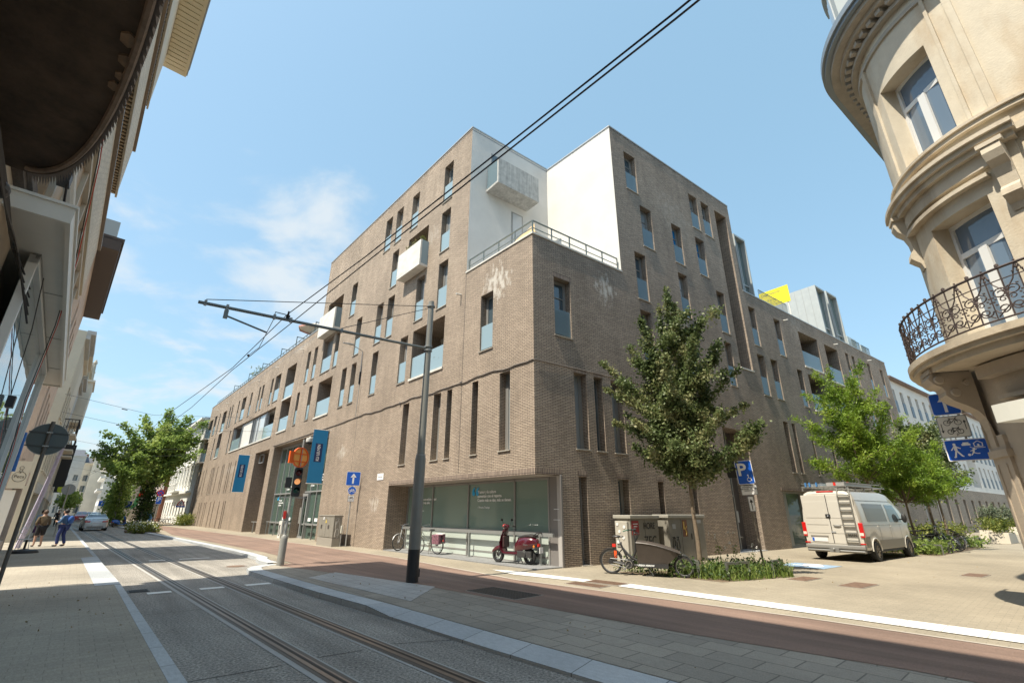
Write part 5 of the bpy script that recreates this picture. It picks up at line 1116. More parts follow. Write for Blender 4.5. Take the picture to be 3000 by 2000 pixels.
W_ = mat('wire_dark', (.035, .033, .045), .5)
def wire(label, pts, r=.011, name='overhead_wire', group=None, cat='wire'):
    t = thing(name, label, cat, FR1, group); m = MB(); m.tube(pts, r, 6); m.build('cable', W_, t)
    return t
wire('upper of the two parallel tram wires running across the sky over the arm', [(-30, 7.75, 5.93), (-10, 7.90, 5.93), (-4, 8.08, 5.96), (.1, 8.19, 6.12), (5.3, 8.24, 5.92), (14.2, 8.66, 5.9), (45, 9.4, 5.9), (100, 12.5, 6)], .011)
wire('lower of the two parallel tram wires, fixed under the mast arm', [(-30, 7.72, 5.89), (-10, 7.87, 5.89), (-4, 8.02, 5.90), (.1, 8.05, 5.95), (5.3, 8.24, 5.84), (13.1, 8.16, 5.9), (45, 9.0, 5.9), (100, 12.3, 6)], .011)
t = thing('wire_hanger', 'short slanting hanger wire between the mast arm and the tram wires', 'wire', FR1); m = MB(); m.tube([(.1, 8.46, 5.95), (1.6, 8.35, 5.62), (3.4, 8.22, 5.88)], .008, 5); m.ball((3.4, 8.22, 5.88), .04, 6); m.build('cable', W_, t)
for lb, s_, z in (('span wire nearest to the mast, from the left row over the street', 27, 7.6), ('second span wire over the street, just beyond the first', 29.5, 6.9), ('third span wire, crossing before the plane tree', 50, 7.4), ('fourth span wire, behind the third one', 56, 7.2), ('span wire far down the street', 72, 7.2), ('farthest span wire across the street', 84, 7.0)):
    t = thing('span_wire', lb, 'wire', FR1, 'span wires across the street'); m = MB(); m.tube([(s_, 13.0, z+.6), (s_+.5, 8.5, z), (s_+1, .1, z+.9)], .010, 5); m.tube([(s_+.3, 10.2, z+.15), (s_+.33, 9.9, z+.12)], .03, 6); m.build('cable', W_, t)
# --- traffic light on its bollard
TP = S1(6.23, 5.55)
nrm = (tocam(TP)*.8 - u1*.5).normalized(); TM = SM(TP, nrm)
T = thing('traffic_light', 'traffic light with glowing amber lamp on a pole set in a grey bollard', 'traffic light', TM)
yz = Matrix(((1, 0, 0, 0), (0, 0, 1, 0), (0, 1, 0, 0), (0, 0, 0, 1)))    # z-up profile in the sign frame
def vt(m_, prof, x=0, d=0, n=18): 
    m_.M = yz; m_.lathe((x, d, 0), prof, n); return m_
m = vt(MB(), [(.115, 0), (.115, .80), (.10, .88), (.06, .93), (.05, .93)]); m.build('bollard', mat('bollard_grey', (.27, .265, .245), .5, var=.06), T, smooth=True)
m = vt(MB(), [(.052, .9), (.052, 1.35), (.045, 1.38), (.042, 2.1)]); m.build('pole', POLE, T, smooth=True)
m = vt(MB(), [(.03, .95), (.03, 1.7), (0, 1.7)], -.10, 0, 10); m.build('cable_pipe', POLE, T)
m = MB(); m.box(-.14, 1.42, -.02, -.06, 1.66, .06); m.build('red_button_box', SRD, T)
m = MB(); m.prism(rrect(.26, .94, .05), -.07, .09); m.M = ID; hd = MB(Matrix.Translation((.12, 2.60, 0))); hd.prism(rrect(.27, .95, .05), -.08, .08); head = hd.build('signal_head', mat('signal_black', (.022, .022, .024), .4), T, bevel=.01)
m = MB(); m.box(-.03, 2.08, -.02, .5, 2.11, .02); m.box(-.30, 2.08, -.02, -.03, 2.11, .02); m.build('bracket', POLE, T)
for yy, nm, c, e in ((2.90, 'red_lens', (.10, .012, .012), 0), (2.61, 'amber_lens', (.95, .42, .16), .4), (2.32, 'green_lens', (.01, .07, .055), 0)):
    l_ = MB(Matrix.Translation((.12, yy, .08))); l_.lathe((0, 0, 0), [(0, .035), (.06, .028), (.095, .0)], 20); ln = l_.build(nm, mat(nm, c, .2, emit=e, coat=.3), T, smooth=True)
    v_ = MB(Matrix.Translation((.12, yy, .08))); v_.lathe((0, 0, 0), [(.105, 0), (.11, .17)], 18, a0=R(0), a1=R(180)); v_.build('visor', MATS['signal_black'], T)
m = MB(Matrix.Translation((-.13, 2.58, -.10))); m.box(-.10, -.17, -.12, .09, .17, .06); m.build('side_signal', MATS['signal_black'], T)
m = MB(); m.box(-.24, 2.56, -.24, -.16, 2.66, -.1); m.build('mount', SGY, T)
m = vt(MB(), [(.028, 3.05), (.028, 4.05), (0, 4.05)], .14, 0, 10); m.build('upper_pole', POLE, T)
# orange back of a round board, with its frame
OR = mat('orange_board_back', (.85, .13, .015), .45); OY = mat('orange_board_panel', (.90, .42, .10), .5)
ob = thing('round_board', 'orange framed back of a round road sign above the traffic light', 'road sign', TM @ Matrix.Translation((.10, 3.42, .05)) @ Matrix.Rotation(R(34), 4, 'Y'))
m = MB(); m.prism(circ(.34), -.02, .0); m.build('disc', OY, ob); m = MB(); ring2(m, 0, 0, .325, .035, -.03, .03, 28); bar2(m, (-.30, .12), (.30, .12), .03, 0, .03); bar2(m, (-.30, -.14), (.30, -.14), .03, 0, .03); bar2(m, (.0, -.33), (.0, .33), .03, 0, .03); m.build('frame', OR, ob)
m = MB(); m.box(-.46, -.22, -.03, -.30, .18, .03); m.build('side_plate', OR, ob)
# camera on the entrance lintel
t = thing('security_camera', 'grey dome camera on a bracket hung in front of the entrance', 'camera', G1 @ place((20.6, -.5, 5.85))); m = MB(); m.box(-.1, .0, .25, .0, .5, .42); m.box(1.0-1.1, -.0, .32, .1, .06, .40); m.build('arm', CONC, t)
m = MB(); m.lathe((0, 0, 0), [(.02, .36), (.2, .30), (.22, .1), (.2, .04)], 16); m.build('housing', CONC, t, smooth=True); m = MB(); m.ball((0, 0, .02), .17, 14); m.build('dome', glassmat('smoked_dome', (.015, .015, .018), .05), t, smooth=True)
# --- one-way sign, cycle sign on the pavement
SP = S1(13.2, .42); sM = SM(SP, tocam(SP)*.8 - u1*.3)
T = thing('sign_post', 'thin grey post by the wall with blue one-way arrow sign and round cycle sign', 'road sign', sM)
m = vt(MB(), [(.03, 0), (.03, 3.6), (0, 3.6)], 0, -.04, 12); m.build('post', POLE, T)
m = vt(MB(), [(.02, 0), (.02, 3.4), (0, 3.4)], -.28, -.35, 8); m.build('conduit', POLE, T) if 0 else None
def sq_sign(w, h, y, face, T, x=0, rim=SWH, nm='sign_plate', r=.05, z=0):
    m = MB(Matrix.Translation((x, y, z))); m.prism(rrect(w, h, r), -.012, 0); b = m.build(nm, rim, T)
    m = MB(Matrix.Translation((x, y, z))); m.prism(rrect(w-.035, h-.035, r*.8), 0, .003); m.build('sign_face', face, b); return b
b = sq_sign(.70, .70, 3.27, SBL, T, x=.0)
m = MB(Matrix.Translation((0, 3.27, 0))); bar2(m, (0, -.25), (0, .12), .085, .003, .006); m.prism([(-.15, .06), (.15, .06), (0, .26)], .003, .006); m.build('arrow', SWH, b)
m = MB(Matrix.Translation((0, 2.68, 0))); m.prism(circ(.21), -.012, 0); b = m.build('round_plate', SWH, T); m = MB(Matrix.Translation((0, 2.68, 0))); m.prism(circ(.195), 0, .003); m.build('sign_face', SBL, b)
m = MB(Matrix.Translation((0, 2.68, 0))); bike_icon(m, 0, -.04, .19, .003, .006, .016); m.build('cycle_symbol', SWH, b)
b = sq_sign(.30, .30, 2.28, SWH, T, rim=SGY, r=.03); m = MB(Matrix.Translation((0, 2.33, 0))); bike_icon(m, 0, -.03, .13, .003, .006, .014); m.build('cycle_symbol', SBK, b); text('lettering', 'P HELMEN', .05, Matrix.Translation((0, 2.19, .004)), SBK, b)
t = thing('service_box', 'white service meter box on a thin pipe behind the one-way sign post', 'meter box', FR1 @ place((13.6, .55, 0))); m = MB(); m.box(-.07, -.05, .62, .07, .05, .98); m.build('box', mat('cream_plastic', (.62, .60, .52), .5), t, bevel=.01); m = MB(); m.tube([(0, 0, 0), (0, 0, .62)], .02, 8); m.build('pipe', POLE, t)
# plaque and street name plate on the wall
t = thing('street_name_plate', 'small white street name plate on the brick wall right of the arrow sign', 'street sign', G1 @ place((11.0, -.02, 3.25))); m = MB(); m.box(-.36, 0, -.13, .30, .015, .18); m.build('plate', SWH, t); text('lettering', 'Korte straat', .085, Matrix(((-1, 0, 0, -.03), (0, 0, -1, -.003), (0, 1, 0, .02), (0, 0, 0, 1))), SGY, t)
# --- utility cabinets
CG = mat('cabinet_olive_grey', (.25, .235, .20), .55, var=.12, vscale=3); CGD = mat('cabinet_dark_line', (.07, .065, .06), .7)
def graffiti(m, G, seed, w, h, n=3, r=.012):
    rr = random.Random(seed)
    for k in range(n):
        x0 = w*(k+.5)/n; pts = []
        for j in range(12): a = j/11*2*math.pi*1.3+rr.random(); pts.append(G @ Vector((x0+w/n*.42*math.cos(a)*(.6+.4*rr.random()), 0, h*(.5+.45*math.sin(a*.9+rr.random())))))
        m.tube(pts, r, 4)
T = thing('utility_cabinet', 'olive grey electricity cabinet with a yellow warning triangle beside the entrance', 'cabinet', G1 @ place((13.65, 0, 0)))
m = MB(); m.box(0, -.98, .42, 2.05, -.55, 1.46); m.box(-.02, -1.0, 1.42, 2.07, -.52, 1.48); m.build('cabinet_body', CG, T, bevel=.012); m = MB(); m.box(.0, -.97, -.02, 2.05, -.56, .40); m.build('plinth', mat('cabinet_plinth', (.30, .275, .235), .8), T)
m = MB(); m.box(1.0, -.985, .44, 1.01, -.97, 1.42); m.build('door_gap', CGD, T)
for x in (.55, 1.5): m = MB(); m.box(x, -1.0, .82, x+.05, -.98, 1.0); m.box(x+.12, -1.0, .82, x+.15, -.98, 1.0); m.build('handle', CGD, T)
m = MB(); m.extr([(.95+.0, 1.10), (1.08, 1.10), (1.015, 1.28)], -.992, -.982); m.build('warning_triangle', mat('warning_yellow', (.75, .55, .06), .5), T); m = MB(); m.box(1.3, -.99, 1.25, 1.42, -.982, 1.38); m.build('sticker', WT, T)
m = MB(); graffiti(m, Matrix(((0, 0, 0, -.005), (1, 0, 0, -.95), (0, 0, 1, .45), (0, 0, 0, 1))), 4, .36, .95, 1); graffiti(m, Matrix(((0, 0, 0, -.005), (1, 0, 0, -.95), (0, 0, 1, .35), (0, 0, 0, 1))), 9, .36, .55, 1); m.build('graffiti', mat('pale_graffiti', (.55, .53, .48), .7), T)
T = thing('bin', 'small grey pillar bin with a black scribble before the entrance doors', 'bin', G1 @ place((23.6, -.35, 0))); m = MB(); m.box(-.28, -.22, 0, .28, .2, 1.05); m.build('body', CONC, T, bevel=.01); m = MB(); graffiti(m, Matrix(((1, 0, 0, -.2), (0, 1, 0, -.23), (0, 0, 1, .15), (0, 0, 0, 1))), 11, .4, .7, 1, .02); m.build('graffiti', BLACK, T)
def bigcab(label, x0, x1, y0, y1, top, doors, front, seed):
    T = thing('utility_cabinet', label, 'cabinet', FR2 @ place((x0, -y1, 0))); w = x1-x0; d = y1-y0
    m = MB(); m.box(0, 0, .0, w, d, top-.12); m.build('cabinet_body', CG, T, bevel=.01); m = MB(); m.box(-.05, -.05, top-.12, w+.05, d+.05, top); m.build('lid', mat('cabinet_lid', (.36, .345, .30), .6, var=.1), T, bevel=.02)
    for k in range(1, doors): m = MB(); m.box(w*k/doors-.006, -.004, .1, w*k/doors+.006, .002, top-.14); m.build('door_gap', CGD, T)
    return T, w, d
T, w, d = bigcab('grey cable cabinet with a projecting lid, lit end and black graffiti, behind the cargo bike', 3.4, 4.9, .22, .9, 1.58, 2, 0, 5)
m = MB(); m.box(-.09, .08, .1, .0, d-.06, 1.38); m.build('lit_end_box', mat('cabinet_end_lit', (.46, .435, .38), .6, var=.08), T, bevel=.02)  # end painted paler than the body, sunlight put into its colour
m = MB(); m.box(.06, -.012, .95, .42, -.002, 1.40); m.build('red_sticker', mat('dark_red_sticker', (.34, .03, .03), .5), T); m = MB(); m.box(.12, -.018, 1.28, .36, -.012, 1.31); m.box(.15, -.018, 1.2, .33, -.012, 1.23); m.prism([(.14, -.016), (.2, -.016), (.2, -.012), (.14, -.012)], 1.0, 1.1); m.build('print_lines', SWH, T)
text('graffiti', 'HORE', .30, Matrix(((1, 0, 0, .98), (0, 0, -1, -.01), (0, 1, .0, 1.22), (0, 0, 0, 1))), BLACK, T, squeeze=.8); text('graffiti', 'ZEC', .46, Matrix(((1, 0, 0, 1.0), (0, 0, -1, -.01), (0, 1, .0, .72), (0, 0, 0, 1))), BLACK, T, squeeze=.8)
m = MB()
for z, y in ((1.2, .2), (1.05, .42), (.86, .25), (1.28, .5), (.72, .5)): m.lathe((-.10, y, z), [(0, -.004), (.055, -.004), (.055, .004)], 12, axis='x')
m.build('sticker_print', SWH, T)
m = MB()
for z in (.55, .62, .69): m.box(-.1, .35, z, -.088, .55, z+.03)
m.build('vent_slots', CGD, T)
T, w, d = bigcab('wide dark cable cabinet with an orange poster, right behind the tree trunk', 5.15, 7.35, .55, 1.15, 1.60, 3, 0, 6)
m = MB(); m.box(.82, -.012, .85, 1.10, -.002, 1.42); m.build('poster', mat('dark_poster', (.22, .09, .05), .5), T); m = MB(); m.box(.86, -.018, 1.1, .93, -.012, 1.36); bb = [(.98, -.014, .9), (1.02, -.014, 1.0), (.95, -.014, 1.1), (1.05, -.014, 1.2)]; m.tube(bb, .02, 5); m.build('poster_print', mat('poster_yellow', (.75, .50, .12), .5), T)
m = MB(); m.box(.2, -.012, 1.12, .4, -.002, 1.28); m.box(1.5, -.01, 1.3, 2.0, -.003, 1.42); m.build('paper_rest', mat('torn_paper', (.5, .5, .5), .8), T)
for x in (1.32, 1.66): m = MB(); m.box(x, -.02, .75, x+.03, -.002, .95); m.build('handle', BLACK, T)
m = MB(); graffiti(m, Matrix(((1, 0, 0, .1), (0, 1, 0, -.01), (0, 0, 1, .4), (0, 0, 0, 1))), 21, .5, .5, 2, .012); m.build('graffiti', BLACK, T)
t = thing('service_box', 'pale service meter box on a short post at the corner of the shop window', 'meter box', place((1.85, 16.80, 0), ROT2)); m = MB(); m.box(-.10, -.07, .78, .10, .07, 1.28); m.build('box', mat('cream_box', (.60, .57, .49), .5), t, bevel=.02); m = MB(); m.tube([(0, 0, 0), (0, 0, .8)], .035, 8); m.build('pipe', MATS['cream_box'], t)
# --- disabled parking sign
PP = Vector((7.43, 15.05, 0)); pM = SM(PP, tocam(PP)) @ Matrix.Rotation(R(3.0), 4, 'Z')
T = thing('parking_sign', 'slightly leaning post with blue disabled parking sign and white text panels', 'road sign', pM)
m = vt(MB(), [(.03, 0), (.03, 3.1), (0, 3.1)], 0, -.04, 12); m.build('post', mat('brown_grey_post', (.20, .17, .14), .6, .2, var=.15), T)
b = sq_sign(.48, .72, 2.86, SBL, T, x=.02); text('lettering', 'P', .52, Matrix.Translation((-.05, 2.93, .004)), SWH, b, bold=.012)
m = MB(Matrix.Translation((.11, 2.66, 0))); ring2(m, 0, -.02, .055, .014, .003, .006, 14, 90, 400); disc2(m, -.015, .115, .02, .003, .006, 8); bar2(m, (-.012, .09), (-.005, .02), .018, .003, .006); bar2(m, (-.005, .02), (.05, .02), .014, .003, .006); bar2(m, (.05, .02), (.07, -.06), .014, .003, .006); m.build('wheelchair_symbol', SWH, b)
m = MB(Matrix.Translation((-.24, 2.98, -.10))); m.prism(rrect(.5, .5, .05), -.01, 0); m.build('dark_sign_back', SBK, T)
b = sq_sign(.46, .30, 2.33, SWH, T, x=.04, rim=SGY, r=.03)
m = MB(Matrix.Translation((.04, 2.33, 0))); ring2(m, 0, 0, 0, 0, 0, 0, 3) if 0 else None
text('lettering', 'ENKEL MET\nPARKEERKAART\nPERSONEN MET EEN\nHANDICAP', .052, Matrix.Translation((.04, 2.39, .004)), SBK, b, bold=.001)
b = sq_sign(.17, .44, 1.93, SWH, T, x=.03, rim=SGY, r=.02); m = MB(Matrix.Translation((.03, 1.93, 0))); bar2(m, (0, -.18), (0, .05), .022, .003, .006); m.prism([(-.05, .04), (.05, .04), (0, .14)], .003, .006); m.build('arrow', SBK, b)
# --- back of a round sign at the left edge
DP = S1(0, 0); gx, gy = -13.80*.76, 14.02*.76; DM = SM((gx, gy, 0), tocam((gx, gy)))
T = thing('round_sign', 'dark back of a round road sign on a tall post at the left edge', 'road sign', DM)
m = vt(MB(), [(.038, 0), (.038, 3.55), (0, 3.55)], 0, .03, 14); m.build('post', mat('dark_grey_post', (.115, .115, .11), .5, .4), T, smooth=True)
m = MB(Matrix.Translation((0, 3.16, -.03))); m.prism(circ(.35, 40), -.015, 0); m.build('disc', mat('dark_sign_back_plate', (.10, .115, .115), .45, .5), T); m = MB(Matrix.Translation((0, 3.16, -.03))); ring2(m, 0, 0, .346, .012, -.018, .006, 40); m.build('rim', SGY, T)
for y in (3.30, 3.0): m = MB(); m.box(-.34, y-.014, -.03, .34, y+.014, -.008); m.build('rib', mat('rib_dark', (.06, .065, .065), .5), T); m = MB(); m.box(-.055, y-.012, -.01, .055, y+.012, .075); m.build('clamp', POLE, T)
# --- living-street and cycle signs by the cream house
gx, gy = 13.1*math.sin(R(43.65)), 13.1*math.cos(R(43.65)); LM_ = SM((gx, gy, 0), tocam((gx, gy))) @ Matrix.Rotation(R(0), 4, 'Z')
T = thing('sign_stack', 'stack of three signs by the cream house: blue arrow, cycle panel, living street', 'road sign', LM_)
m = MB(); m.box(.08, 2.62, -.07, .12, 4.05, -.03); m.box(.10, 2.9, -.07, 1.35, 2.94, -.05); m.box(.10, 3.6, -.07, 1.35, 3.64, -.05); m.build('wall_bracket', POLE, T)
b = sq_sign(.46, .46, 3.80, SBL, T, x=-.06, r=.05); m = MB(Matrix.Translation((-.06, 3.80, 0))); bar2(m, (0, -.17), (0, .08), .05, .003, .006); m.prism([(-.10, .05), (.10, .05), (0, .19)], .003, .006); m.build('arrow', SWH, b)
b = sq_sign(.47, .44, 3.33, mat('sign_cream', (.66, .64, .58), .5), T, x=-.03, rim=SGY, r=.04); m = MB(Matrix.Translation((-.03, 3.33, 0))); bike_icon(m, 0, .08, .17, .003, .006, .010); bike_icon(m, .01, -.10, .15, .003, .006, .012); bar2(m, (-.18, .07), (-.18, -.09), .012, .003, .006); m.prism([(-.205, -.07), (-.155, -.07), (-.18, -.12)], .003, .006); bar2(m, (.18, -.07), (.18, .09), .012, .003, .006); m.prism([(.155, .07), (.205, .07), (.18, .12)], .003, .006); m.build('cycle_symbols', SBK, b); text('lettering', 'P', .08, Matrix.Translation((.0, 3.16, .004)), SBK, b)
b = sq_sign(.64, .42, 2.86, SBL, T, x=.06, r=.03)
m = MB(Matrix.Translation((.06, 2.86, 0))); z0, z1 = .003, .006
disc2(m, -.17, .115, .024, z0, z1, 12)
for a, c, w_ in (((-.17, .09), (-.165, .0), .05), ((-.165, .0), (-.20, -.14), .028), ((-.165, .0), (-.09, -.12), .028), ((-.185, .07), (-.235, .0), .018), ((-.155, .07), (-.09, .03), .018), ((-.09, -.12), (-.07, -.12), .02), ((-.2, -.14), (-.22, -.13), .02),
               ((.09, .0), (.08, -.06), .03), ((.08, -.06), (.04, -.11), .016), ((.08, -.06), (.13, -.08), .016), ((.13, -.08), (.17, -.08), .016), ((.10, -.01), (.14, .01), .012), ((.08, -.01), (.04, -.03), .012), ((.05, .055), (.08, .03), .010), ((.08, .03), (.27, .03), .010),
               ((-.06, .10), (.07, .10), .035), ((-.04, .13), (.05, .13), .03), ((.12, .05), (.12, .11), .012), ((.24, .05), (.24, .11), .012), ((.12, .055), (.24, .055), .012), ((.11, .11), (.18, .16), .012), ((.25, .11), (.18, .16), .012), ((.18, .06), (.18, .10), .03)): bar2(m, a, c, w_, z0, z1)
disc2(m, .10, .035-.02, .018, z0, z1, 10); disc2(m, .01, -.10, .024, z0, z1, 12); m.build('living_street_symbols', SWH, b)
# --- banners
BNB = mat('banner_blue', (.015, .24, .50), .6); BND = mat('banner_navy', (.01, .035, .13), .6)
for lb, s_ in (('blue vertical banner with a navy name panel, right of the entrance', 18.15), ('blue vertical banner with a navy name panel, left of the recess, farther away', 36.6)):
    BM = SM(S1(s_, .68), -u1); T = thing('banner', lb, 'banner', BM, 'banners on the brick wall')
    m = MB(); m.box(-.44, 3.22, -.006, .44, 6.36, .006); m.build('cloth', BNB, T); m = MB(); m.box(-.22, 4.45, .007, .22, 5.55, .012); m.build('name_panel', BND, T)
    for y in (6.38, 3.20): m = MB(); m.tube([(-.48, y, 0), (.64, y, 0)], .018, 8); m.build('bracket', CONC, T)
    text('lettering', 'KU LEUVEN', .235, Matrix.Translation((0, 5.0, .014)) @ Matrix.Rotation(R(90), 4, 'Z'), WT, T, squeeze=.80, bold=.006)
# --- wall lamp, second one far away
for lb, s_, z, ln_ in (('street lamp on a bent bracket fixed to the brick wall', 14.85, 10.85, 1.05), ('distant wall lamp at the far end of the brick wing', 63.3, 9.9, 1.2)):
    T = thing('wall_lamp', lb, 'street lamp', FR1 @ place((s_, 0, z))); m = MB(); m.tube([(0, .04, -1.35), (0, .06, -.1), (0, .12, -.02), (0, ln_-.25, .22)], .025, 8); m.build('bracket', POLE, T)
    m = MB(); m.box(-.07, ln_-.32, .17, .07, ln_+.25, .23); m.box(-.05, ln_-.4, .2, .05, ln_, .27); m.build('lamp_head', SGY, T, bevel=.02); m = MB(); m.box(-.05, ln_-.1, .158, .05, ln_+.2, .17); m.build('diffuser', SWH, T)
    m = MB(); m.box(-.04, .0, -2.1, .04, .08, -1.35); m.build('fuse_box', BLACK, T); m = MB(); m.tube([(0, .02, -2.1), (0, .02, -4.1)], .012, 5); m.build('conduit', POLE, T)
# --- yellow for-sale board on the roof
BM = SM(S2(24.3, -1.45, 0), -u2) @ Matrix.Translation((0, 16.7, 0)); T = thing('for_sale_board', 'bright yellow for-sale board standing on the roof terrace', 'sign', BM)
m = MB(); m.box(-1.05, -.65, -.02, 1.05, .65, .02); m.build('board', mat('sign_yellow', (.80, .68, .02), .5), T)
GB_ = mat('board_lettering', (.22, .24, .10), .6)
text('lettering', 'De|Meester', .30, Matrix.Translation((-.9, .38, .024)), GB_, T, align='LEFT'); text('lettering', 'Te Koop', .29, Matrix.Translation((-.9, -.12, .024)), GB_, T, align='LEFT'); text('lettering', '0477 00 00 00\ndemeestervastgoed.be', .14, Matrix.Translation((-.8, -.43, .024)), GB_, T, align='LEFT')
m = MB(); m.box(-.9, -2.3, -.06, -.82, .6, -.02); m.box(.82, -2.3, -.06, .9, .6, -.02); m.split('leg', CONC, T)
# --- distant signs
def small_sign(label, loc, h, kind, w=.6):
    T = thing('road_sign', label, 'road sign', SM(loc, tocam(loc))); m = vt(MB(), [(.035, 0), (.035, h), (0, h)], 0, -.04, 8); m.build('post', POLE, T); return T
P1_ = S1(55.1, 4.26); T = small_sign('no-stopping sign above a blue P sign, in front of the plane tree', P1_, 3.9, 0)
m = MB(Matrix.Translation((0, 3.5, 0))); m.prism(circ(.36), 0, .01); b = m.build('round_plate', SRD, T); m = MB(Matrix.Translation((0, 3.5, 0))); m.prism(circ(.28), .01, .014); m.build('sign_face', SBL, b); m = MB(Matrix.Translation((0, 3.5, 0))); bar2(m, (-.2, -.2), (.2, .2), .07, .014, .018); bar2(m, (-.2, .2), (.2, -.2), .07, .014, .018); m.build('cross', SRD, b)
b = sq_sign(.5, .75, 2.72, SBL, T); text('lettering', 'P', .55, Matrix.Translation((0, 2.78, .004)), SWH, b, bold=.01)
P2_ = S1(67, 6.1); T = small_sign('blue P sign behind the ivy column, half-way down the street', P2_, 2.8, 0); b = sq_sign(.75, .85, 2.35, SBL, T); text('lettering', 'P', .62, Matrix.Translation((0, 2.42, .004)), SWH, b, bold=.01)
P3_ = S1(90, 8.0); T = small_sign('blue arrow sign over the parked cars down the street', P3_, 3.0, 0); b = sq_sign(.8, .8, 2.7, SBL, T); m = MB(Matrix.Translation((0, 2.7, 0))); bar2(m, (0, -.25), (0, .15), .08, .004, .008); m.build('arrow', SWH, b)
T = small_sign('red triangular roadworks sign by the white building', S1(64.5, .9), 3.1, 0); m = MB(Matrix.Translation((0, 2.62, 0))); m.prism([(-.5, -.3), (.5, -.3), (0, .5)], 0, .01); b = m.build('triangle', SRD, T); m = MB(Matrix.Translation((0, 2.62, 0))); m.prism([(-.33, -.21), (.33, -.21), (0, .30)], .01, .014); m.build('sign_face', SWH, b); m = MB(Matrix.Translation((0, 2.62, 0))); bar2(m, (-.1, -.15), (.02, .1), .09, .014, .018); m.build('symbol', SBK, b); m = MB(); m.box(-.5, 2.08, 0, .5, 2.28, .01); m.build('blue_panel', SBL, T)
T = thing('flag', 'red and green flag hanging over the pavement down the street', 'flag', SM(S1(72, 5.4), tocam(S1(72, 5.4)))); m = MB(); m.tube([(-.5, 1.2, 0), (.9, 5.6, 0)], .03, 6); m.build('pole', POLE, T)
m = MB(); m.prism([(-.1, 1.7), (.5, 2.2), (1.0, 4.6), (.55, 4.5)], 0, .02); m.build('green_cloth', mat('flag_green', (.10, .38, .16), .7), T); m = MB(); m.prism([(.35, 3.4), (1.5, 3.5), (1.0, 4.75), (.8, 4.6)], .025, .04); m.build('red_cloth', SRD, T)
T = thing('advert_board', 'small yellow-green projecting shop sign on the far left row', 'shop sign', SM(S1(76, 12.6), -u1)); m = MB(); m.prism(rrect(1.4, .9, .3), -.05, .05); m.M = ID; T.location.z = 4.3; m.build('board', mat('lime_board', (.62, .66, .05), .5), T)
# hanging black sign discs on the left row
T = thing('round_sign', 'small dark round sign back above the left pavement, farther down', 'road sign', SM(S1(34, 11.6), -u1)); m = vt(MB(), [(.04, 0), (.04, 3.3), (0, 3.3)], 0, .03, 8); m.build('post', POLE, T); m = MB(Matrix.Translation((0, 3.0, 0))); m.prism(circ(.36), -.02, 0); m.build('disc', SGY, T)
# white chair, parasol foot, wrapped pole on the left pavement
T = thing('weighted_stand', 'flat black weighted stand on the left pavement', 'stand', FR1 @ place((17.7, 12.15, 0))); m = MB(); m.lathe((0, 0, 0), [(.0, .16), (.1, .16), (.42, .10), (.48, .02), (.48, 0)], 20); m.build('foot', BLACK, T, smooth=True); m = MB(); m.tube([(0, 0, .1), (0, 0, .5)], .04, 8); m.build('tube', BLACK, T)
T = thing('metal_chair', 'white metal garden chair standing behind the black parasol base', 'chair', FR1 @ place((19.4, 12.3, 0), R(200))); WM = mat('white_metal', (.72, .72, .72), .4)
m = MB(); m.lathe((0, 0, .45), [(0, 0), (.22, 0), (.22, .025), (0, .025)], 16); m.build('seat', WM, T)
for a in (45, 135, 225, 315): m = MB(); c_, s__ = math.cos(R(a)), math.sin(R(a)); m.tube([(.18*c_, .18*s__, .45), (.24*c_, .24*s__, 0)], .013, 6); m.build('leg', WM, T)
m = MB(); m.tube([(-.2, -.18, .45), (-.27, -.2, .75), (-.28, -.1, .95), (-.28, .1, .95), (-.27, .2, .75), (-.2, .18, .45)], .013, 6); m.torus((-.27, 0, .78), .12, .01, 'x', 14, 4); m.build('backrest', WM, T)
T = thing('ribbon_pole', 'leaning pole wrapped in lilac and white fabric on the left pavement', 'pole', FR1 @ place((21.5, 12.55, 0))); m = MB(); m.tube([(0, 0, 0), (-.6, -.25, 2.2), (-1.6, -.5, 4.6)], [.10, .09, .06], 8); m.build('wrapping', mat('lilac_fabric', (.52, .48, .62), .8, var=.2, vscale=12), T)
T = thing('wall_flag', 'small blue white roll of fabric at the shop window corner on the left', 'flag', FA @ place((16.2, .98, 2.5))); m = MB(); m.tube([(0, 0, 0), (0, .02, .9)], .06, 8); m.build('cloth', mat('blue_cloth', (.03, .16, .5), .7, var=.3, vscale=20), T); m = MB(); m.tube([(0, .05, -.9), (0, .05, 1.1)], .03, 8); m.build('pole', mat('tan_pole', (.45, .37, .25), .5), T)
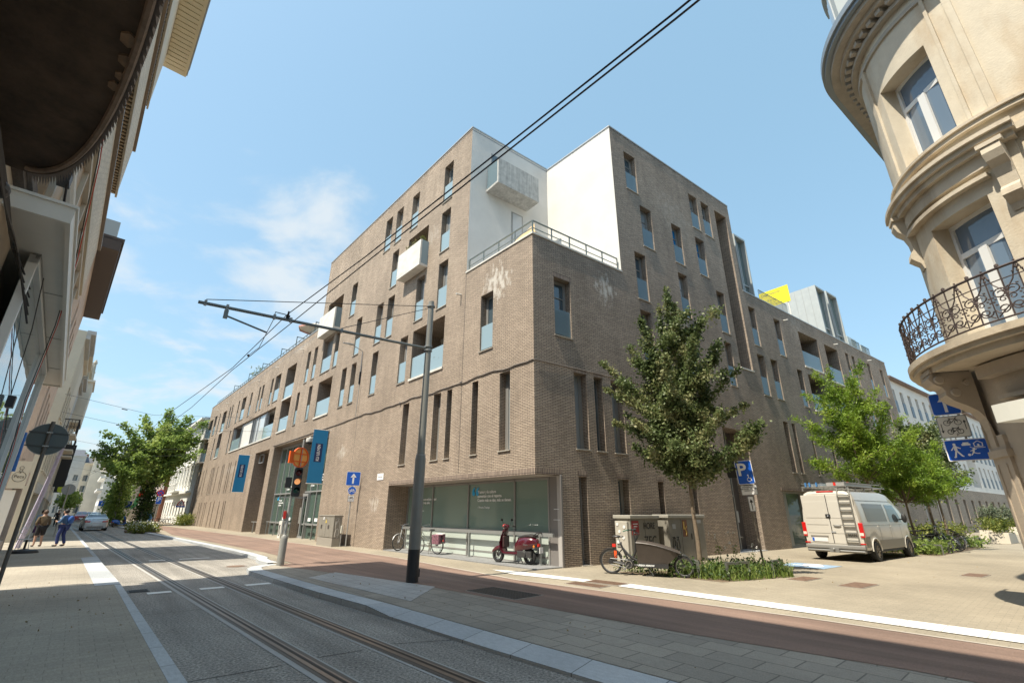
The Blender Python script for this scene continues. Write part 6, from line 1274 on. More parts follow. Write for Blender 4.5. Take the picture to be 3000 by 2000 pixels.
# ================================================================== vehicles and bicycles
TYRE = mat('tyre_rubber', (.028, .028, .028), .8, var=.2, vscale=20); CHR = mat('chrome', (.55, .55, .55), .2, .9); RIMS = mat('wheel_rim', (.30, .30, .31), .35, .8)
def carpaint(name, c, rough=.3, metal=.0): return mat(name, c, rough, metal, coat=.8, spec=.5, var=.03, vscale=1.5)
def wheel(par, x, y, r, w, spokes=6, rim=RIMS, name='wheel'):
    m = MB(Matrix.Translation((x, y, r))); m.lathe((0, 0, 0), [(r*.62, -w/2), (r*.93, -w/2), (r, -w*.32), (r, w*.32), (r*.93, w/2), (r*.62, w/2)], 26, 'y'); t = m.build('tyre', TYRE, None, smooth=True)
    e = thing(name, None, None, None, None, par); t.parent = e
    m = MB(Matrix.Translation((x, y, r))); s = 1 if y > 0 else -1
    m.lathe((0, 0, 0), [(r*.63, -w*.42), (r*.63, w*.42)], 26, 'y'); m.lathe((0, 0, 0), [(0, s*w*.22), (r*.16, s*w*.34), (r*.2, s*w*.25), (r*.6, s*w*.30), (r*.63, s*w*.42)], 26, 'y')
    for k in range(spokes): a = 2*math.pi*k/spokes; m.tube([(r*.15*math.cos(a), s*w*.36, r*.15*math.sin(a)), (r*.6*math.cos(a), s*w*.38, r*.6*math.sin(a))], r*.07, 5)
    m.build('rim', rim, e, smooth=True); return e
def loft(m, secs):
    """secs: list of (x, [(y,z)...]) half sections from bottom centre to top centre, mirrored"""
    full = [[(x, y, z) for y, z in h] + [(x, -y, z) for y, z in reversed(h[1:-1])] for x, h in secs]
    n = len(full[0])
    for a, b in zip(full, full[1:]):
        for k in range(n): k2 = (k+1) % n; m.face([a[k], b[k], b[k2], a[k2]])
    m.face(full[0]); m.face(full[-1][::-1])
def lerp(tab, x):
    if x <= tab[0][0]: return tab[0][1]
    for (a, va), (b, vb) in zip(tab, tab[1:]):
        if x <= b: return va+(vb-va)*(x-a)/(b-a)
    return tab[-1][1]
# ---------------- the delivery van
vc = Vector((13.05, 19.72, 0)); VM = place(vc, ROT2)
V = thing('delivery_van', 'beige grey high-roof delivery van with rear ladder and roof rack', 'van', VM)
VP = carpaint('van_paint', (.55, .52, .46), .32); PLA = mat('grey_bumper_plastic', (.22, .215, .20), .55)
topz = [(-1.0, 2.40), (-.9, 2.49), (-.6, 2.53), (2.2, 2.55), (2.9, 2.47), (3.3, 2.28), (3.9, 1.78), (4.25, 1.38), (4.6, 1.22), (4.85, .98), (4.92, .7)]
wid = [(-1.0, .97), (-.9, 1.0), (0, 1.02), (3.6, 1.02), (4.3, .96), (4.8, .82), (4.92, .7)]
rw = .345
def zb(x):
    z = .36
    for xc in (0, 3.64):
        d = abs(x-xc)
        if d < .43: z = max(z, .34+math.sqrt(max(0, .43**2-d*d)))
    return z
xsv = sorted({-1.0, -.97, -.9, -.75, -.6} | {-.43+.86*k/12 for k in range(13)} | {.6, 1.2, 1.8, 2.2, 2.6, 2.9, 3.1, 3.2} | {3.21+.86*k/12 for k in range(13)} | {4.25, 4.45, 4.6, 4.75, 4.85, 4.92})
def vhalf(x):
    b, t, w = zb(x), lerp(topz, x), lerp(wid, x); bl = min(1.25, b+(t-b)*.62); tw = w-.15*max(0, min(1, (t-1.3)/1.1)) if t > 1.3 else w*.9
    return [(0, b), (w*.88, b), (w*.985, b+.05), (w, (b+bl)/2), (w, bl), (w-(w-tw)*.35, bl+(t-bl)*.45), (tw+.01, t-.2*(t-bl)), (tw-.05, t-.07*(t-bl)), (tw-.22, t-.01), (0, t)]
m = MB(); loft(m, [(x, vhalf(x)) for x in xsv]); body = m.build('body', VP, V, smooth=True)
def vside(x, z, s, off=.006):
    h = vhalf(x)
    for (y0, z0), (y1, z1) in zip(h[2:], h[3:]):
        if z0 <= z <= z1: y = y0+(y1-y0)*(z-z0)/max(1e-6, z1-z0); return Vector((x, s*(y+off), z))
    return Vector((x, s*(h[4][0]+off), z))
def sidepatch(name, xa, xb, za, zb_, mt, s, off=.006, nx=6, nz=4, slant=0, par=None):
    m = MB()
    for i in range(nx):
        for j in range(nz):
            q = []
            for ii, jj in ((i, j), (i+1, j), (i+1, j+1), (i, j+1)):
                fz = jj/nz; x = xa+(xb-slant*fz-xa)*ii/nx; q.append(vside(x, za+(zb_-za)*fz, s, off))
            m.face(q)
    return m.build(name, mt, par or V)
VG = glassmat('van_tinted_glass', (.17, .16, .14), .12, 0, 1.3)
m = MB(); m.box(-.9, -.95, .3, 4.7, .95, .5); m.box(-.4, -.8, .35, 4.0, .8, .9); m.build('underbody', BLACK, V)
for s in (-1, 1):
    sidepatch('side_trim', .46, 3.16, .42, .72, mat('van_lower_trim', (.30, .28, .245), .5), s, .008, 8, 1)
    sidepatch('side_window', -.35, 1.75, 1.38, 2.02, VG, s, .008); sidepatch('door_window', 2.0, 3.42, 1.36, 2.0, GLASS, s, .008, 6, 4, .38)
    sidepatch('rear_trim', -.97, -.47, .50, .86, MATS['van_lower_trim'], s, .008, 3, 1)
    for xa in (.72, 1.85, 3.02): sidepatch('panel_gap', xa, xa+.014, .5, 1.3, BLACK, s, .004, 1, 3)
    sidepatch('panel_gap', -.85, 3.3, 1.245, 1.257, mat('body_shadow_gap', (.18, .165, .14), .6), s, .004, 12, 1); sidepatch('panel_gap', -.8, 3.0, 2.12, 2.14, MATS['body_shadow_gap'], s, .004, 12, 1)
    for xa in (.60, 1.98): hp = vside(xa, 1.2, s, .0); m = MB(); m.box(xa-.09, hp.y-.02, 1.185, xa+.09, hp.y+.02, 1.22); m.build('side_handle', VP, V)
    for xc in (0, 3.64):
        m = MB(); m.tube([(xc+.44*math.cos(math.pi*k/12), s*(1.012 if xc == 0 else 1.0), .36+.44*math.sin(math.pi*k/12)) for k in range(13)], .028, 8); m.build('wheel_arch', VP, V, smooth=True)
        wheel(V, xc, s*.93, rw, .22, 8, mat('dusty_hub', (.32, .29, .25), .6, .3))
    m = MB(); m.ball((3.3, s*1.16, 1.50), .17, 12, (.45, .55, 1.1)); m.tube([(3.35, s*.98, 1.45), (3.3, s*1.1, 1.45)], .03, 6); m.build('wing_mirror', BLACK, V, smooth=True)
    m = MB(); m.box(-1.035, s*.97-.075, .83, -.90, s*.97+.065, 1.34); tl = m.build('tail_light', mat('tail_light_red', (.55, .012, .012), .15, coat=1), V, bevel=.02)
    m = MB(); m.box(-1.04, s*.965-.06, .90, -1.0, s*.965+.06, 1.0); m.build('reverse_lens', mat('clear_lens', (.75, .62, .55), .2), tl)
    m = MB(); m.box(-1.02, s*.93-.09, .60, -1.0, s*.93+.09, .64); m.build('reflector', MATS['tail_light_red'], V)
# rear face: doors, plate, handle, ladder, bumper
m = MB(); m.box(-1.10, -1.0, .42, -.92, 1.0, .56); m.box(-1.07, -.98, .30, -.92, .98, .42); m.build('rear_bumper', PLA, V, bevel=.03)
m = MB(); m.tube([(-1.06, -.95, .36), (-1.06, .95, .36)], .035, 8); m.tube([(-1.05, 0, .36), (-1.2, 0, .38)], .03, 8); m.ball((-1.2, 0, .42), .04, 8); m.box(-1.17, -.16, .30, -1.06, .16, .44); m.build('tow_bar', mat('tow_bar_steel', (.35, .35, .34), .4, .7), V)
DG = MATS['body_shadow_gap']
for s in (-1, 1):
    y0, y1 = (.012, .90) if s > 0 else (-.90, -.012)
    m = MB(); m.box(-1.013, min(y0, y1), .60, -.99, max(y0, y1), 2.34); d = m.build('rear_door', VP, V, bevel=.012)
    m = MB(); a, b = sorted((s*.07, s*.84)); 
    for z0, z1 in ((1.50, 2.10),): m.box(-1.022, a, z0, -1.012, b, z1)
    m.build('door_panel', VP, d, bevel=.02)
    for z in (.95, 1.25): m = MB(); m.box(-1.018, a, z, -1.0, b, z+.012); m.build('door_crease', DG, d)
m = MB(); m.box(-1.017, -.008, .6, -1.0, .008, 2.34); m.build('door_gap', BLACK, V)
m = MB(); m.box(-1.03, .20, .66, -1.012, .74, .80); pt = m.build('number_plate', mat('plate_white', (.70, .68, .68), .5), V); m = MB(); m.box(-1.034, .67, .67, -1.029, .74, .79); m.build('plate_band', SBL, pt)
m = MB(); m.box(-1.02, .16, .80, -1.0, .78, .87); m.build('plate_recess', DG, V)
m = MB(); m.ball((-1.03, -.22, 1.22), .075, 10, (.3, 1.9, .6)); m.build('door_handle', PLA, V, smooth=True); m = MB(); m.box(-1.035, -.13, .98, -1.01, .03, 1.03); m.build('door_latch', ALUL, V)
m = MB(); m.box(-1.03, -.05, 1.50, -1.01, .12, 1.64); m.build('door_camera_panel', BLACK, V); m = MB(); m.ball((-1.04, .03, 1.57), .035, 8); m.build('emblem', CHR, V)
text('lettering', 'MAN', .13, Matrix(((0, 0, -1, -1.026), (-1, 0, 0, -.66), (0, 1, 0, .90), (0, 0, 0, 1))), PLA, V, bold=.006)
LD = mat('ladder_metal', (.33, .325, .30), .4, .6)
lad = thing('rear_ladder', None, None, None, None, V)
for y in (-.44, -.84): m = MB(); m.tube([(-1.06, y, .62), (-1.09, y, 1.4), (-1.06, y, 2.3), (-.96, y, 2.60)], .017, 8); m.build('rail', LD, lad)
for k in range(7): m = MB(); z = .72+.265*k; m.box(-1.10, -.83, z-.02, -1.05, -.45, z+.02); m.build('rung', LD, lad)
rk = thing('roof_rack', None, None, None, None, V)
m = MB()
for y in (-.78, .78): m.tube([(-.95, y, 2.66), (3.1, y, 2.66)], .025, 8); m.tube([(-.95, y, 2.78), (2.6, y, 2.78)], .016, 6)
for x in (-.95, -.1, .8, 1.7, 2.6): m.box(x-.03, -.8, 2.62, x+.03, .8, 2.66); m.box(x-.02, -.80, 2.5, x+.02, -.76, 2.66); m.box(x-.02, .76, 2.5, x+.02, .80, 2.66)
m.build('rack_frame', LD, rk)
m = MB(); m.box(-.9, -.72, 2.67, 1.9, -.10, 2.80); m.build('aluminium_tray', mat('dull_aluminium', (.48, .47, .45), .45, .5, var=.1), rk)
m = MB()
for y in (.12, .3, .52, .68): m.tube([(-1.0, y, 2.70), (2.2, y, 2.70)], .022, 6); m.tube([(-.9, y, 2.77), (1.8, y, 2.77)], .018, 6)
m.build('ladder_on_rack', CHR, rk)
m = MB()
for y in (.2, .45, .6): m.box(-1.0, y, 2.66, -.93, y+.05, 2.82)
m.build('blue_end_cap', mat('blue_plastic', (.06, .20, .45), .5), rk); m = MB(); m.box(-.5, -.73, 2.8, -.42, -.1, 2.815); m.box(-.92, -.43, 2.68, -.9, -.35, 2.8); m.build('red_tape', SRD, rk)
m = MB(); m.box(-.98, -.3, 2.44, -.9, .3, 2.49); m.build('brake_light', MATS['tail_light_red'], V, bevel=.01)
# ---------------- cars in the street
def car(name, label, M, paint, group=None, h=1.45, L=4.6, w=.91):
    V = thing(name, label, 'car', M, group)
    tz = [(-.85, .82), (-.80, .98), (-.45, 1.02), (-.1, 1.16), (.35, 1.38), (.9, h), (1.7, h), (2.15, h-.1), (2.75, 1.05), (3.4, .92), (3.62, .74), (3.7, .5)]
    wd = [(-.85, w*.82), (-.7, w*.95), (0, w), (3.0, w), (3.5, w*.9), (3.7, w*.7)]
    def b_(x):
        z = .24
        for xc in (0, 2.75):
            d = abs(x-xc)
            if d < .38: z = max(z, .30+math.sqrt(max(0, .38**2-d*d))*.95)
        return z
    def half(x):
        b, t, ww = b_(x), lerp(tz, x), lerp(wd, x); bl = min(.92, b+(t-b)*.78) if t < 1.1 else .92; tw = ww*(.97-.28*max(0, min(1, (t-.92)/.5)))
        b = min(b, bl-.06)
        return [(0, b), (ww*.9, b), (ww*.98, b+.05), (ww, (b+bl)/2), (ww*.97, bl), (tw+(ww-tw)*.35, bl+(t-bl)*.5), (tw, t-.05*(t-bl)-.02), (tw*.8, t), (0, t+.01)]
    xs = sorted({-.85, -.8, -.7, -.45, -.39} | {-.38+.76*k/8 for k in range(9)} | {.45, .6, .9, 1.3, 1.7, 2.15, 2.36} | {2.37+.76*k/8 for k in range(9)} | {3.2, 3.4, 3.55, 3.62, 3.7})
    m = MB(); loft(m, [(x, half(x)) for x in xs]); m.build('body', paint, V, smooth=True)
    def top(x, fy, off=.008): hh = half(x); return (x-.004, fy*hh[6][0]*.92, hh[7][1]+off)
    m = MB()
    X = [-.08, .1, .3, .5, .68]
    for a, b in zip(X, X[1:]): m.face([top(a, -1), top(a, 1), top(b, 1), top(b, -1)])
    m.build('rear_window', GLASS, V)
    m = MB(); X = [2.02, 2.3, 2.55, 2.72]
    for a, b in zip(X, X[1:]): m.face([top(a, -1), top(b, -1), top(b, 1), top(a, 1)])
    m.build('windscreen', GLASS, V)
    for s in (-1, 1):
        m = MB(); X = [.45, .9, 1.3, 1.7, 2.15, 2.4]
        for a, b in zip(X, X[1:]):
            q = []
            for x, f in ((a, 0), (b, 0), (b, 1), (a, 1)):
                hh = half(x); y0, z0 = hh[4][0], hh[4][1]+.03; y1, z1 = hh[6][0], hh[6][1]-.05; q.append((x, s*((y0+(y1-y0)*f)+.012), z0+(z1-z0)*f))
            m.face(q)
        m.build('side_window', GLASS, V)
        for xc in (0, 2.75): wheel(V, xc, s*(w-.10), .325, .21, 10)
        m = MB(); m.box(-.87, s*.62-.2, .74, -.74, s*.62+.2, .86); m.build('tail_light', MATS['tail_light_red'], V, bevel=.02)
        m = MB(); m.ball((2.1, s*(w+.08), .98), .1, 8, (.6, .9, .7)); m.build('wing_mirror', paint, V, smooth=True)
    m = MB(); m.box(-.86, -.6, .28, -.70, .6, .42); m.build('rear_bumper', PLA, V, bevel=.03)
    m = MB(); m.box(-.875, -.26, .60, -.84, .26, .71); m.build('number_plate', MATS['plate_white'], V)
    m = MB(); m.box(-.7, -.8, .2, 3.5, .8, .45); m.build('underbody', BLACK, V)
    return V
RT = R(1.7)
car('parked_car', 'silver saloon car driving away on the tram tracks, nearest to the camera', FR1 @ place((49.0, 9.25, -.1), RT), carpaint('silver_paint', (.45, .46, .48), .3, .6), w=.93)
car('parked_car', 'dark red car ahead of the silver one, by the left kerb', FR1 @ place((91.0, 10.0, -.1), R(3)), carpaint('wine_paint', (.22, .02, .03), .3), h=1.6)
car('parked_car', 'small dark red car farthest away, right of the other red one', FR1 @ place((107, 9.1, -.1), R(3)), carpaint('wine_paint_dark', (.16, .015, .025), .3), h=1.5)
car('parked_car', 'white car with a roof sign beyond the silver car', FR1 @ place((72, 8.6, -.1), R(2)), carpaint('white_paint', (.7, .7, .7), .3), h=1.55)
# ---------------- bicycles
def bwheel(par, x, r, nm, tyre=TYRE, w=.02, ns=14, rimm=RIMS, sp=.0022):
    e = thing(nm, None, None, None, None, par); m = MB(Matrix.Translation((x, 0, r))); m.torus((0, 0, 0), r-w, w, 'y', 28, 6); m.build('tyre', tyre, e, smooth=True)
    m = MB(Matrix.Translation((x, 0, r))); m.torus((0, 0, 0), r-2.1*w, w*.45, 'y', 28, 5); m.tube([(0, -.045, 0), (0, .045, 0)], .022, 8)
    for k in range(ns): a = 2*math.pi*k/ns; m.tube([(.02*math.cos(a+.6), .025*(-1)**k, .02*math.sin(a+.6)), ((r-2*w)*math.cos(a), 0, (r-2*w)*math.sin(a))], sp, 3, cap=False)
    m.build('rim', rimm, e); return e
def bicycle(label, M, fm, group=None, bag=None, basket=False, lod=0, sad=BLACK):
    B_ = thing('bicycle', label, 'bicycle', M, group); r = .345
    bwheel(B_, 0, r, 'wheel'); bwheel(B_, 1.08, r, 'wheel')
    m = MB(); bb = (.47, 0, .28); st = (.33, 0, .74); ht = (.90, 0, .86); hb = (.93, 0, .70)
    m.tube([bb, st, (.29, 0, .88)], .014, 7); m.tube([ht, hb], .019, 8); m.tube([hb, (.75, 0, .38), bb], .016, 7); m.tube([ht, (.62, 0, .55), (.40, 0, .50)], .013, 7)
    for y in (-.05, .05): m.tube([(0, y, r), bb], .009, 5); m.tube([(0, y, r), (.34, y*.3, .70)], .008, 5)
    m.build('frame', fm, B_, smooth=True)
    m = MB()
    for y in (-.05, .05): m.tube([(1.08, y, r), (1.0, y, .62), (.955, y*.6, .70)], .009, 6)
    m.tube([hb, (.955, 0, .72)], .017, 6); m.build('fork', fm, B_)
    m = MB(); m.tube([ht, (.87, 0, 1.02)], .012, 6); m.tube([(.62, .29, 1.05), (.74, .27, 1.10), (.88, .1, 1.06), (.88, -.1, 1.06), (.74, -.27, 1.10), (.62, -.29, 1.05)], .011, 7); m.build('handlebar', CHR, B_, smooth=True)
    m = MB()
    for y in (-.285, .285): m.tube([(.60, y*1.01, 1.045), (.70, y*.98, 1.085)], .017, 6)
    m.split('grip', BLACK, B_)
    m = MB(); m.ball((.27, 0, .92), .1, 10, (1.35, .8, .35)); m.ball((.38, 0, .92), .06, 8, (1.3, .5, .4)); m.build('saddle', sad, B_, smooth=True)
    m = MB(); m.lathe((.47, -.06, .28), [(.085, 0), (.085, .008), (.02, .008)], 16, 'y'); m.tube([(.47, -.07, .28), (.55, -.07, .13)], .009, 5); m.tube([(.47, .07, .28), (.39, .07, .43)], .009, 5); m.box(.50, -.15, .115, .59, -.06, .14); m.box(.35, .06, .42, .44, .15, .445); m.build('crank', CHR, B_)
    for xc, a0, a1 in ((0, 40, 200), (1.08, 20, 150)):
        m = MB(Matrix.Translation((xc, 0, r))); N_ = 10
        for k in range(N_):
            a, b = R(a0+(a1-a0)*k/N_), R(a0+(a1-a0)*(k+1)/N_); rr = r+.02
            for s in (-1, 1): m.face([(rr*math.cos(a), 0, rr*math.sin(a)), (rr*math.cos(b), 0, rr*math.sin(b)), ((rr-.012)*math.cos(b), s*.025, (rr-.012)*math.sin(b)), ((rr-.012)*math.cos(a), s*.025, (rr-.012)*math.sin(a))])
        m.build('mudguard', fm, B_)
    m = MB(); m.tube([(-.35+.08, -.05, .74), (.28, -.05, .74)], .007, 5); m.tube([(-.35+.08, .05, .74), (.28, .05, .74)], .007, 5); m.tube([(0, .06, r), (-.1, .05, .74)], .006, 5); m.tube([(0, -.06, r), (-.1, -.05, .74)], .006, 5); m.box(-.27, -.06, .735, .2, .06, .745); m.build('carrier', BLACK, B_)
    m = MB(); m.tube([(.4, .07, .25), (.33, .16, .0)], .009, 5); m.build('kickstand', CHR, B_)
    if bag:
        m = MB(); 
        for s in (-1, 1): m.box(-.28, s*.13-.07, .40, .12, s*.13+.07, .72)
        m.box(-.28, -.2, .72, .12, .2, .76); bg_ = m.build('pannier_bag', bag, B_, bevel=.025); m = MB(); m.box(-.29, -.205, .75, .1, -.0, .78); m.build('pannier_flap', mat('white_canvas', (.68, .64, .62), .8), B_, bevel=.01)
        m = MB(); m.ball((-.34, 0, .52), .04, 8, (.5, 1, .8)); m.build('rear_light', SRD, B_)
    if basket:
        m = MB()
        for z in (.80, .9, 1.0): m.tube([(1.0, -.16, z), (1.28, -.16, z), (1.28, .16, z), (1.0, .16, z), (1.0, -.16, z)], .006, 4)
        for k in range(8): x = 1.0+.28*k/7; m.tube([(x, -.16, .8), (x, -.16, 1.0)], .004, 3); m.tube([(x, .16, .8), (x, .16, 1.0)], .004, 3)
        m.box(1.0, -.16, .79, 1.28, .16, .80); m.build('basket', BLACK, B_)
    return B_
def lean(P, ang, tilt=0): return place(P, ang) @ Matrix.Rotation(R(tilt), 4, 'X')
OLV = mat('grey_green_frame', (.22, .23, .19), .35, .4); WBK = mat('white_bike_frame', (.45, .45, .43), .35)
pr, pf_ = Vector((-3.06, 20.69, .035)), Vector((-3.95, 21.34, .035)); d = pf_-pr
bicycle('grey green bicycle with colourful pannier bags beside the tram mast', lean(pr+Vector((.05, .05, 0)), math.atan2(d.y, d.x), -4), OLV, bag=mat('pannier_print', (.22, .10, .13), .7, var=.8, vscale=14))
bicycle('white bicycle left of the tram mast, turned towards the street', lean(Vector((-4.35, 23.3, .035)), math.atan2(-.85, -.62), 4), WBK)
# cargo bike
def cargo():
    P0 = Vector((2.92, 14.90, 0)); a = math.atan2(-.86, 1.86); T = thing('cargo_bike', 'black electric cargo bike with a long brown-black box, parked before the cabinets', 'cargo bike', place(P0, a))
    r1, r2 = .335, .27
    bwheel(T, 0, r1, 'rear_wheel', w=.028, ns=18); bwheel(T, 2.0, r2, 'front_wheel', w=.028, ns=18)
    m = MB(); m.tube([(0, 0, r1), (.30, 0, .30), (.55, 0, .25), (.8, 0, .26), (1.55, 0, .24), (1.7, 0, .3)], .032, 8); m.tube([(.52, 0, .30), (.30, 0, .82)], .028, 8); m.tube([(.5, 0, .35), (.62, 0, .42), (.72, 0, .62), (.74, 0, .82)], .030, 8); m.tube([(.34, 0, .70), (.52, 0, .50), (.74, 0, .38)], .035, 8)
    for y in (-.07, .07): m.tube([(0, y, r1), (.4, y, .26)], .014, 6); m.tube([(0, y, r1), (.34, y*.5, .66)], .012, 6)
    m.build('frame', mat('satin_black', (.035, .035, .036), .4), T, smooth=True)
    FB_ = MATS['satin_black']
    m = MB(); m.lathe((.52, -.09, .28), [(0, 0), (.13, 0), (.13, .18), (0, .18)], 18, 'y'); m.build('motor', FB_, T, smooth=True); m = MB(); m.torus((.52, -.10, .28), .09, .012, 'y', 18, 5); m.build('chainring', CHR, T)
    m = MB(); m.lathe((0, -.1, r1), [(.0, 0), (.07, .01), (.08, .1), (.07, .19), (0, .2)], 14, 'y'); m.tube([(0, -.1, r1+.08), (.5, -.1, .39)], .012, 5); m.tube([(0, -.1, r1-.07), (.5, -.1, .17)], .012, 5); m.build('hub_and_chain_case', FB_, T)
    m = MB(); m.tube([(.52, -.12, .28), (.40, -.14, .16)], .012, 6); m.box(.33, -.24, .14, .44, -.13, .165); m.tube([(.52, .12, .28), (.64, .14, .40)], .012, 6); m.box(.6, .13, .39, .7, .24, .41); m.build('crank', CHR, T)
    m = MB(); m.tube([(.30, 0, .8), (.24, 0, .97)], .014, 6); m.build('seat_post', CHR, T); m = MB(); m.ball((.20, 0, 1.0), .11, 12, (1.25, .8, .35)); m.ball((.33, 0, 1.0), .06, 8, (1.5, .5, .4)); m.build('saddle', FB_, T, smooth=True)
    m = MB(); m.tube([(.74, 0, .8), (.70, 0, 1.12)], .020, 8); m.tube([(.50, .30, 1.16), (.60, .28, 1.2), (.72, .12, 1.17), (.72, -.12, 1.17), (.60, -.28, 1.2), (.50, -.30, 1.16)], .013, 7); m.build('handlebar', FB_, T, smooth=True)
    m = MB(); m.tube([(.46, -.3, 1.15), (.58, -.29, 1.19)], .018, 6); m.build('grip', mat('grip_green', (.05, .15, .10), .6), T); m = MB(); m.tube([(.46, .3, 1.15), (.58, .29, 1.19)], .018, 6); m.build('grip', MATS['grip_green'], T)
    m = MB()
    for k in range(4): m.tube([(.70, -.08+.05*k, 1.17), (.80+.02*k, -.06+.04*k, 1.08), (.76, -.03+.02*k, .9)], .007, 4)
    m.ball((.74, .02, 1.2), .05, 8, (1, 1.3, .7)); m.build('cables_and_display', FB_, T)
    # cargo box: narrow at the foot, flaring, with curved cover
    sec = []
    X = [.80, .95, 1.15, 1.35, 1.55, 1.70, 1.84, 1.95]
    def prof(x):
        t = (x-.80)/1.15; zt = .86-.02*t-.24*t*t; zl = .24 if x < 1.5 else .24+(x-1.5)*.85; w = .30*(1-.62*t**3); 
        return t, zt, zl, w
    for x in X:
        t, zt, zl, w = prof(x); xo = x-.03*0
        sec.append((xo, [(0, zl), (w*.68, zl), (w*.72, zl+.12*(1-t*.6)), (w, zt-.02), (w*1.03, zt), (w*.9, zt+.03), (0, zt+.055)]))
    m = MB(); loft(m, sec); m.build('cargo_box', mat('brown_black_box', (.062, .050, .042), .55, var=.12, vscale=5), T, smooth=True)
    m = MB()
    for s in (-1, 1): m.tube([(x, s*(prof(x)[3]*1.04), prof(x)[1]+.003) for x in X], .010, 6)
    m.split('box_rim', mat('dark_rim_metal', (.14, .13, .125), .45, .5), T)
    m = MB()
    for s in (-1, 1): m.box(.84, s*.215-.008, .225, 1.62, s*.215+.008, .335)
    m.build('box_sill', FB_, T)
    text('lettering', 'URBAN ARROW', .062, Matrix(((1, 0, 0, 1.02), (0, 0, -1, -.226), (0, 1, 0, .28), (0, 0, 0, 1))), WT, T, bold=.002)
    m = MB()
    for y in (-.07, .07): m.tube([(2.0, y, r2), (1.88, y, .56), (1.84, y*.4, .66)], .014, 6)
    m.tube([(1.84, 0, .60), (1.82, 0, .78)], .02, 6); m.build('fork', FB_, T)
    for xc, rr, a0, a1 in ((0, r1+.025, 20, 190), (2.0, r2+.025, 60, 150)):
        m = MB(Matrix.Translation((xc, 0, rr-.025)))
        for k in range(12):
            a, b = R(a0+(a1-a0)*k/12), R(a0+(a1-a0)*(k+1)/12)
            for s in (-1, 1): m.face([(rr*math.cos(a), 0, rr*math.sin(a)), (rr*math.cos(b), 0, rr*math.sin(b)), ((rr-.015)*math.cos(b), s*.035, (rr-.015)*math.sin(b)), ((rr-.015)*math.cos(a), s*.035, (rr-.015)*math.sin(a))])
        m.build('mudguard', FB_, T)
    m = MB(); m.box(.10, -.03, .42, .18, .03, .62); m.build('lock', mat('orange_lock', (.75, .10, .02), .5), T); m = MB(); m.box(.06, -.04, .72, .16, .04, .80); m.build('rear_light', SRD, T)
    m = MB()
    for s in (-1, 1): m.tube([(1.05, s*.14, .24), (1.2, s*.2, .03), (1.0, s*.22, .015)], .014, 6)
    m.build('centre_stand', CHR, T)
    m = MB(); m.tube([(1.95, 0, .52), (2.02, .03, .6), (2.06, 0, .55)], .008, 5); m.ball((1.93, 0, .62), .035, 8); m.build('front_lamp', CHR, T)
cargo()
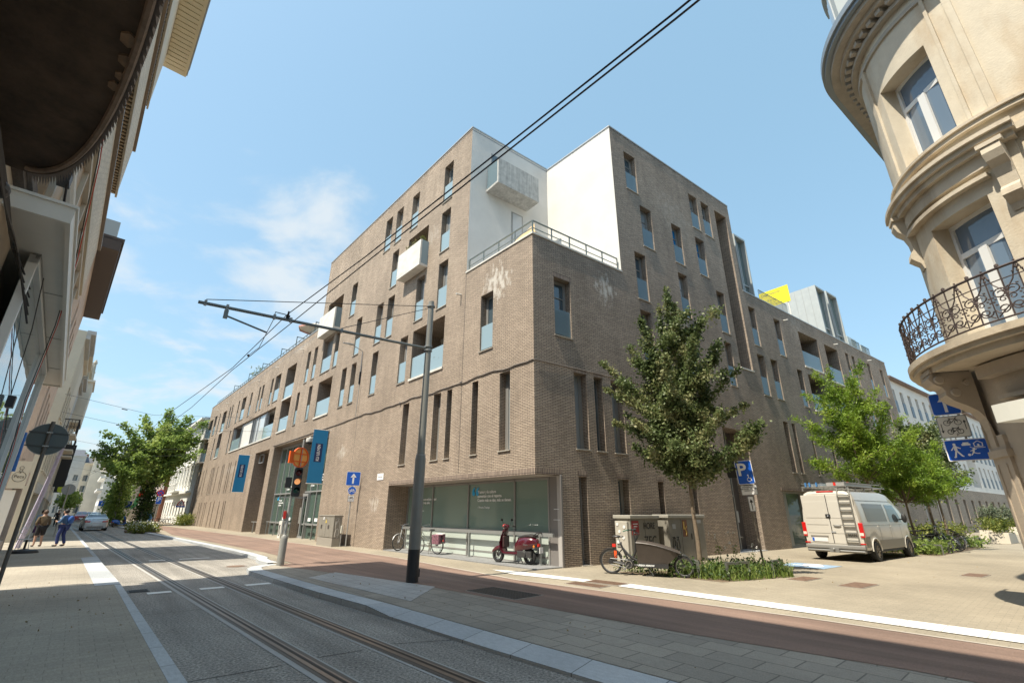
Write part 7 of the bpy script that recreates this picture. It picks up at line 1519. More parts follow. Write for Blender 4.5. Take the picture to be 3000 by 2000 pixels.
# scooters
def scooter(name, label, M, paint, dull=False):
    T = thing(name, label, 'scooter', M); r = .225; S_ = lambda sec: sec
    for x, nm in ((0, 'rear_wheel'), (1.24, 'front_wheel')):
        e = thing(nm, None, None, None, None, T); m = MB(Matrix.Translation((x, 0, r))); m.lathe((0, 0, 0), [(r*.6, -.05), (r*.92, -.05), (r, -.02), (r, .02), (r*.92, .05), (r*.6, .05)], 24, 'y'); m.build('tyre', TYRE, e, smooth=True)
        m = MB(Matrix.Translation((x, 0, r))); m.torus((0, 0, 0), r*.6, .014, 'y', 22, 5); m.tube([(0, -.05, 0), (0, .05, 0)], .035, 8)
        for k in range(10): a = 2*math.pi*k/10; m.tube([(.03*math.cos(a), 0, .03*math.sin(a)), (r*.6*math.cos(a+.2), 0, r*.6*math.sin(a+.2))], .010, 5)
        m.build('rim', RIMS, e)
    def L_(name, secs, mt, **k): m = MB(); loft(m, secs); return m.build(name, mt, T, smooth=True, **k)
    # tail body: rounded cowl
    secs = []
    for x, zc, hh, ww in ((-.34, .62, .03, .05), (-.28, .62, .12, .13), (-.12, .62, .17, .19), (.08, .60, .20, .205), (.26, .57, .21, .19), (.40, .52, .20, .15), (.50, .45, .16, .11)):
        secs.append((x, [(0, zc-hh), (ww*.7, zc-hh*.9), (ww, zc-hh*.3), (ww*.98, zc+hh*.3), (ww*.75, zc+hh*.8), (ww*.4, zc+hh), (0, zc+hh)]))
    L_('tail_body', secs, paint)
    m = MB(); m.box(.40, -.13, .26, .98, .13, .34); m.build('foot_board', paint, T, bevel=.03); m = MB(); m.box(.44, -.12, .335, .92, .12, .345); m.build('foot_mat', BLACK, T)
    secs = []
    for z_, x, w in ((.30, .95, .16), (.42, 1.02, .19), (.60, 1.03, .205), (.78, .985, .19), (.92, .92, .14), (.99, .88, .09)):
        secs.append((z_, x, w))
    m = MB()
    for (z0, x0, w0), (z1, x1, w1) in zip(secs, secs[1:]):
        for s in (-1, 1):
            A_, B2, C_, D_ = (x0+.19, 0, z0), (x0+.02, s*w0, z0), (x1+.02, s*w1, z1), (x1+.16, 0, z1); m.face([A_, B2, C_, D_]); m.face([(x0-.03, 0, z0), (x0+.02, s*w0, z0), (x1+.02, s*w1, z1), (x1-.03, 0, z1)])
    m.build('leg_shield', paint, T, smooth=True)
    m = MB(); m.box(.90, -.15, .45, .97, .15, .80); m.build('inner_shield', mat('scooter_inner', (.06, .03, .03), .5), T, bevel=.03)
    L_('front_mudguard', [(1.02, [(0, .34), (.07, .36), (.08, .42), (.04, .47), (0, .48)]), (1.2, [(0, .42), (.07, .40), (.075, .46), (.04, .50), (0, .51)]), (1.36, [(0, .38), (.06, .34), (.065, .41), (.03, .45), (0, .46)]), (1.47, [(0, .30), (.04, .28), (.045, .33), (.02, .36), (0, .37)])], paint)
    m = MB(); m.tube([(1.24, -.06, r), (1.14, -.06, .45)], .02, 6); m.tube([(1.24, .06, r), (1.14, .06, .45)], .02, 6); m.build('fork', BLACK, T)
    m = MB(); m.ball((.92, 0, 1.06), .10, 12, (1.1, 1.0, .8)); m.build('head_cowl', paint, T, smooth=True); m = MB(); m.ball((1.0, 0, 1.06), .07, 12, (.6, 1, 1)); m.build('headlight', mat('lamp_glass', (.6, .6, .62), .1, .3), T, smooth=True)
    m = MB(); m.tube([(.80, -.30, 1.06), (.88, -.1, 1.10), (.88, .1, 1.10), (.80, .30, 1.06)], .014, 7); m.build('handlebar', CHR, T); m = MB()
    for s in (-1, 1): m.tube([(.78, s*.31, 1.055), (.84, s*.20, 1.085)], .020, 7)
    m.split('grip', BLACK, T)
    for s in (-1, 1): m = MB(); m.tube([(.88, s*.16, 1.1), (.90, s*.24, 1.24)], .006, 4); m.ball((.90, s*.26, 1.27), .06, 8, (.25, 1, .7)); m.build('mirror', BLACK, T)
    L_('seat', [(-.26, [(0, .77), (.08, .77), (.10, .80), (.06, .84), (0, .84)]), (-.05, [(0, .78), (.13, .78), (.15, .82), (.10, .86), (0, .87)]), (.2, [(0, .76), (.13, .76), (.14, .80), (.09, .835), (0, .84)]), (.40, [(0, .70), (.08, .70), (.09, .74), (.05, .77), (0, .775)])], mat('black_seat', (.03, .028, .028), .5))
    m = MB(); m.tube([(-.20, -.10, .82), (-.34, -.10, .90), (-.42, -.04, .91), (-.42, .04, .91), (-.34, .10, .90), (-.20, .10, .82)], .014, 7); m.build('grab_rail', BLACK, T, smooth=True)
    m = MB(); m.box(-.15, .07, .20, .38, .16, .38); m.lathe((.12, .16, .29), [(.09, 0), (.08, .03), (0, .03)], 14, 'y'); m.tube([(.1, -.12, .25), (-.30, -.13, .28)], .05, 8); m.build('engine', mat('engine_dark', (.09, .09, .09), .45, .6), T, bevel=.01)
    m = MB(); m.box(-.36, -.05, .52, -.32, .05, .60); m.build('tail_light', SRD, T); m = MB(); m.box(-.44, -.09, .34, -.42, .09, .50); m.build('number_plate', MATS['plate_white'], T)
    for s in (-1, 1): m = MB(); m.ball((-.25, s*.14, .52), .035, 8, (1, .6, 1.2)); m.build('indicator', mat('orange_lens', (.8, .25, .03), .3), T)
    m = MB(); m.tube([(.45, -.1, .26), (.40, -.17, .01)], .012, 5); m.tube([(.45, .1, .26), (.40, .17, .01)], .012, 5); m.build('centre_stand', BLACK, T)
    return T
SB = carpaint('burgundy_paint', (.075, .006, .014), .22)
pr = Vector((.62, 16.90, .035)); sc1 = scooter('motor_scooter', 'shiny burgundy motor scooter parked before the shop window', place(pr, math.atan2(.72, -.93), 1.08), SB)
m = MB(); m.ball((.99, 0, 1.08), .085, 12, (.7, 1.1, .7)); m.build('red_cover', mat('bright_red_cover', (.42, .02, .018), .4), sc1, smooth=True)
text('lettering', 'Retro', .07, Matrix(((-1, 0, 0, .02), (0, 0, 1, .205), (0, 1, 0, .57), (0, 0, 0, 1))), CHR, sc1)
scooter('motor_scooter', 'blue motor scooter parked by the ivy column down the street', FR1 @ place((60.0, 7.3, -.1), R(-60)), carpaint('bright_blue_paint', (.01, .12, .45), .3))
# pile of bicycles beyond the van, and in the far left distance
gb = 'bicycles parked beyond the van'
bk_ = [('black bicycle standing nearest to the van front', 18.9, 4.2, 100, BLACK, 5), ('dark bicycle leaning on the first one beyond the van', 19.7, 4.3, 80, BLACK, -8), ('white framed bicycle in the middle of the rack beyond the van', 20.7, 4.2, 95, WBK, 6), ('silver bicycle tipped low in front of the rack', 21.4, 4.9, 60, CHR, 20), ('black bicycle behind the silver one', 22.4, 4.1, 85, BLACK, -6), ('white city bicycle nearly at the end of the rack', 23.3, 4.5, 70, WBK, 8), ('grey bicycle last in the rack, by the steel hoop', 24.2, 4.4, 80, OLV, -5)]
for lb, s_, o_, a_, fm, tl in bk_: bicycle(lb, FR2 @ place((s_, -o_-.5, 0), R(a_)) @ Matrix.Rotation(R(tl), 4, 'X'), fm, gb)
gb2 = 'bicycles before the brick and white building'
for lb, s_, o_, a_ in (('leftmost dark bicycle before the brick and white building', 69.3, 2.6, -100), ('dark bicycle to the right of the leftmost one', 68.4, 2.4, -80), ('rightmost dark bicycle of that group', 67.6, 2.2, -95)): bicycle(lb, FR1 @ place((s_, o_, 0), R(a_)), BLACK, gb2)
# ================================================================== vegetation
def leafcloud(name, pts, mt, par, size=(.08, .14), per=1, asp=.7, seed=1, droop=0, kind=None, curl=True):
    rr = random.Random(seed); v = []; f = []
    for P, sig in pts:
        for _ in range(per):
            c = Vector((P[0]+rr.gauss(0, sig), P[1]+rr.gauss(0, sig), P[2]+rr.gauss(0, sig*.85)))
            s = rr.uniform(*size); n = Vector((rr.gauss(0, 1), rr.gauss(0, 1), rr.gauss(.5, .9))).normalized(); t = n.orthogonal().normalized(); t.rotate(Matrix.Rotation(rr.random()*6.283, 3, n)) if 0 else None
            a = rr.random()*6.283; q = n.cross(t); t2 = t*math.cos(a)+q*math.sin(a); q2 = n.cross(t2)
            if droop: t2 = (t2+Vector((0, 0, -droop))).normalized(); q2 = n.cross(t2).normalized()
            w = s*asp*.5; b = len(v)
            v += [c-t2*s*.5, c+q2*w, c+t2*s*.5, c-q2*w]; f.append((b, b+1, b+2, b+3))
    me = bpy.data.meshes.new(name); me.from_pydata([tuple(x) for x in v], [], f); me.materials.append(mt)
    o = bpy.data.objects.new(name, me); COL.objects.link(o)
    if par: o.parent = par
    return tag(o, kind=kind)
BARK = mat('tree_bark', (.19, .145, .10), .9, var=.3, vscale=7, bump=.5, bscale=18); BARK2 = mat('grey_bark', (.22, .20, .17), .9, var=.25, vscale=6, bump=.4, bscale=12)
LM1 = leafmat('maple_leaves', (.06, .09, .03), (.14, .185, .065), (.38, .36, .18), .35)
LM2 = leafmat('locust_leaves', (.07, .13, .014), (.19, .30, .03), (.36, .45, .07), .4)
LM3 = leafmat('plane_leaves', (.11, .18, .04), (.26, .36, .085), (.46, .52, .16), .5, .5)
LM4 = leafmat('ivy_leaves', (.02, .045, .012), (.05, .09, .022), (.12, .17, .04), .25)
LM5 = leafmat('weed_leaves', (.09, .15, .03), (.20, .29, .06), (.42, .46, .16), .4, 4)
LM6 = leafmat('shrub_leaves', (.05, .085, .015), (.14, .17, .03), (.30, .30, .06), .3, 2); LM7 = leafmat('olive_leaves', (.07, .10, .06), (.15, .18, .11), (.28, .30, .2), .3, 2)
def tree(label, M, trunk_h, r0, limbs, lm, size, per, sig, seed, name='street_tree', bark=BARK, asp=.7, droop=0, density=14, start=.22, bendy=.15, sub=3, group=None, tip=.5, lean=(0, 0)):
    T = thing(name, label, 'tree', M, group); rr = random.Random(seed)
    m = MB(); fk = Vector((lean[0], lean[1], trunk_h)); m.tube([(0, 0, -.1), (lean[0]*.3+.02, lean[1]*.3, trunk_h*.35), (lean[0]*.7-.02, lean[1]*.7, trunk_h*.7), fk], [r0*1.25, r0, r0*.85, r0*.75], 10); m.build('trunk', bark, T, smooth=True)
    pts = []; lb = MB()
    for (x, y, z) in limbs:
        E_ = Vector((x, y, z)); d = E_-fk; side = Vector((rr.gauss(0, 1), rr.gauss(0, 1), 0))*bendy
        path = []
        for k in range(9):
            t = k/8; q = fk+d*t; hz = Vector((d.x, d.y, 0)); q += side*math.sin(math.pi*t)-hz*(.28*math.sin(math.pi*t)*(1 if d.z > abs(hz.length)*.8 else 0)); path.append(q)
        lb.tube(path, [max(.006, r0*.5*(1-k/8.5)) for k in range(9)], 6)
        L_ = d.length
        for k in range(int(L_*density)):
            t = start+(1-start)*rr.random(); i = min(7, int(t*8)); q = path[i].lerp(path[i+1], t*8-i); pts.append((q, sig*(1.15-t*(1-tip*.5))*(.75+.5*rr.random())))
        for _ in range(sub):
            t = .3+.55*rr.random(); i = min(7, int(t*8)); q = path[i].lerp(path[i+1], t*8-i); e = q+Vector((rr.gauss(0, .5), rr.gauss(0, .5), rr.uniform(-.2, .75)))*L_*.22
            if droop: e.z = q.z+rr.uniform(-.3, .3)
            lb.tube([q, q.lerp(e, .5)+Vector((0, 0, .04)), e], [r0*.16, r0*.1, .005], 4)
            for k in range(int((e-q).length*density*1.2)): pts.append((q.lerp(e, rr.random()), sig*.6))
    cr = leafcloud('crown', pts, lm, T, size, per, asp, seed, droop); lb.build('limbs', bark, cr, smooth=True)
    return T
rr = random.Random(11); limbs = [(0, 0, 9.15), (.25, .2, 8.6), (-.3, .1, 8.4)]
RX = Vector((.94, -.33, 0)); RY = Vector((.33, .94, 0))     # across and along the view at the tree
def lim(a, b, z): q = RX*a+RY*b; return (q.x, q.y, z)
limbs += [lim(-2.55, .2, 6.75), lim(-2.4, -.3, 5.6), lim(-1.5, .3, 7.2), lim(-1.0, -.5, 7.9), lim(1.45, .2, 7.0), lim(1.0, -.4, 7.7), lim(1.9, .2, 6.0), lim(2.35, -.2, 4.3), lim(2.1, .6, 5.0), lim(-1.9, .9, 4.9), lim(-1.4, -1.0, 4.3), lim(1.1, -1.1, 4.5), lim(.3, 1.5, 6.4), lim(-.3, -1.5, 6.2), lim(.7, 1.3, 4.6), lim(-.9, .2, 3.4), lim(.95, .1, 3.3), lim(.2, -1.2, 3.6), lim(-.6, 1.2, 7.1), lim(.6, -.9, 6.9), lim(-.5, -.9, 5.2), lim(.9, .7, 5.6), lim(-2.3, .5, 4.6), lim(2.0, .1, 3.7), lim(-1.6, .1, 3.7)]
tree('young maple with a thin straight trunk, in the bed in front of the building', place((5.45, 14.8, 0)), 2.5, .062, limbs, LM1, (.07, .125), 13, .19, 3, density=27, start=.14, sub=5, tip=.35)
def airy(n, rad, z0, z1, seed, flat=1):
    rr = random.Random(seed); L_ = []
    for k in range(n): a = 2.4*k+rr.random(); t = (k+.5)/n; z = z0+(z1-z0)*t; r_ = rad*(.55+.5*math.sin(math.pi*min(1, t*1.05+.08)))*rr.uniform(.65, 1.15); L_.append((r_*math.cos(a), r_*math.sin(a), z))
    return L_
tree('tall bright green feathery tree rising behind the van', FR2 @ place((18.9, -3.2, 0)), 3.2, .075, airy(22, 2.5, 3.4, 9.6, 4), LM2, (.12, .24), 12, .26, 5, asp=.24, droop=.25, density=15, start=.35, bendy=.5, sub=5)
tree('lower bright green feathery tree right behind the van cab', FR2 @ place((21.3, -3.9, 0)), 2.2, .06, airy(18, 2.3, 2.4, 6.4, 8), LM2, (.11, .22), 12, .25, 6, asp=.24, droop=.35, density=16, start=.35, bendy=.5, sub=5)
tree('wide bright green feathery tree farther along the bicycles', FR2 @ place((24.6, -4.0, 0)), 2.4, .065, airy(16, 2.2, 2.4, 5.6, 15), LM2, (.12, .23), 11, .27, 9, asp=.26, droop=.3, density=14, start=.35, bendy=.5, sub=5)
tree('darker maple at the end of the bicycle rack', FR2 @ place((28.6, -3.6, 0)), 2.6, .07, airy(16, 1.9, 3.4, 7.6, 21), LM1, (.12, .2), 12, .32, 12, density=16, sub=4)
# plane tree with an ivy-clad trunk
pl_l = [(-5.0, -1.5, 6.8), (-5.8, 1, 9.3), (-4.2, -2, 11.6), (-2.5, 1, 13.2), (0, 0, 14.0), (2.5, 1.5, 13.6), (4.4, -.5, 13.0), (4.9, 1, 11.2), (4.5, -2, 8.8), (2.4, 2, 7.5), (-2.2, -3.2, 8.2), (1.2, -3.6, 10.4), (-1, 3, 10), (-4, 3, 8), (3, 3.5, 11), (1.8, -2, 6.3), (0, -2, 12.2), (-1.4, -2.6, 6.2), (-6.4, .5, 8.2), (-3.4, 0, 10.6), (-6, 0, 10.6), (5.9, 1.5, 12.3), (-2.0, 0, 5.6)]
PX = Vector((.80, .60, 0)); PY = Vector((-.6, .8, 0)); pl_l = [((PX*a+PY*b).x, (PX*a+PY*b).y, z) for a, b, z in pl_l]
PT = tree('big plane tree with an ivy-covered trunk standing at the end of the brick wing', place((-44.65, 60.2, 0)), 4.6, .30, pl_l, LM3, (.24, .42), 11, .60, 17, bark=BARK2, density=8, start=.25, sub=5, asp=.75)
leafcloud('ivy', [((random.Random(i).gauss(0, .38), random.Random(i*3+1).gauss(0, .38), .2+5.6*(i/900)), .22) for i in range(900)], LM4, PT, (.16, .30), 4, .8, 33)
for lb, s_, o_, h in (('ivy column with a mast behind the parked scooter', 66, 7.2, 6.0), ('second ivy column farther down the street', 74, 7.0, 5.0)):
    T = thing('ivy_column', lb, 'tree', FR1 @ place((s_, o_, 0))); m = MB(); m.tube([(0, 0, -.1), (0, 0, 10 if s_ == 66 else 6)], .16, 8); m.build('mast', mat('mast_concrete', (.36, .34, .31), .8), T)
    leafcloud('foliage', [((random.Random(i).gauss(0, .5), random.Random(i*3+1).gauss(0, .5), .2+h*(i/500)), .28) for i in range(500)], LM3, T, (.2, .36), 4, .8, int(s_))
for i, (lb, s_, o_, h) in enumerate((('small round street tree far down on the right', 100, 6.0, 5), ('dark street tree far down on the left pavement', 112, 12.2, 5.5), ('street tree beyond the farthest cars', 128, 12.5, 6), ('light green tree before the glazed office building', 94, 5.6, 7))):
    tree(lb, FR1 @ place((s_, o_, 0)), h*.4, .1, airy(12, 2.0, h*.45, h, 40+i), LM3, (.3, .5), 6, .5, 50+i, density=6, sub=3)
# bed around the maple
def stuff(name, label, cat, pts, mt, size, per, asp, seed, droop=0): o = leafcloud(name, pts, mt, None, size, per, asp, seed, droop, kind='stuff'); return tag(o, label, cat)
m = MB(); m.face([(4.35, 14.35, .006), (4.95, 13.75, .006), (5.4, 13.25, .006), (7.8, 14.35, .006), (7.9, 14.9, .006), (7.2, 15.9, .006), (5.6, 15.9, .006), (3.2, 15.3, .006), (3.3, 14.9, .006)]); m.build('planting_bed', mat('dry_soil', (.16, .115, .075), .95, var=.3, vscale=6, bump=.4), kind='structure')
rr = random.Random(2); blades = MB(); 
def inbed(): 
    while True:
        x, y = rr.uniform(3.2, 7.9), rr.uniform(13.3, 15.9)
        if y > 13.25+ (x-5.4)*.46-.05 and y > 13.25-(x-5.4)*1.0 and y < 15.9 and y > 14.7-(x-3.2)*.5 and not (x < 4.4 and y < 14.9-.45*(x-3)): return x, y
v = []; f = []
for i in range(3600):
    x, y = inbed(); 
    if rr.random() < .45: y = min(y, 14.5) if x > 4.8 else y
    if x < 4.8 and rr.random() < .75: continue
    h = rr.uniform(.08, .42)*(1 if x > 4.7 else .6)*rr.choice([.5, .8, 1.1]); a = rr.random()*6.283; b = rr.uniform(.2, .9)*h; w = rr.uniform(.006, .014); c, s_ = math.cos(a), math.sin(a); n0 = len(v)
    for k in range(4): t = k/3; ww = w*(1-t*.85); px_, py_, pz = x+c*b*t*t, y+s_*b*t*t, h*(t-.25*t*t)*1.3; v += [(px_-s_*ww, py_+c*ww, pz), (px_+s_*ww, py_-c*ww, pz)]
    for k in range(3): q = n0+2*k; f.append((q, q+1, q+3, q+2))
me = bpy.data.meshes.new('grass'); me.from_pydata(v, [], f); me.materials.append(LM5); g = bpy.data.objects.new('grass', me); COL.objects.link(g); tag(g, 'long green grass and weeds growing in the bed around the maple', 'grass', None, 'stuff')
pts = []
for i in range(330): x, y = inbed(); pts.append(((x, y, rr.uniform(.05, .35)), .07))
stuff('weeds', 'broad-leaved weeds growing between the grass of the maple bed', 'weeds', pts, LM4, (.04, .10), 9, .8, 5)
def stalk(label, x, y, h, seed):
    T = thing('tall_weed', label, 'plant', place((x, y, 0))); r2 = random.Random(seed); m = MB(); P = [(0, 0, 0), (.03, 0, h*.5), (-.02+r2.gauss(0, .06), 0, h)]; m.tube(P, [.008, .006, .003], 5); pts = []
    for k in range(4): t = .5+.12*k; e = (r2.gauss(0, .16), r2.gauss(0, .16), h*t+.15); m.tube([(.02, 0, h*t*.9), e], .003, 4); pts.append((e, .025))
    pts.append((P[-1], .03)); m.build('stem', mat('weed_stem', (.16, .16, .07), .8), T); leafcloud('flowers', pts, mat('pale_flowers', (.75, .72, .68), .8), T, (.02, .04), 12, .9, seed)
    leafcloud('leaves', [((0, 0, h*(.1+.08*k)), .06) for k in range(8)], LM5, T, (.05, .12), 5, .5, seed+1)
for i, (lb, x, y, h) in enumerate((('tall flowering weed just right of the maple trunk', 6.25, 15.3, 1.05), ('tallest flowering weed of the maple bed', 6.75, 15.4, 1.1), ('reddish tall weed near the parking sign post', 7.1, 15.0, .75))): stalk(lb, x, y, h, 60+i)
HP = mat('dark_steel_hoop', (.16, .165, .15), .5, .4, var=.1)
def hoop(label, A_, B_, h=.42, w=.05):
    T = thing('steel_hoop', label, 'barrier', place((A_[0], A_[1], 0), math.atan2(B_[1]-A_[1], B_[0]-A_[0])), 'steel hoops guarding the planting beds'); L_ = math.hypot(B_[0]-A_[0], B_[1]-A_[1]); m = MB(); m.box(0, -.04, h-.06, L_, .04, h); m.build('top_bar', HP, T)
    for x in (0, L_-w): m = MB(); m.box(x, -.04, 0, x+w, .04, h-.06); m.build('leg', HP, T)
hoop('steel hoop left of the maple trunk, next to the cargo bike wheel', (5.08, 13.95), (5.2, 14.6)); hoop('steel hoop in the middle of the maple bed edge', (5.75, 13.75), (6.5, 14.05)); hoop('steel hoop at the right end of the maple bed', (7.3, 14.35), (7.8, 14.75))
q = [S2(17.6, 5.15), S2(18.6, 5.35), S2(25.8, 4.9), S2(26.9, 5.1)]
hoop('steel hoop at the front corner of the van', S2(17.9, 4.9)[:2], S2(18.1, 5.6)[:2]); hoop('steel hoop beside the white flowering weeds beyond the van', S2(19.3, 5.5)[:2], S2(19.9, 5.5)[:2]); hoop('long steel hoop at the end of the bicycle rack', S2(25.0, 4.7)[:2], S2(26.6, 5.3)[:2], .5)
m = MB(FR2); m.prism([(17.3, -3.2), (17.3, -5.6), (27.0, -5.4), (27.0, -3.0)], -.01, .006); m.build('planting_bed', MATS['dry_soil'], kind='structure')
pts = []
for i in range(520):
    s_ = rr.choice([rr.uniform(17.4, 19.8), rr.uniform(17.4, 20.6), rr.uniform(25, 26.8)]); P = S2(s_, rr.uniform(3.4, 5.5), rr.uniform(.05, .5)); pts.append((P, .12))
stuff('ground_cover', 'bright green leafy ground cover in the bed between van and bicycles', 'plants', pts, LM5, (.07, .15), 8, .7, 8)
pts = []
for i in range(260): P = S2(rr.uniform(26, 40), rr.uniform(1.2, 2.6), rr.uniform(.1, .9)); pts.append((P, .2))
stuff('hedge', 'loose green hedge along the building beyond the bicycles', 'plants', pts, LM6, (.1, .2), 10, .7, 9)
PLT = mat('pale_planter', (.45, .40, .32), .85, var=.1)
for i, (s_, o_) in enumerate(((33, 4.6), (38.5, 3.2), (45.5, 2.4), (53, 2.2), (59.5, 2.2))):
    wh_ = ('nearest', 'second nearest', 'third', 'fourth', 'farthest')[i]
    T = thing('planter', wh_+' pale concrete planter in the side street', 'planter', FR2 @ place((s_, -o_-.6, 0))); m = MB(); m.extr([(-1.2, 0), (1.2, 0), (1.0, .62), (-1.0, .62)], -.45, .45); m.build('box', PLT, T, bevel=.02); m = MB(); m.box(-.9, -.38, .6, .9, .38, .63); m.build('soil', MATS['dry_soil'], T)
    B_ = thing('shrub', 'yellow green shrub growing in the '+wh_+' pale planter', 'shrub', FR2 @ place((s_, -o_-.6, .6))); r3 = random.Random(70+i); leafcloud('foliage', [((r3.gauss(0, .5), r3.gauss(0, .25), r3.uniform(.05, .75)), .12) for _ in range(90)], LM6, B_, (.07, .14), 14, .7, 71+i); m = MB(); m.tube([(0, 0, 0), (.05, 0, .6)], .02, 5); m.build('stem', BARK, B_)
    tree('small grey olive tree rising from the '+wh_+' pale planter', FR2 @ place((s_+.7, -o_-.6, .5)), .7, .03, airy(9, .7, .9, 1.9, 80+i), LM7, (.06, .12), 7, .14, 90+i, name='olive_tree', density=20, sub=2)
# flower bed on the street, bush by the wing
m = MB(FR1); m.prism([(37.8, 5.5), (41.6, 7.4), (45.5, 7.2), (52, 6.2), (48, 5.0)], -.1, .03); m.build('flower_bed', MATS['dry_soil'], kind='structure')
pts = []
for i in range(420):
    s_ = rr.uniform(38.5, 48); P = S1(s_, rr.uniform(5.4, 7.0), rr.uniform(.05, .5)); pts.append((P, .16))
stuff('flower_bed_plants', 'low yellow green plants covering the street-side bed', 'plants', pts, LM6, (.12, .24), 7, .8, 12)
stuff('white_flowers', 'white blossoms spread over the street-side bed', 'flowers', [(q_[0]+Vector((0, 0, .16)), .12) for q_ in pts[::2]], mat('white_blossom', (.82, .82, .76), .8), (.08, .13), 3, .9, 14)
pts = [(S1(57.5+i*.012, .9+rr.gauss(0, .4), rr.uniform(.1, 1.1)), .2) for i in range(260)]
stuff('wall_plants', 'unkempt green plants at the foot of the wall where the brick wing ends', 'plants', pts, LM6, (.1, .2), 8, .7, 15)
lv = []
for i in range(170):
    if i % 2: P = S1(rr.uniform(-9, 6), rr.uniform(9.9, 12), .012)
    elif i % 4: P = S1(rr.uniform(-8, 4), rr.uniform(4.4, 5.7), .016)
    else: P = S2(rr.uniform(2, 14), rr.uniform(2, 8), .014)
    lv.append((P, .004))
stuff('litter', 'tiny dry leaves and specks scattered on the paving', 'litter', lv, mat('dry_leaf', (.30, .22, .10), .9, var=.5, vscale=30), (.02, .05), 1, .6, 77)
T = thing('rubbish_bin', 'blue rubbish container behind the plane tree', 'bin', FR1 @ place((75.6, 2.9, 0))); m = MB(); m.box(-.5, -.4, .05, .5, .4, 1.3); m.build('body', mat('bin_blue', (.03, .14, .36), .5), T, bevel=.03); m = MB(); m.box(-.55, -.45, 1.3, .55, .45, 1.42); m.build('lid', MATS['bin_blue'], T)
# plants, furniture on balconies and roof
def bush(label, M, rx, ry, z1, n, lm, size, seed, per=8, name='balcony_plant', z0=0): T = thing(name, label, 'plant', M); r3 = random.Random(seed); leafcloud('foliage', [((r3.uniform(-rx, rx), r3.gauss(0, ry), r3.uniform(z0, z1)), .07) for _ in range(n)], lm, T, size, per, .35, seed); m = MB(); m.tube([(0, 0, -.1), (.02, 0, z1*.7)], .012, 5); m.build('stem', BARK, T); return T
DRY = leafmat('dry_leaves', (.13, .14, .05), (.26, .25, .11), (.42, .38, .20), .3, 3)
bush('dry pale shrub spilling over the upper concrete balcony', G1 @ place((9.6, -.15, 15.1)), .75, .10, .62, 70, DRY, (.06, .14), 101, 7); bush('small green plants at the end of the upper concrete balcony', G1 @ place((8.2, -.2, 15.1)), .2, .08, .45, 22, LM5, (.05, .1), 102, 6)
bush('thin bare plant over the lower concrete balcony', G1 @ place((22.0, -.25, 15.0)), .4, .1, .6, 18, DRY, (.05, .12), 103, 3)
bush('green potted plants behind the big glass balustrade', G1 @ place((7.6, .35, 7.9)), .8, .08, .5, 40, LM5, (.06, .12), 104, 6); bush('flowering plants at the right end of the big loggia', G1 @ place((6.4, .3, 8.0)), .35, .08, .5, 30, DRY, (.05, .1), 105, 6)
bush('round green and orange bush on the roof terrace', G1 @ place((43.4, .7, 14.9)), .55, .4, 1.5, 80, LM6, (.10, .2), 106, 9, 'roof_plant'); bush('green climbing plant on the far corner balcony', G1 @ place((61.6, -.5, 11.0)), .6, .2, 1.6, 60, LM4, (.1, .2), 107, 8)
for k, s_ in enumerate((8.5, 8.2)): T = thing('flower_pot', ('left', 'right')[k]+' terracotta pot in the big loggia', 'flower pot', G1 @ place((s_, .3, 7.84))); m = MB(); m.lathe((0, 0, 0), [(0, 0), (.08, 0), (.11, .2), (.12, .2), (.12, .24), (0, .22)], 14); m.build('pot', mat('terracotta', (.42, .17, .09), .8), T)
T = thing('parasol', 'beige roof terrace parasol with a red patterned rim', 'parasol', G1 @ place((27.9, .9, 14.9))); m = MB(); m.lathe((0, 0, 0), [(1.3, 1.45), (.0, 2.0)], 8); m.build('canopy', mat('beige_canvas', (.55, .47, .36), .8), T); m = MB(); m.lathe((0, 0, 0), [(1.3, 1.3), (1.3, 1.45)], 8); m.build('rim', mat('red_print', (.50, .25, .2), .8, var=.5, vscale=18), T); m = MB(); m.tube([(0, 0, 0), (0, 0, 2.0)], .03, 6); m.build('pole', POLE, T)
T = thing('terrace_canopy', 'orange beige canvas screen along the corner terrace railing', 'canvas', BLD.matrix_world.copy() if 0 else FR1.copy()); m = MB(GA); m.face([(.35, .55, 12.05), (3.6, .55, 12.05), (2.2, .8, 12.75), (.6, .7, 13.0)]); m.face([(.35, .56, 12.05), (.6, .71, 13.0), (2.2, .81, 12.75), (3.6, .56, 12.05)]); m.build('cloth', mat('sand_canvas', (.62, .46, .26), .85, var=.05), T); m = MB(GB); m.face([(.3, .5, 12.1), (2.6, .5, 12.1), (1.6, .7, 12.5), (.6, .6, 12.6)]); m.build('cloth', MATS['sand_canvas'], T)
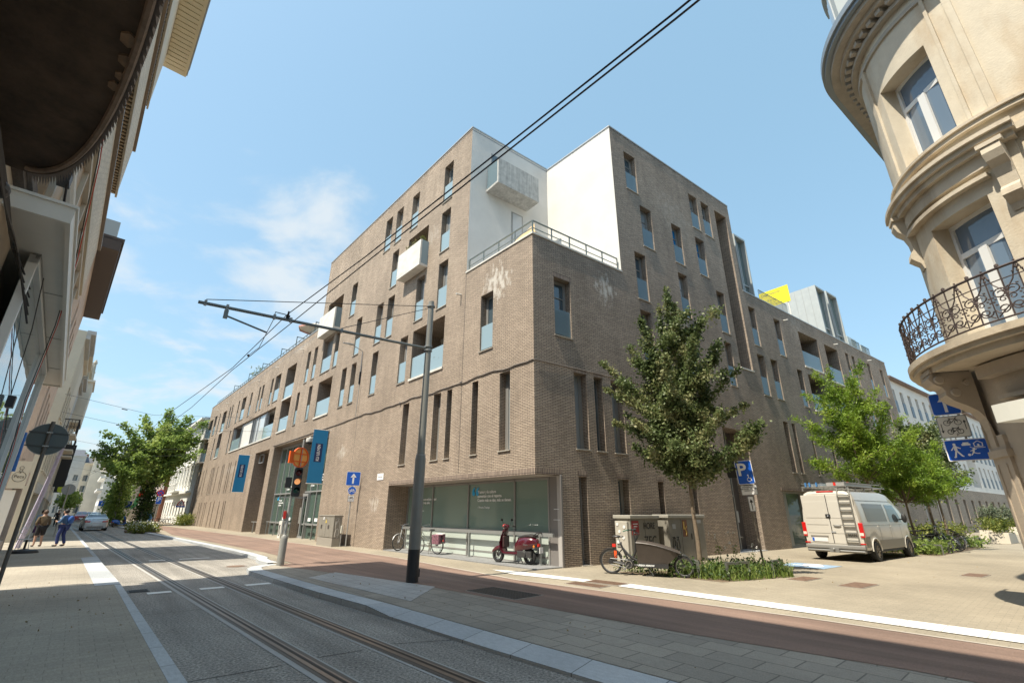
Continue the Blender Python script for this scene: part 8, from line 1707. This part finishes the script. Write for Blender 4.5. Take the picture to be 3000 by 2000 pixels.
# ================================================================== people
def person(label, M, pose, top, legs, skin_, hair, extras=None, h=1.72, shoes=BLACK, skirt=None, bare=False):
    """pose: joints dict; one continuous skinned body, clothes laid over as their own surfaces"""
    T = thing('person', label, 'person', M)
    J = dict(pel=(0, 0, .95), sp=(0, 0, 1.15), ch=(0.02, 0, 1.38), nk=(.03, 0, 1.50), hd=(.05, 0, 1.60), ht=(.05, 0, 1.70))
    J.update(pose)
    def sk(name, verts, edges, rad, mt, sub=1, root=0):
        me = bpy.data.meshes.new(name); me.from_pydata(verts, edges, []); o = bpy.data.objects.new(name, me); COL.objects.link(o); o.parent = T; me.materials.append(mt)
        md = o.modifiers.new('skin', 'SKIN'); 
        for i, r_ in enumerate(rad): d = me.skin_vertices[0].data[i]; d.radius = (r_, r_) if not isinstance(r_, tuple) else r_; d.use_root = i == root
        md.use_smooth_shade = True
        ss = o.modifiers.new('sub', 'SUBSURF'); ss.levels = sub; ss.render_levels = sub+1
        return o
    n = ['pel', 'sp', 'ch', 'nk', 'hd', 'ht', 'hl', 'kl', 'al', 'tl', 'hr', 'kr', 'ar', 'tr', 'sl', 'el', 'wl', 'fl', 'sr', 'er', 'wr', 'fr']
    E_ = [(0, 1), (1, 2), (2, 3), (3, 4), (4, 5), (0, 6), (6, 7), (7, 8), (8, 9), (0, 10), (10, 11), (11, 12), (12, 13), (2, 14), (14, 15), (15, 16), (16, 17), (2, 18), (18, 19), (19, 20), (20, 21)]
    Rr = [.13, .12, .14, .055, .085, .07, .09, .058, .04, .03, .09, .058, .04, .03, .06, .042, .03, .03, .06, .042, .03, .03]
    body = sk('body', [J[k] for k in n], E_, Rr, skin_)
    # torso garment with sleeves
    tn = ['pel', 'sp', 'ch', 'nk', 'sl', 'el', 'sr', 'er']; ti = {k: i for i, k in enumerate(tn)}
    nk2 = tuple(Vector(J['ch']).lerp(Vector(J['nk']), .75)); vs_ = [J[k] if k != 'nk' else nk2 for k in tn]
    sk('top', vs_ + [tuple(Vector(J['el']).lerp(Vector(J['wl']), .75)), tuple(Vector(J['er']).lerp(Vector(J['wr']), .75))], [(0, 1), (1, 2), (2, 3), (2, 4), (4, 5), (5, 8), (2, 6), (6, 7), (7, 9)], [.165, .15, .172, .08, .082, .06, .082, .06, .045, .045], top, root=0)
    kk = .75 if bare else 1
    lw = lambda k, a: tuple(Vector(J['k'+k]).lerp(Vector(J['a'+k]), a))
    if bare: sk('shorts', [J['pel'], J['hl'], J['kl'], J['hr'], J['kr']], [(0, 1), (1, 2), (0, 3), (3, 4)], [.16, .115, .095, .115, .095], legs)
    elif not skirt: sk('trousers', [J['pel'], J['hl'], J['kl'], lw('l', .97), J['hr'], J['kr'], lw('r', .97)], [(0, 1), (1, 2), (2, 3), (0, 4), (4, 5), (5, 6)], [.16, .112, .078, .068, .112, .078, .068], legs)
    else:
        m = MB(); p_ = Vector(J['pel']); m.lathe((p_.x, p_.y, p_.z), [(.14, .08), (.18, -.1), (.24, -.55), (.25, -.6)], 14); m.build('skirt', legs, T, smooth=True)
    for k in 'lr':
        a, t = Vector(J['a'+k]), Vector(J['t'+k]); d = (t-a); m = MB(); m.ball(a.lerp(t, .55)-Vector((0, 0, .005)), .075, 10, (1.55, .6, .55)); m.build('shoe', shoes, T, smooth=True)
    # head details
    hd = Vector(J['hd']); m = MB(); m.ball(hd+Vector((-.015, 0, .045)), .108, 12, (1, .88, 1.05)); 
    hr_ = m.build('hair', hair, T, smooth=True); m = MB(); m.ball(hd+Vector((.035, 0, .015)), .088, 12, (.95, .8, 1.1)); m.ball(hd+Vector((.118, 0, -.005)), .016, 6, (1, .8, 1.2)); m.ball(hd+Vector((.02, .078, .0)), .02, 6, (.6, .4, 1)); m.ball(hd+Vector((.02, -.078, .0)), .02, 6, (.6, .4, 1)); m.build('face', skin_, T, smooth=True)
    for s in (-1, 1): m = MB(); m.ball(hd+Vector((.108, s*.032, .025)), .011, 6); m.build('eye', BLACK, T)
    m = MB(); m.box(hd.x+.105, -.02+hd.y, hd.z-.05, hd.x+.116, .02+hd.y, hd.z-.043); m.build('mouth', mat('lip', (.35, .13, .11), .6), T)
    # hands: palm and five fingers
    for k in 'lr':
        w, e = Vector(J['f'+k]), Vector(J['w'+k]); d = (w-e).normalized(); s = d.cross(Vector((1, 0, 0))); s = s.normalized() if s.length > .1 else Vector((0, 1, 0)); n_ = d.cross(s).normalized()
        m = MB(); m.ball(w, .036, 8, (1, .8, 1.1))
        for j, (o, L_) in enumerate(((-.027, .065), (-.009, .075), (.009, .07), (.027, .055))): p0 = w+s*o+d*.03; m.tube([p0, p0+d*L_*.55+n_*.006, p0+d*L_*.9+n_*.022], [.010, .009, .007], 5)
        p0 = w+s*(-.03)-d*.005; m.tube([p0, p0-s*.028+d*.02, p0-s*.03+d*.05+n_*.012], [.011, .010, .008], 5); m.build('hand', skin_, T, smooth=True)
    return T
SK = mat('skin', (.45, .27, .19), .55); SKD = mat('skin_dark', (.20, .11, .07), .55); HB = mat('dark_hair', (.02, .017, .015), .6); HBR = mat('brown_hair', (.09, .05, .03), .6)
def cloth(n, c): return mat(n, c, .85, var=.12, vscale=9, bump=.15, bscale=40)
lean_ = lambda x: x
J1 = dict(pel=(0, 0, .90), sp=(.0, 0, 1.10), ch=(.02, 0, 1.30), nk=(.04, 0, 1.42), hd=(.07, 0, 1.52), ht=(.07, 0, 1.60), hl=(0, .10, .86), kl=(.06, .11, .48), al=(.0, .12, .09), tl=(.16, .13, .04), hr=(0, -.10, .86), kr=(.02, -.11, .48), ar=(-.08, -.12, .09), tr=(.08, -.13, .04), sl=(.02, .19, 1.30), el=(.02, .25, 1.04), wl=(.20, .16, .98), fl=(.27, .12, .98), sr=(.02, -.19, 1.30), er=(-.02, -.25, 1.04), wr=(.12, -.2, .90), fr=(.18, -.18, .88))
p1 = person('person in a brown jacket and black shorts standing on the left pavement', FR1 @ place((22.06, 11.95, 0), R(25)), J1, cloth('brown_jacket', (.13, .095, .055)), cloth('black_shorts', (.02, .02, .022)), SK, HBR, bare=True)
J2 = dict(pel=(0, 0, .93), sp=(-.01, 0, 1.13), ch=(.02, 0, 1.34), nk=(.06, 0, 1.46), hd=(.09, 0, 1.56), ht=(.09, 0, 1.64), hl=(0, .09, .89), kl=(.10, .10, .50), al=(.04, .10, .09), tl=(.20, .11, .04), hr=(0, -.09, .89), kr=(-.01, -.10, .50), ar=(-.16, -.10, .10), tr=(.0, -.11, .04), sl=(.02, .18, 1.34), el=(.10, .24, 1.10), wl=(.28, .14, 1.14), fl=(.35, .10, 1.15), sr=(.02, -.18, 1.34), er=(-.10, -.26, 1.10), wr=(-.02, -.30, .92), fr=(.02, -.31, .86))
p2 = person('person in a blue jacket and dark blue jeans beside the left kerb', FR1 @ place((21.77, 11.15, 0), R(60)), J2, cloth('denim_blue_jacket', (.06, .13, .26)), cloth('navy_jeans', (.02, .035, .14)), SK, HB)
m = MB(); m.ball((-.20, 0, 1.22), .17, 10, (.7, .85, 1.1)); m.build('backpack', mat('blue_backpack', (.02, .09, .33), .7), p2, smooth=True)
p3 = person('person in a light blue top and purple skirt behind the one in brown', FR1 @ place((33.5, 12.45, 0), R(10)), J1, cloth('light_blue_top', (.30, .42, .55)), cloth('purple_skirt', (.14, .05, .16)), SK, HB, skirt=True)
p4_ = person('person with dark clothes far off on the left pavement near the shops', FR1 @ place((62, 12.2, 0), R(180)), J2, cloth('dark_coat', (.03, .03, .035)), cloth('dark_trousers', (.03, .03, .03)), SK, HB)
